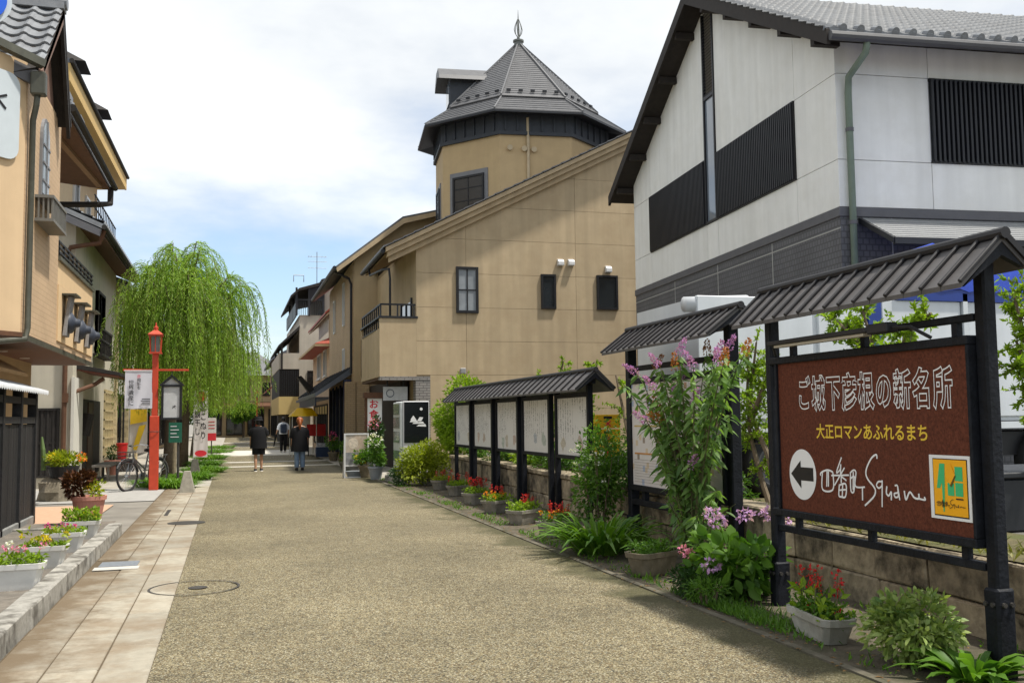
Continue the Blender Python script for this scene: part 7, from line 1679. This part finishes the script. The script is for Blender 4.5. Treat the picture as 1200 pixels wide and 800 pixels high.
lw_ = bush('lance_shoot', 'young lance leaved shoots at the foot of the butterfly bush', 'plant', (4.42, 8.62, 0), (.16, .18, .34), 330, .10, lm_bud, 52, lw=.2, droop=.2)

# shrubs behind the wall
GB = 'shrubs on top of the retaining wall'
sb = [((5.62, 24.4, .45), (.80, 1.0, 1.05), 7500, .10, lm_bright, 'tall light green bush between vending machine and notice board'),
      ((5.50, 22.2, .5), (.40, .8, .34), 1500, .07, lm_mid, 'low green shrub behind the farthest notice panel'),
      ((5.55, 20.2, .5), (.40, .9, .30), 1500, .07, lm_mid, 'low green shrub behind the second farthest notice panel'),
      ((5.50, 18.1, .5), (.40, .9, .28), 1500, .07, lm_bright, 'light low shrub behind the middle notice panel'),
      ((5.45, 16.2, .5), (.42, .8, .30), 1500, .07, lm_mid, 'low green shrub behind the fourth notice panel'),
      ((5.75, 13.2, .5), (.55, .75, .62), 2400, .06, lm_mid, 'dense green bush between notice board and map board'),
      ((6.0, 17.0, .5), (.5, 1.0, .95), 1500, .08, lm_bright, 'light green shrub whose tips show above the notice board roof'),
      ((5.35, 8.0, .5), (.26, .40, .26), 900, .06, lm_bright, 'fresh green weeds on the wall between map board and sign'),
      ((5.4, 10.3, .5), (.3, .8, .22), 900, .06, lm_mid, 'low weeds behind the map board')]
for i, (loc, r, n, ls, mt, lb) in enumerate(sb): bush('shrub', lb, 'shrub', loc, r, n, ls, mt, 120+i, GB, lumps=14)
bush('azalea_bush', 'yellow green azalea bush in front of the vending machine', 'shrub', (4.28, 22.35, 0), (.66, .55, .52), 5200, .075, lm_yel, 140, lumps=22, zc=.55)
bush('azalea_bush', 'darker lower azalea beside the vending machine plinth', 'shrub', (3.9, 22.5, 0), (.42, .40, .30), 1500, .055, lm_dark, 141, lumps=10)
# potted climbers by the shop under the balcony
for i, (x, y, r, n, lb, mt) in enumerate(((3.55, 25.0, (.26, .3, .42), 1100, 'tall potted climber left of the vending machine', lm_mid), (3.42, 25.9, (.30, .3, .20), 600, 'low trailing pot plant by the standing sign', lm_mid), (3.75, 26.6, (.3, .3, .75), 1300, 'leafy potted shrub under the hanging shop sign', lm_dark), (4.0, 30.4, (.35, .4, .5), 700, 'dark potted shrub in front of the recess', lm_dark), (3.9, 34.0, (.3, .5, .35), 600, 'potted greenery by the brick pier', lm_mid), (3.7, 37.2, (.3, .5, .35), 500, 'flowering pots outside the navy shop', lm_mid))):
    t = thing('potted_plant', lb, 'pot plant', (x, y, 0), group='potted plants outside the shops')
    MB().lathe((x, y, 0), [(.13, 0), (.19, .28), (.21, .28), (.21, .33), (.17, .33)], 18).build('pot', (M('grey_plastic', (.25, .27, .29)), m_potb)[i % 2], t)
    P, D = crown_points((x, y, .35+r[2]*.9), r, n, .3, 10, 150+i); leaves('foliage', P, D, .085, .04, mt, t)
    mb = MB(); mb.tube([(x, y, .25), (x+.03, y, .35+r[2])], [.02, .008], 6); mb.build('stem', m_twig, t)
    if i in (0, 2, 5): blob('flowers', (x-.05, y-.2, .5+r[2]*1.2), (.16, .12, .2), 60, .06, fl[('white', 'pink', 'magenta')[(i//2) % 3]], t, 160+i)

# small trees behind the big sign: crooked trunks, leaf tufts on the twigs
def tuft_tree(label, base, limbs, seed, dens=1.0, ls=.055, tr=.035, mat=lm_bright):
    t = thing('small_tree', label, 'tree', base)
    g = np.random.default_rng(seed); tk_ = MB(); tw_ = MB(); P = []; D = []
    for pts in limbs:
        pts = [Vector(p) for p in pts]; n = len(pts)
        tk_.tube(pts, [tr*(1-.7*i/(n-1)) for i in range(n)], 7)
        for i in range(max(1, n-3), n):
            for q in range(int(7*dens)):
                s0 = pts[i-1].lerp(pts[i], g.uniform(0, 1)); d = Vector(unit(g.normal(size=3)+np.array([0, 0, .35]))); ln = g.uniform(.10, .30); e = s0 + d*ln
                tw_.tube([s0, e], [.006, .002], 4)
                m_ = 26; tt = g.uniform(.25, 1.05, m_); pp = np.array(s0)[None]+np.outer(tt*ln, np.array(d)); P.append(pp); D.append(g.normal(size=(m_, 3))*.8+np.array(d)*.6+np.array([0, 0, .2]))
    tk_.build('trunk', m_twig, t); tw_.build('twig', m_twig, t)
    P = np.concatenate(P); D = np.concatenate(D); n = len(P)
    leaves('crown', P, D, ls*g.uniform(.6, 1.3, n), ls*.45, mat, t, bend=.15)
tuft_tree('slanting small tree between the map board and the brown sign', (5.52, 9.3, .5), [[(5.52, 9.35, .5), (5.50, 9.5, .83), (5.48, 9.67, 1.28), (5.5, 9.75, 1.7), (5.62, 9.9, 2.2)], [(5.56, 9.2, .5), (5.52, 9.4, 1.1), (5.48, 9.67, 1.56), (5.6, 9.8, 1.9), (5.55, 9.6, 2.3)], [(5.48, 9.67, 1.4), (5.5, 9.4, 1.8), (5.55, 9.3, 2.0)]], 61, 2.0)
tuft_tree('light leaved small tree rising behind the brown sign panel', (5.9, 7.8, .5), [[(5.9, 7.8, .5), (5.9, 7.9, 1.6), (5.85, 8.1, 2.1), (5.80, 8.35, 2.35), (5.8, 8.6, 2.5)], [(5.9, 7.8, .5), (5.88, 7.9, 1.7), (5.85, 8.0, 2.2), (5.8, 8.05, 2.5)], [(5.9, 7.8, .9), (5.85, 7.6, 1.8), (5.8, 7.45, 2.2), (5.8, 7.1, 2.36)]], 62, 2.4, .062)
tuft_tree('leafy small tree right of the near sign post', (6.6, 5.9, .5), [[(6.8, 6.8, .5), (6.6, 6.8, 1.5), (6.5, 6.8, 2.1), (6.4, 6.8, 2.5)], [(6.6, 6.8, 1.4), (6.45, 6.75, 1.9), (6.4, 6.8, 2.1)], [(6.6, 6.8, 1.9), (6.5, 6.7, 2.3), (6.45, 6.7, 2.6)]], 63, 2.2, .062)
tuft_tree('twiggy small tree beside the near end of the notice board', (5.5, 12.6, .5), [[(5.55, 12.4, .5), (5.40, 12.9, 1.2), (5.35, 13.05, 1.75), (5.3, 13.1, 2.1)], [(5.45, 12.7, .9), (5.6, 12.2, 1.3), (5.7, 11.9, 1.5)]], 64, .8)
tuft_tree('small tree behind the third notice panel', (5.9, 17.4, .5), [[(5.9, 17.4, .5), (5.85, 17.2, 1.6), (5.7, 16.8, 2.2), (5.65, 16.4, 2.5)], [(5.9, 17.4, 1.2), (5.8, 18.2, 2.0), (5.8, 18.6, 2.2)], [(5.85, 17.2, 1.6), (5.75, 15.6, 2.15), (5.7, 15.0, 2.4)]], 65, 1.0, .07)

# ---- ground cover along the right-hand edge, moss and fallen leaves
g = np.random.default_rng(9); n = 5200
yy = g.uniform(3.8, 25, n); xx = np.where(g.uniform(size=n) < .55, WX(yy)-.03-np.abs(g.normal(size=n))*.10, 3.62+np.abs(g.normal(size=n))*.16)
keep = np.sin(yy*2.3)+np.sin(yy*5.1+1)+g.normal(size=n)*.5 > -.1; xx, yy = xx[keep], yy[keep]; n = len(xx)
gc = leaves('ground_cover', np.stack([xx, yy, np.zeros(n)], 1), np.stack([g.normal(size=n)*.6, g.normal(size=n)*.6, np.full(n, .9)], 1), .06*g.uniform(.4, 1.3, n), .018, lm_grass, None); tag(gc, 'low weeds and grass growing along the wall foot and path edge', 'weeds', kind='stuff')
n = 1500; yy = 7.0+g.normal(size=n)*.45; xx = 3.62+np.abs(g.normal(size=n))*.16
gc = leaves('turf_tuft', np.stack([xx, yy, np.zeros(n)], 1), np.stack([g.normal(size=n)*.6, g.normal(size=n)*.6, np.full(n, .9)], 1), .07*g.uniform(.5, 1.3, n), .012, lm_mid, None); tag(gc, 'fine turf creeping out below the hydrangea', 'grass', kind='stuff')
n = 1300; yy = g.uniform(4, 22, n); xx = g.uniform(3.45, 4.7, n)
gc = leaves('fallen_leaves', np.stack([xx, yy, np.full(n, .012)], 1), np.stack([g.normal(size=n), g.normal(size=n), np.full(n, .05)], 1), .04*g.uniform(.5, 1.2, n), .022, leaf_mat('dry_leaf', (.10, .05, .02), (.28, .17, .06), .1), None, up=np.tile([0, 0, 1.0], (n, 1))); tag(gc, 'dry fallen leaves scattered on the earth verge', 'leaves', kind='stuff')
n = 2600; yy = g.uniform(4, 26, n); xx = WX(yy)+g.uniform(.02, .5, n)
gc = leaves('wall_top_weeds', np.stack([xx, yy, np.full(n, .54)], 1), np.stack([g.normal(size=n)*.6, g.normal(size=n)*.6, np.full(n, .8)], 1), .09*g.uniform(.4, 1.4, n), .022, leaf_mat('dry_weed', (.10, .12, .02), (.30, .27, .09), .25), None); tag(gc, 'mixed dry and green weeds along the top of the stone wall', 'weeds', kind='stuff')

# ---- lily turf clumps round the willows
for i, (x, y, r, n, lb) in enumerate(((-1.25, 24.1, .42, 420, 'grassy clump at the foot of the red lamp'), (-1.7, 24.6, .40, 300, 'grassy clump left of the red lamp foot'), (-.95, 27.2, .50, 420, 'grassy clump by the first willow trunk'), (-.75, 30.8, .55, 420, 'grassy clump just past the second bollard'), (-.85, 35.6, .55, 380, 'grassy mound by the shop flag'), (-.8, 41.5, .6, 380, 'grassy mound beyond the shop flag'), (-.6, 50, .7, 300, 'farther grassy mound on the left edge'), (-.5, 58, .7, 260, 'farthest grassy mound on the left edge'))):
    t = thing('lily_turf', lb, 'grass clump', (x, y, 0), group='grass clumps along the willows'); blades('blades', t, (x, y, 0), r, int(n*1.6), .52, .026, lm_grass, 200+i, .62, 1.5)

# ---- willows
def willow(label, base, top, rad, ns, seed, zlow, limbs=15, tr=.15, lean=(.35, .2), step=.052):
    g = np.random.default_rng(seed); bx_, by_ = base[0], base[1]
    t = thing('willow_tree', label, 'tree', base, group='weeping willows along the left side')
    cx_, cy_ = bx_+lean[0], by_+lean[1]; zf = top*.50
    tk_ = MB()
    tk_.tube([(bx_, by_, -.05), (bx_+.03, by_, .6), (bx_+lean[0]*.15, by_, zf*.5), (bx_+lean[0]*.35, by_+lean[1]*.4, zf)], [tr*1.25, tr, tr*.85, tr*.7], 12)
    ends = []
    for k in range(limbs):
        a = 2*math.pi*k*.618+g.uniform(-.3, .3); fr_ = math.sqrt((k+.3)/limbs)*.82; r = rad*fr_; z = top*(.97-.30*fr_**2+g.uniform(-.05, .02))
        s0 = Vector((bx_+lean[0]*.3, by_+lean[1]*.3, zf*g.uniform(.72, 1.0))); e = Vector((cx_+r*math.cos(a), cy_+r*math.sin(a), z)); m_ = s0.lerp(e, .5)+Vector((g.normal()*.12, g.normal()*.12, .25))
        tk_.tube([s0, s0.lerp(m_, .5), m_, m_.lerp(e, .6), e], [tr*.5, tr*.42, tr*.3, tr*.18, tr*.08], 7); ends.append((s0, m_, e))
    tk_.build('trunk', m_bark, t, smooth=True)
    P = []; D = []; tw_ = MB(); W_ = []
    for k in range(ns):
        s0, m_, e = ends[min(int(g.beta(1.0, 1.25)*limbs), limbs-1)]
        q = g.uniform(.35, 1.0); a0 = np.array(m_.lerp(e, (q-.35)/.65) if q > .35 else s0.lerp(m_, .8))
        out = a0[:2]-np.array([cx_, cy_]); out = out + g.normal(size=2)*rad*.45; ol = np.linalg.norm(out)+1e-6; out = out/ol
        wild = g.uniform() < .10; reach = rad*g.uniform(.18, .62)*(1.5 if wild else 1); rise = g.uniform(.0, .45)*(top/6.7)*(1.6 if wild else 1)
        endr = np.linalg.norm(a0[:2]-np.array([cx_, cy_])+out*reach)
        if endr > rad*(1.35 if wild else 1): reach *= rad/endr
        zl = zlow + g.uniform(0, 1)**1.3*(top-zlow)*.62 + max(0, .25*(endr/rad-.6))
        drop = max(.6, a0[2]-zl)
        n = int((drop+reach)/step); tt = np.linspace(0, 1, max(n, 8))
        hx = (1-np.exp(-3.2*tt))/(1-math.exp(-3.2))*reach
        zz = a0[2] + rise*np.sin(np.minimum(tt*3.6, math.pi))*np.exp(-tt*2) - drop*tt**1.55
        sway = .05*np.sin(tt*7+g.uniform(0, 6))*tt
        pts = np.stack([a0[0]+out[0]*hx-out[1]*sway, a0[1]+out[1]*hx+out[0]*sway, zz], 1)
        d = np.gradient(pts, axis=0); d = unit(d)
        side = unit(np.cross(d, g.normal(size=3))); sg = np.where(np.arange(len(pts)) % 2 == 0, 1, -1)[:, None]
        sel = g.uniform(size=len(pts)) < .93
        P.append(pts[sel]); D.append((d*.9+side*sg*g.uniform(.25, .9, (len(pts), 1))+g.normal(size=pts.shape)*.22+np.array([0, 0, -.25]))[sel])
        if k % 2 == 0: tw_.tube(pts[::max(1, len(pts)//7)], .006, 3, cap=False)
    P = np.concatenate(P); D = np.concatenate(D); n = len(P)
    L_ = .115*g.uniform(.6, 1.25, n)
    leaves('crown', P, D, L_, L_*.19, lm_willow, t, bend=.15, fold=.15)
    tw_.build('hanging_twig', leaf_mat('twig_green', (.10, .12, .02), (.17, .18, .04), .1), t)
    print('willow', label[:20], n)
willow('large weeping willow behind the red lamp', (-1.62, 28.3, 0), 6.85, 1.85, 1050, 71, 1.75, lean=(.45, .2))
willow('second weeping willow behind the first with a dark trunk', (-1.55, 35.5, 0), 5.6, 2.0, 700, 72, 1.8, lean=(.45, .2))
willow('third weeping willow farther along beyond the shop flag', (-1.5, 45.0, 0), 5.2, 2.1, 600, 73, 1.7, lean=(.7, .2), step=.06)
stk = thing('tree_stake', 'pale wooden stake beside the first willow trunk', 'stake', (-1.42, 27.6, 0)); MB().tube([(-1.42, 27.6, 0), (-1.40, 27.6, 1.15)], [.055, .05], 10).build('stake', M('stake_wood', (.26, .21, .14), .85, .25, 14), stk)

# far greenery closing the street
for i, (x, y, r, lb) in enumerate(((-2.6, 86, (1.8, 1.8, 1.6), 'round green street tree far along on the left'), (1.2, 97.5, (1.2, 1.2, .9), 'small green tree in front of the street end house'))):
    t = thing('street_tree', lb, 'tree', (x, y, 0), group='far street trees')
    z = r[2]+1.5
    P, D = crown_points((x, y, z), r, 2600, .3, 14, 300+i); leaves('crown', P, D, .28, .15, lm_mid, t)
    MB().tube([(x, y, 0), (x+.05, y, z*.6), (x, y, z)], [.12, .09, .04], 8).build('trunk', m_bark, t)
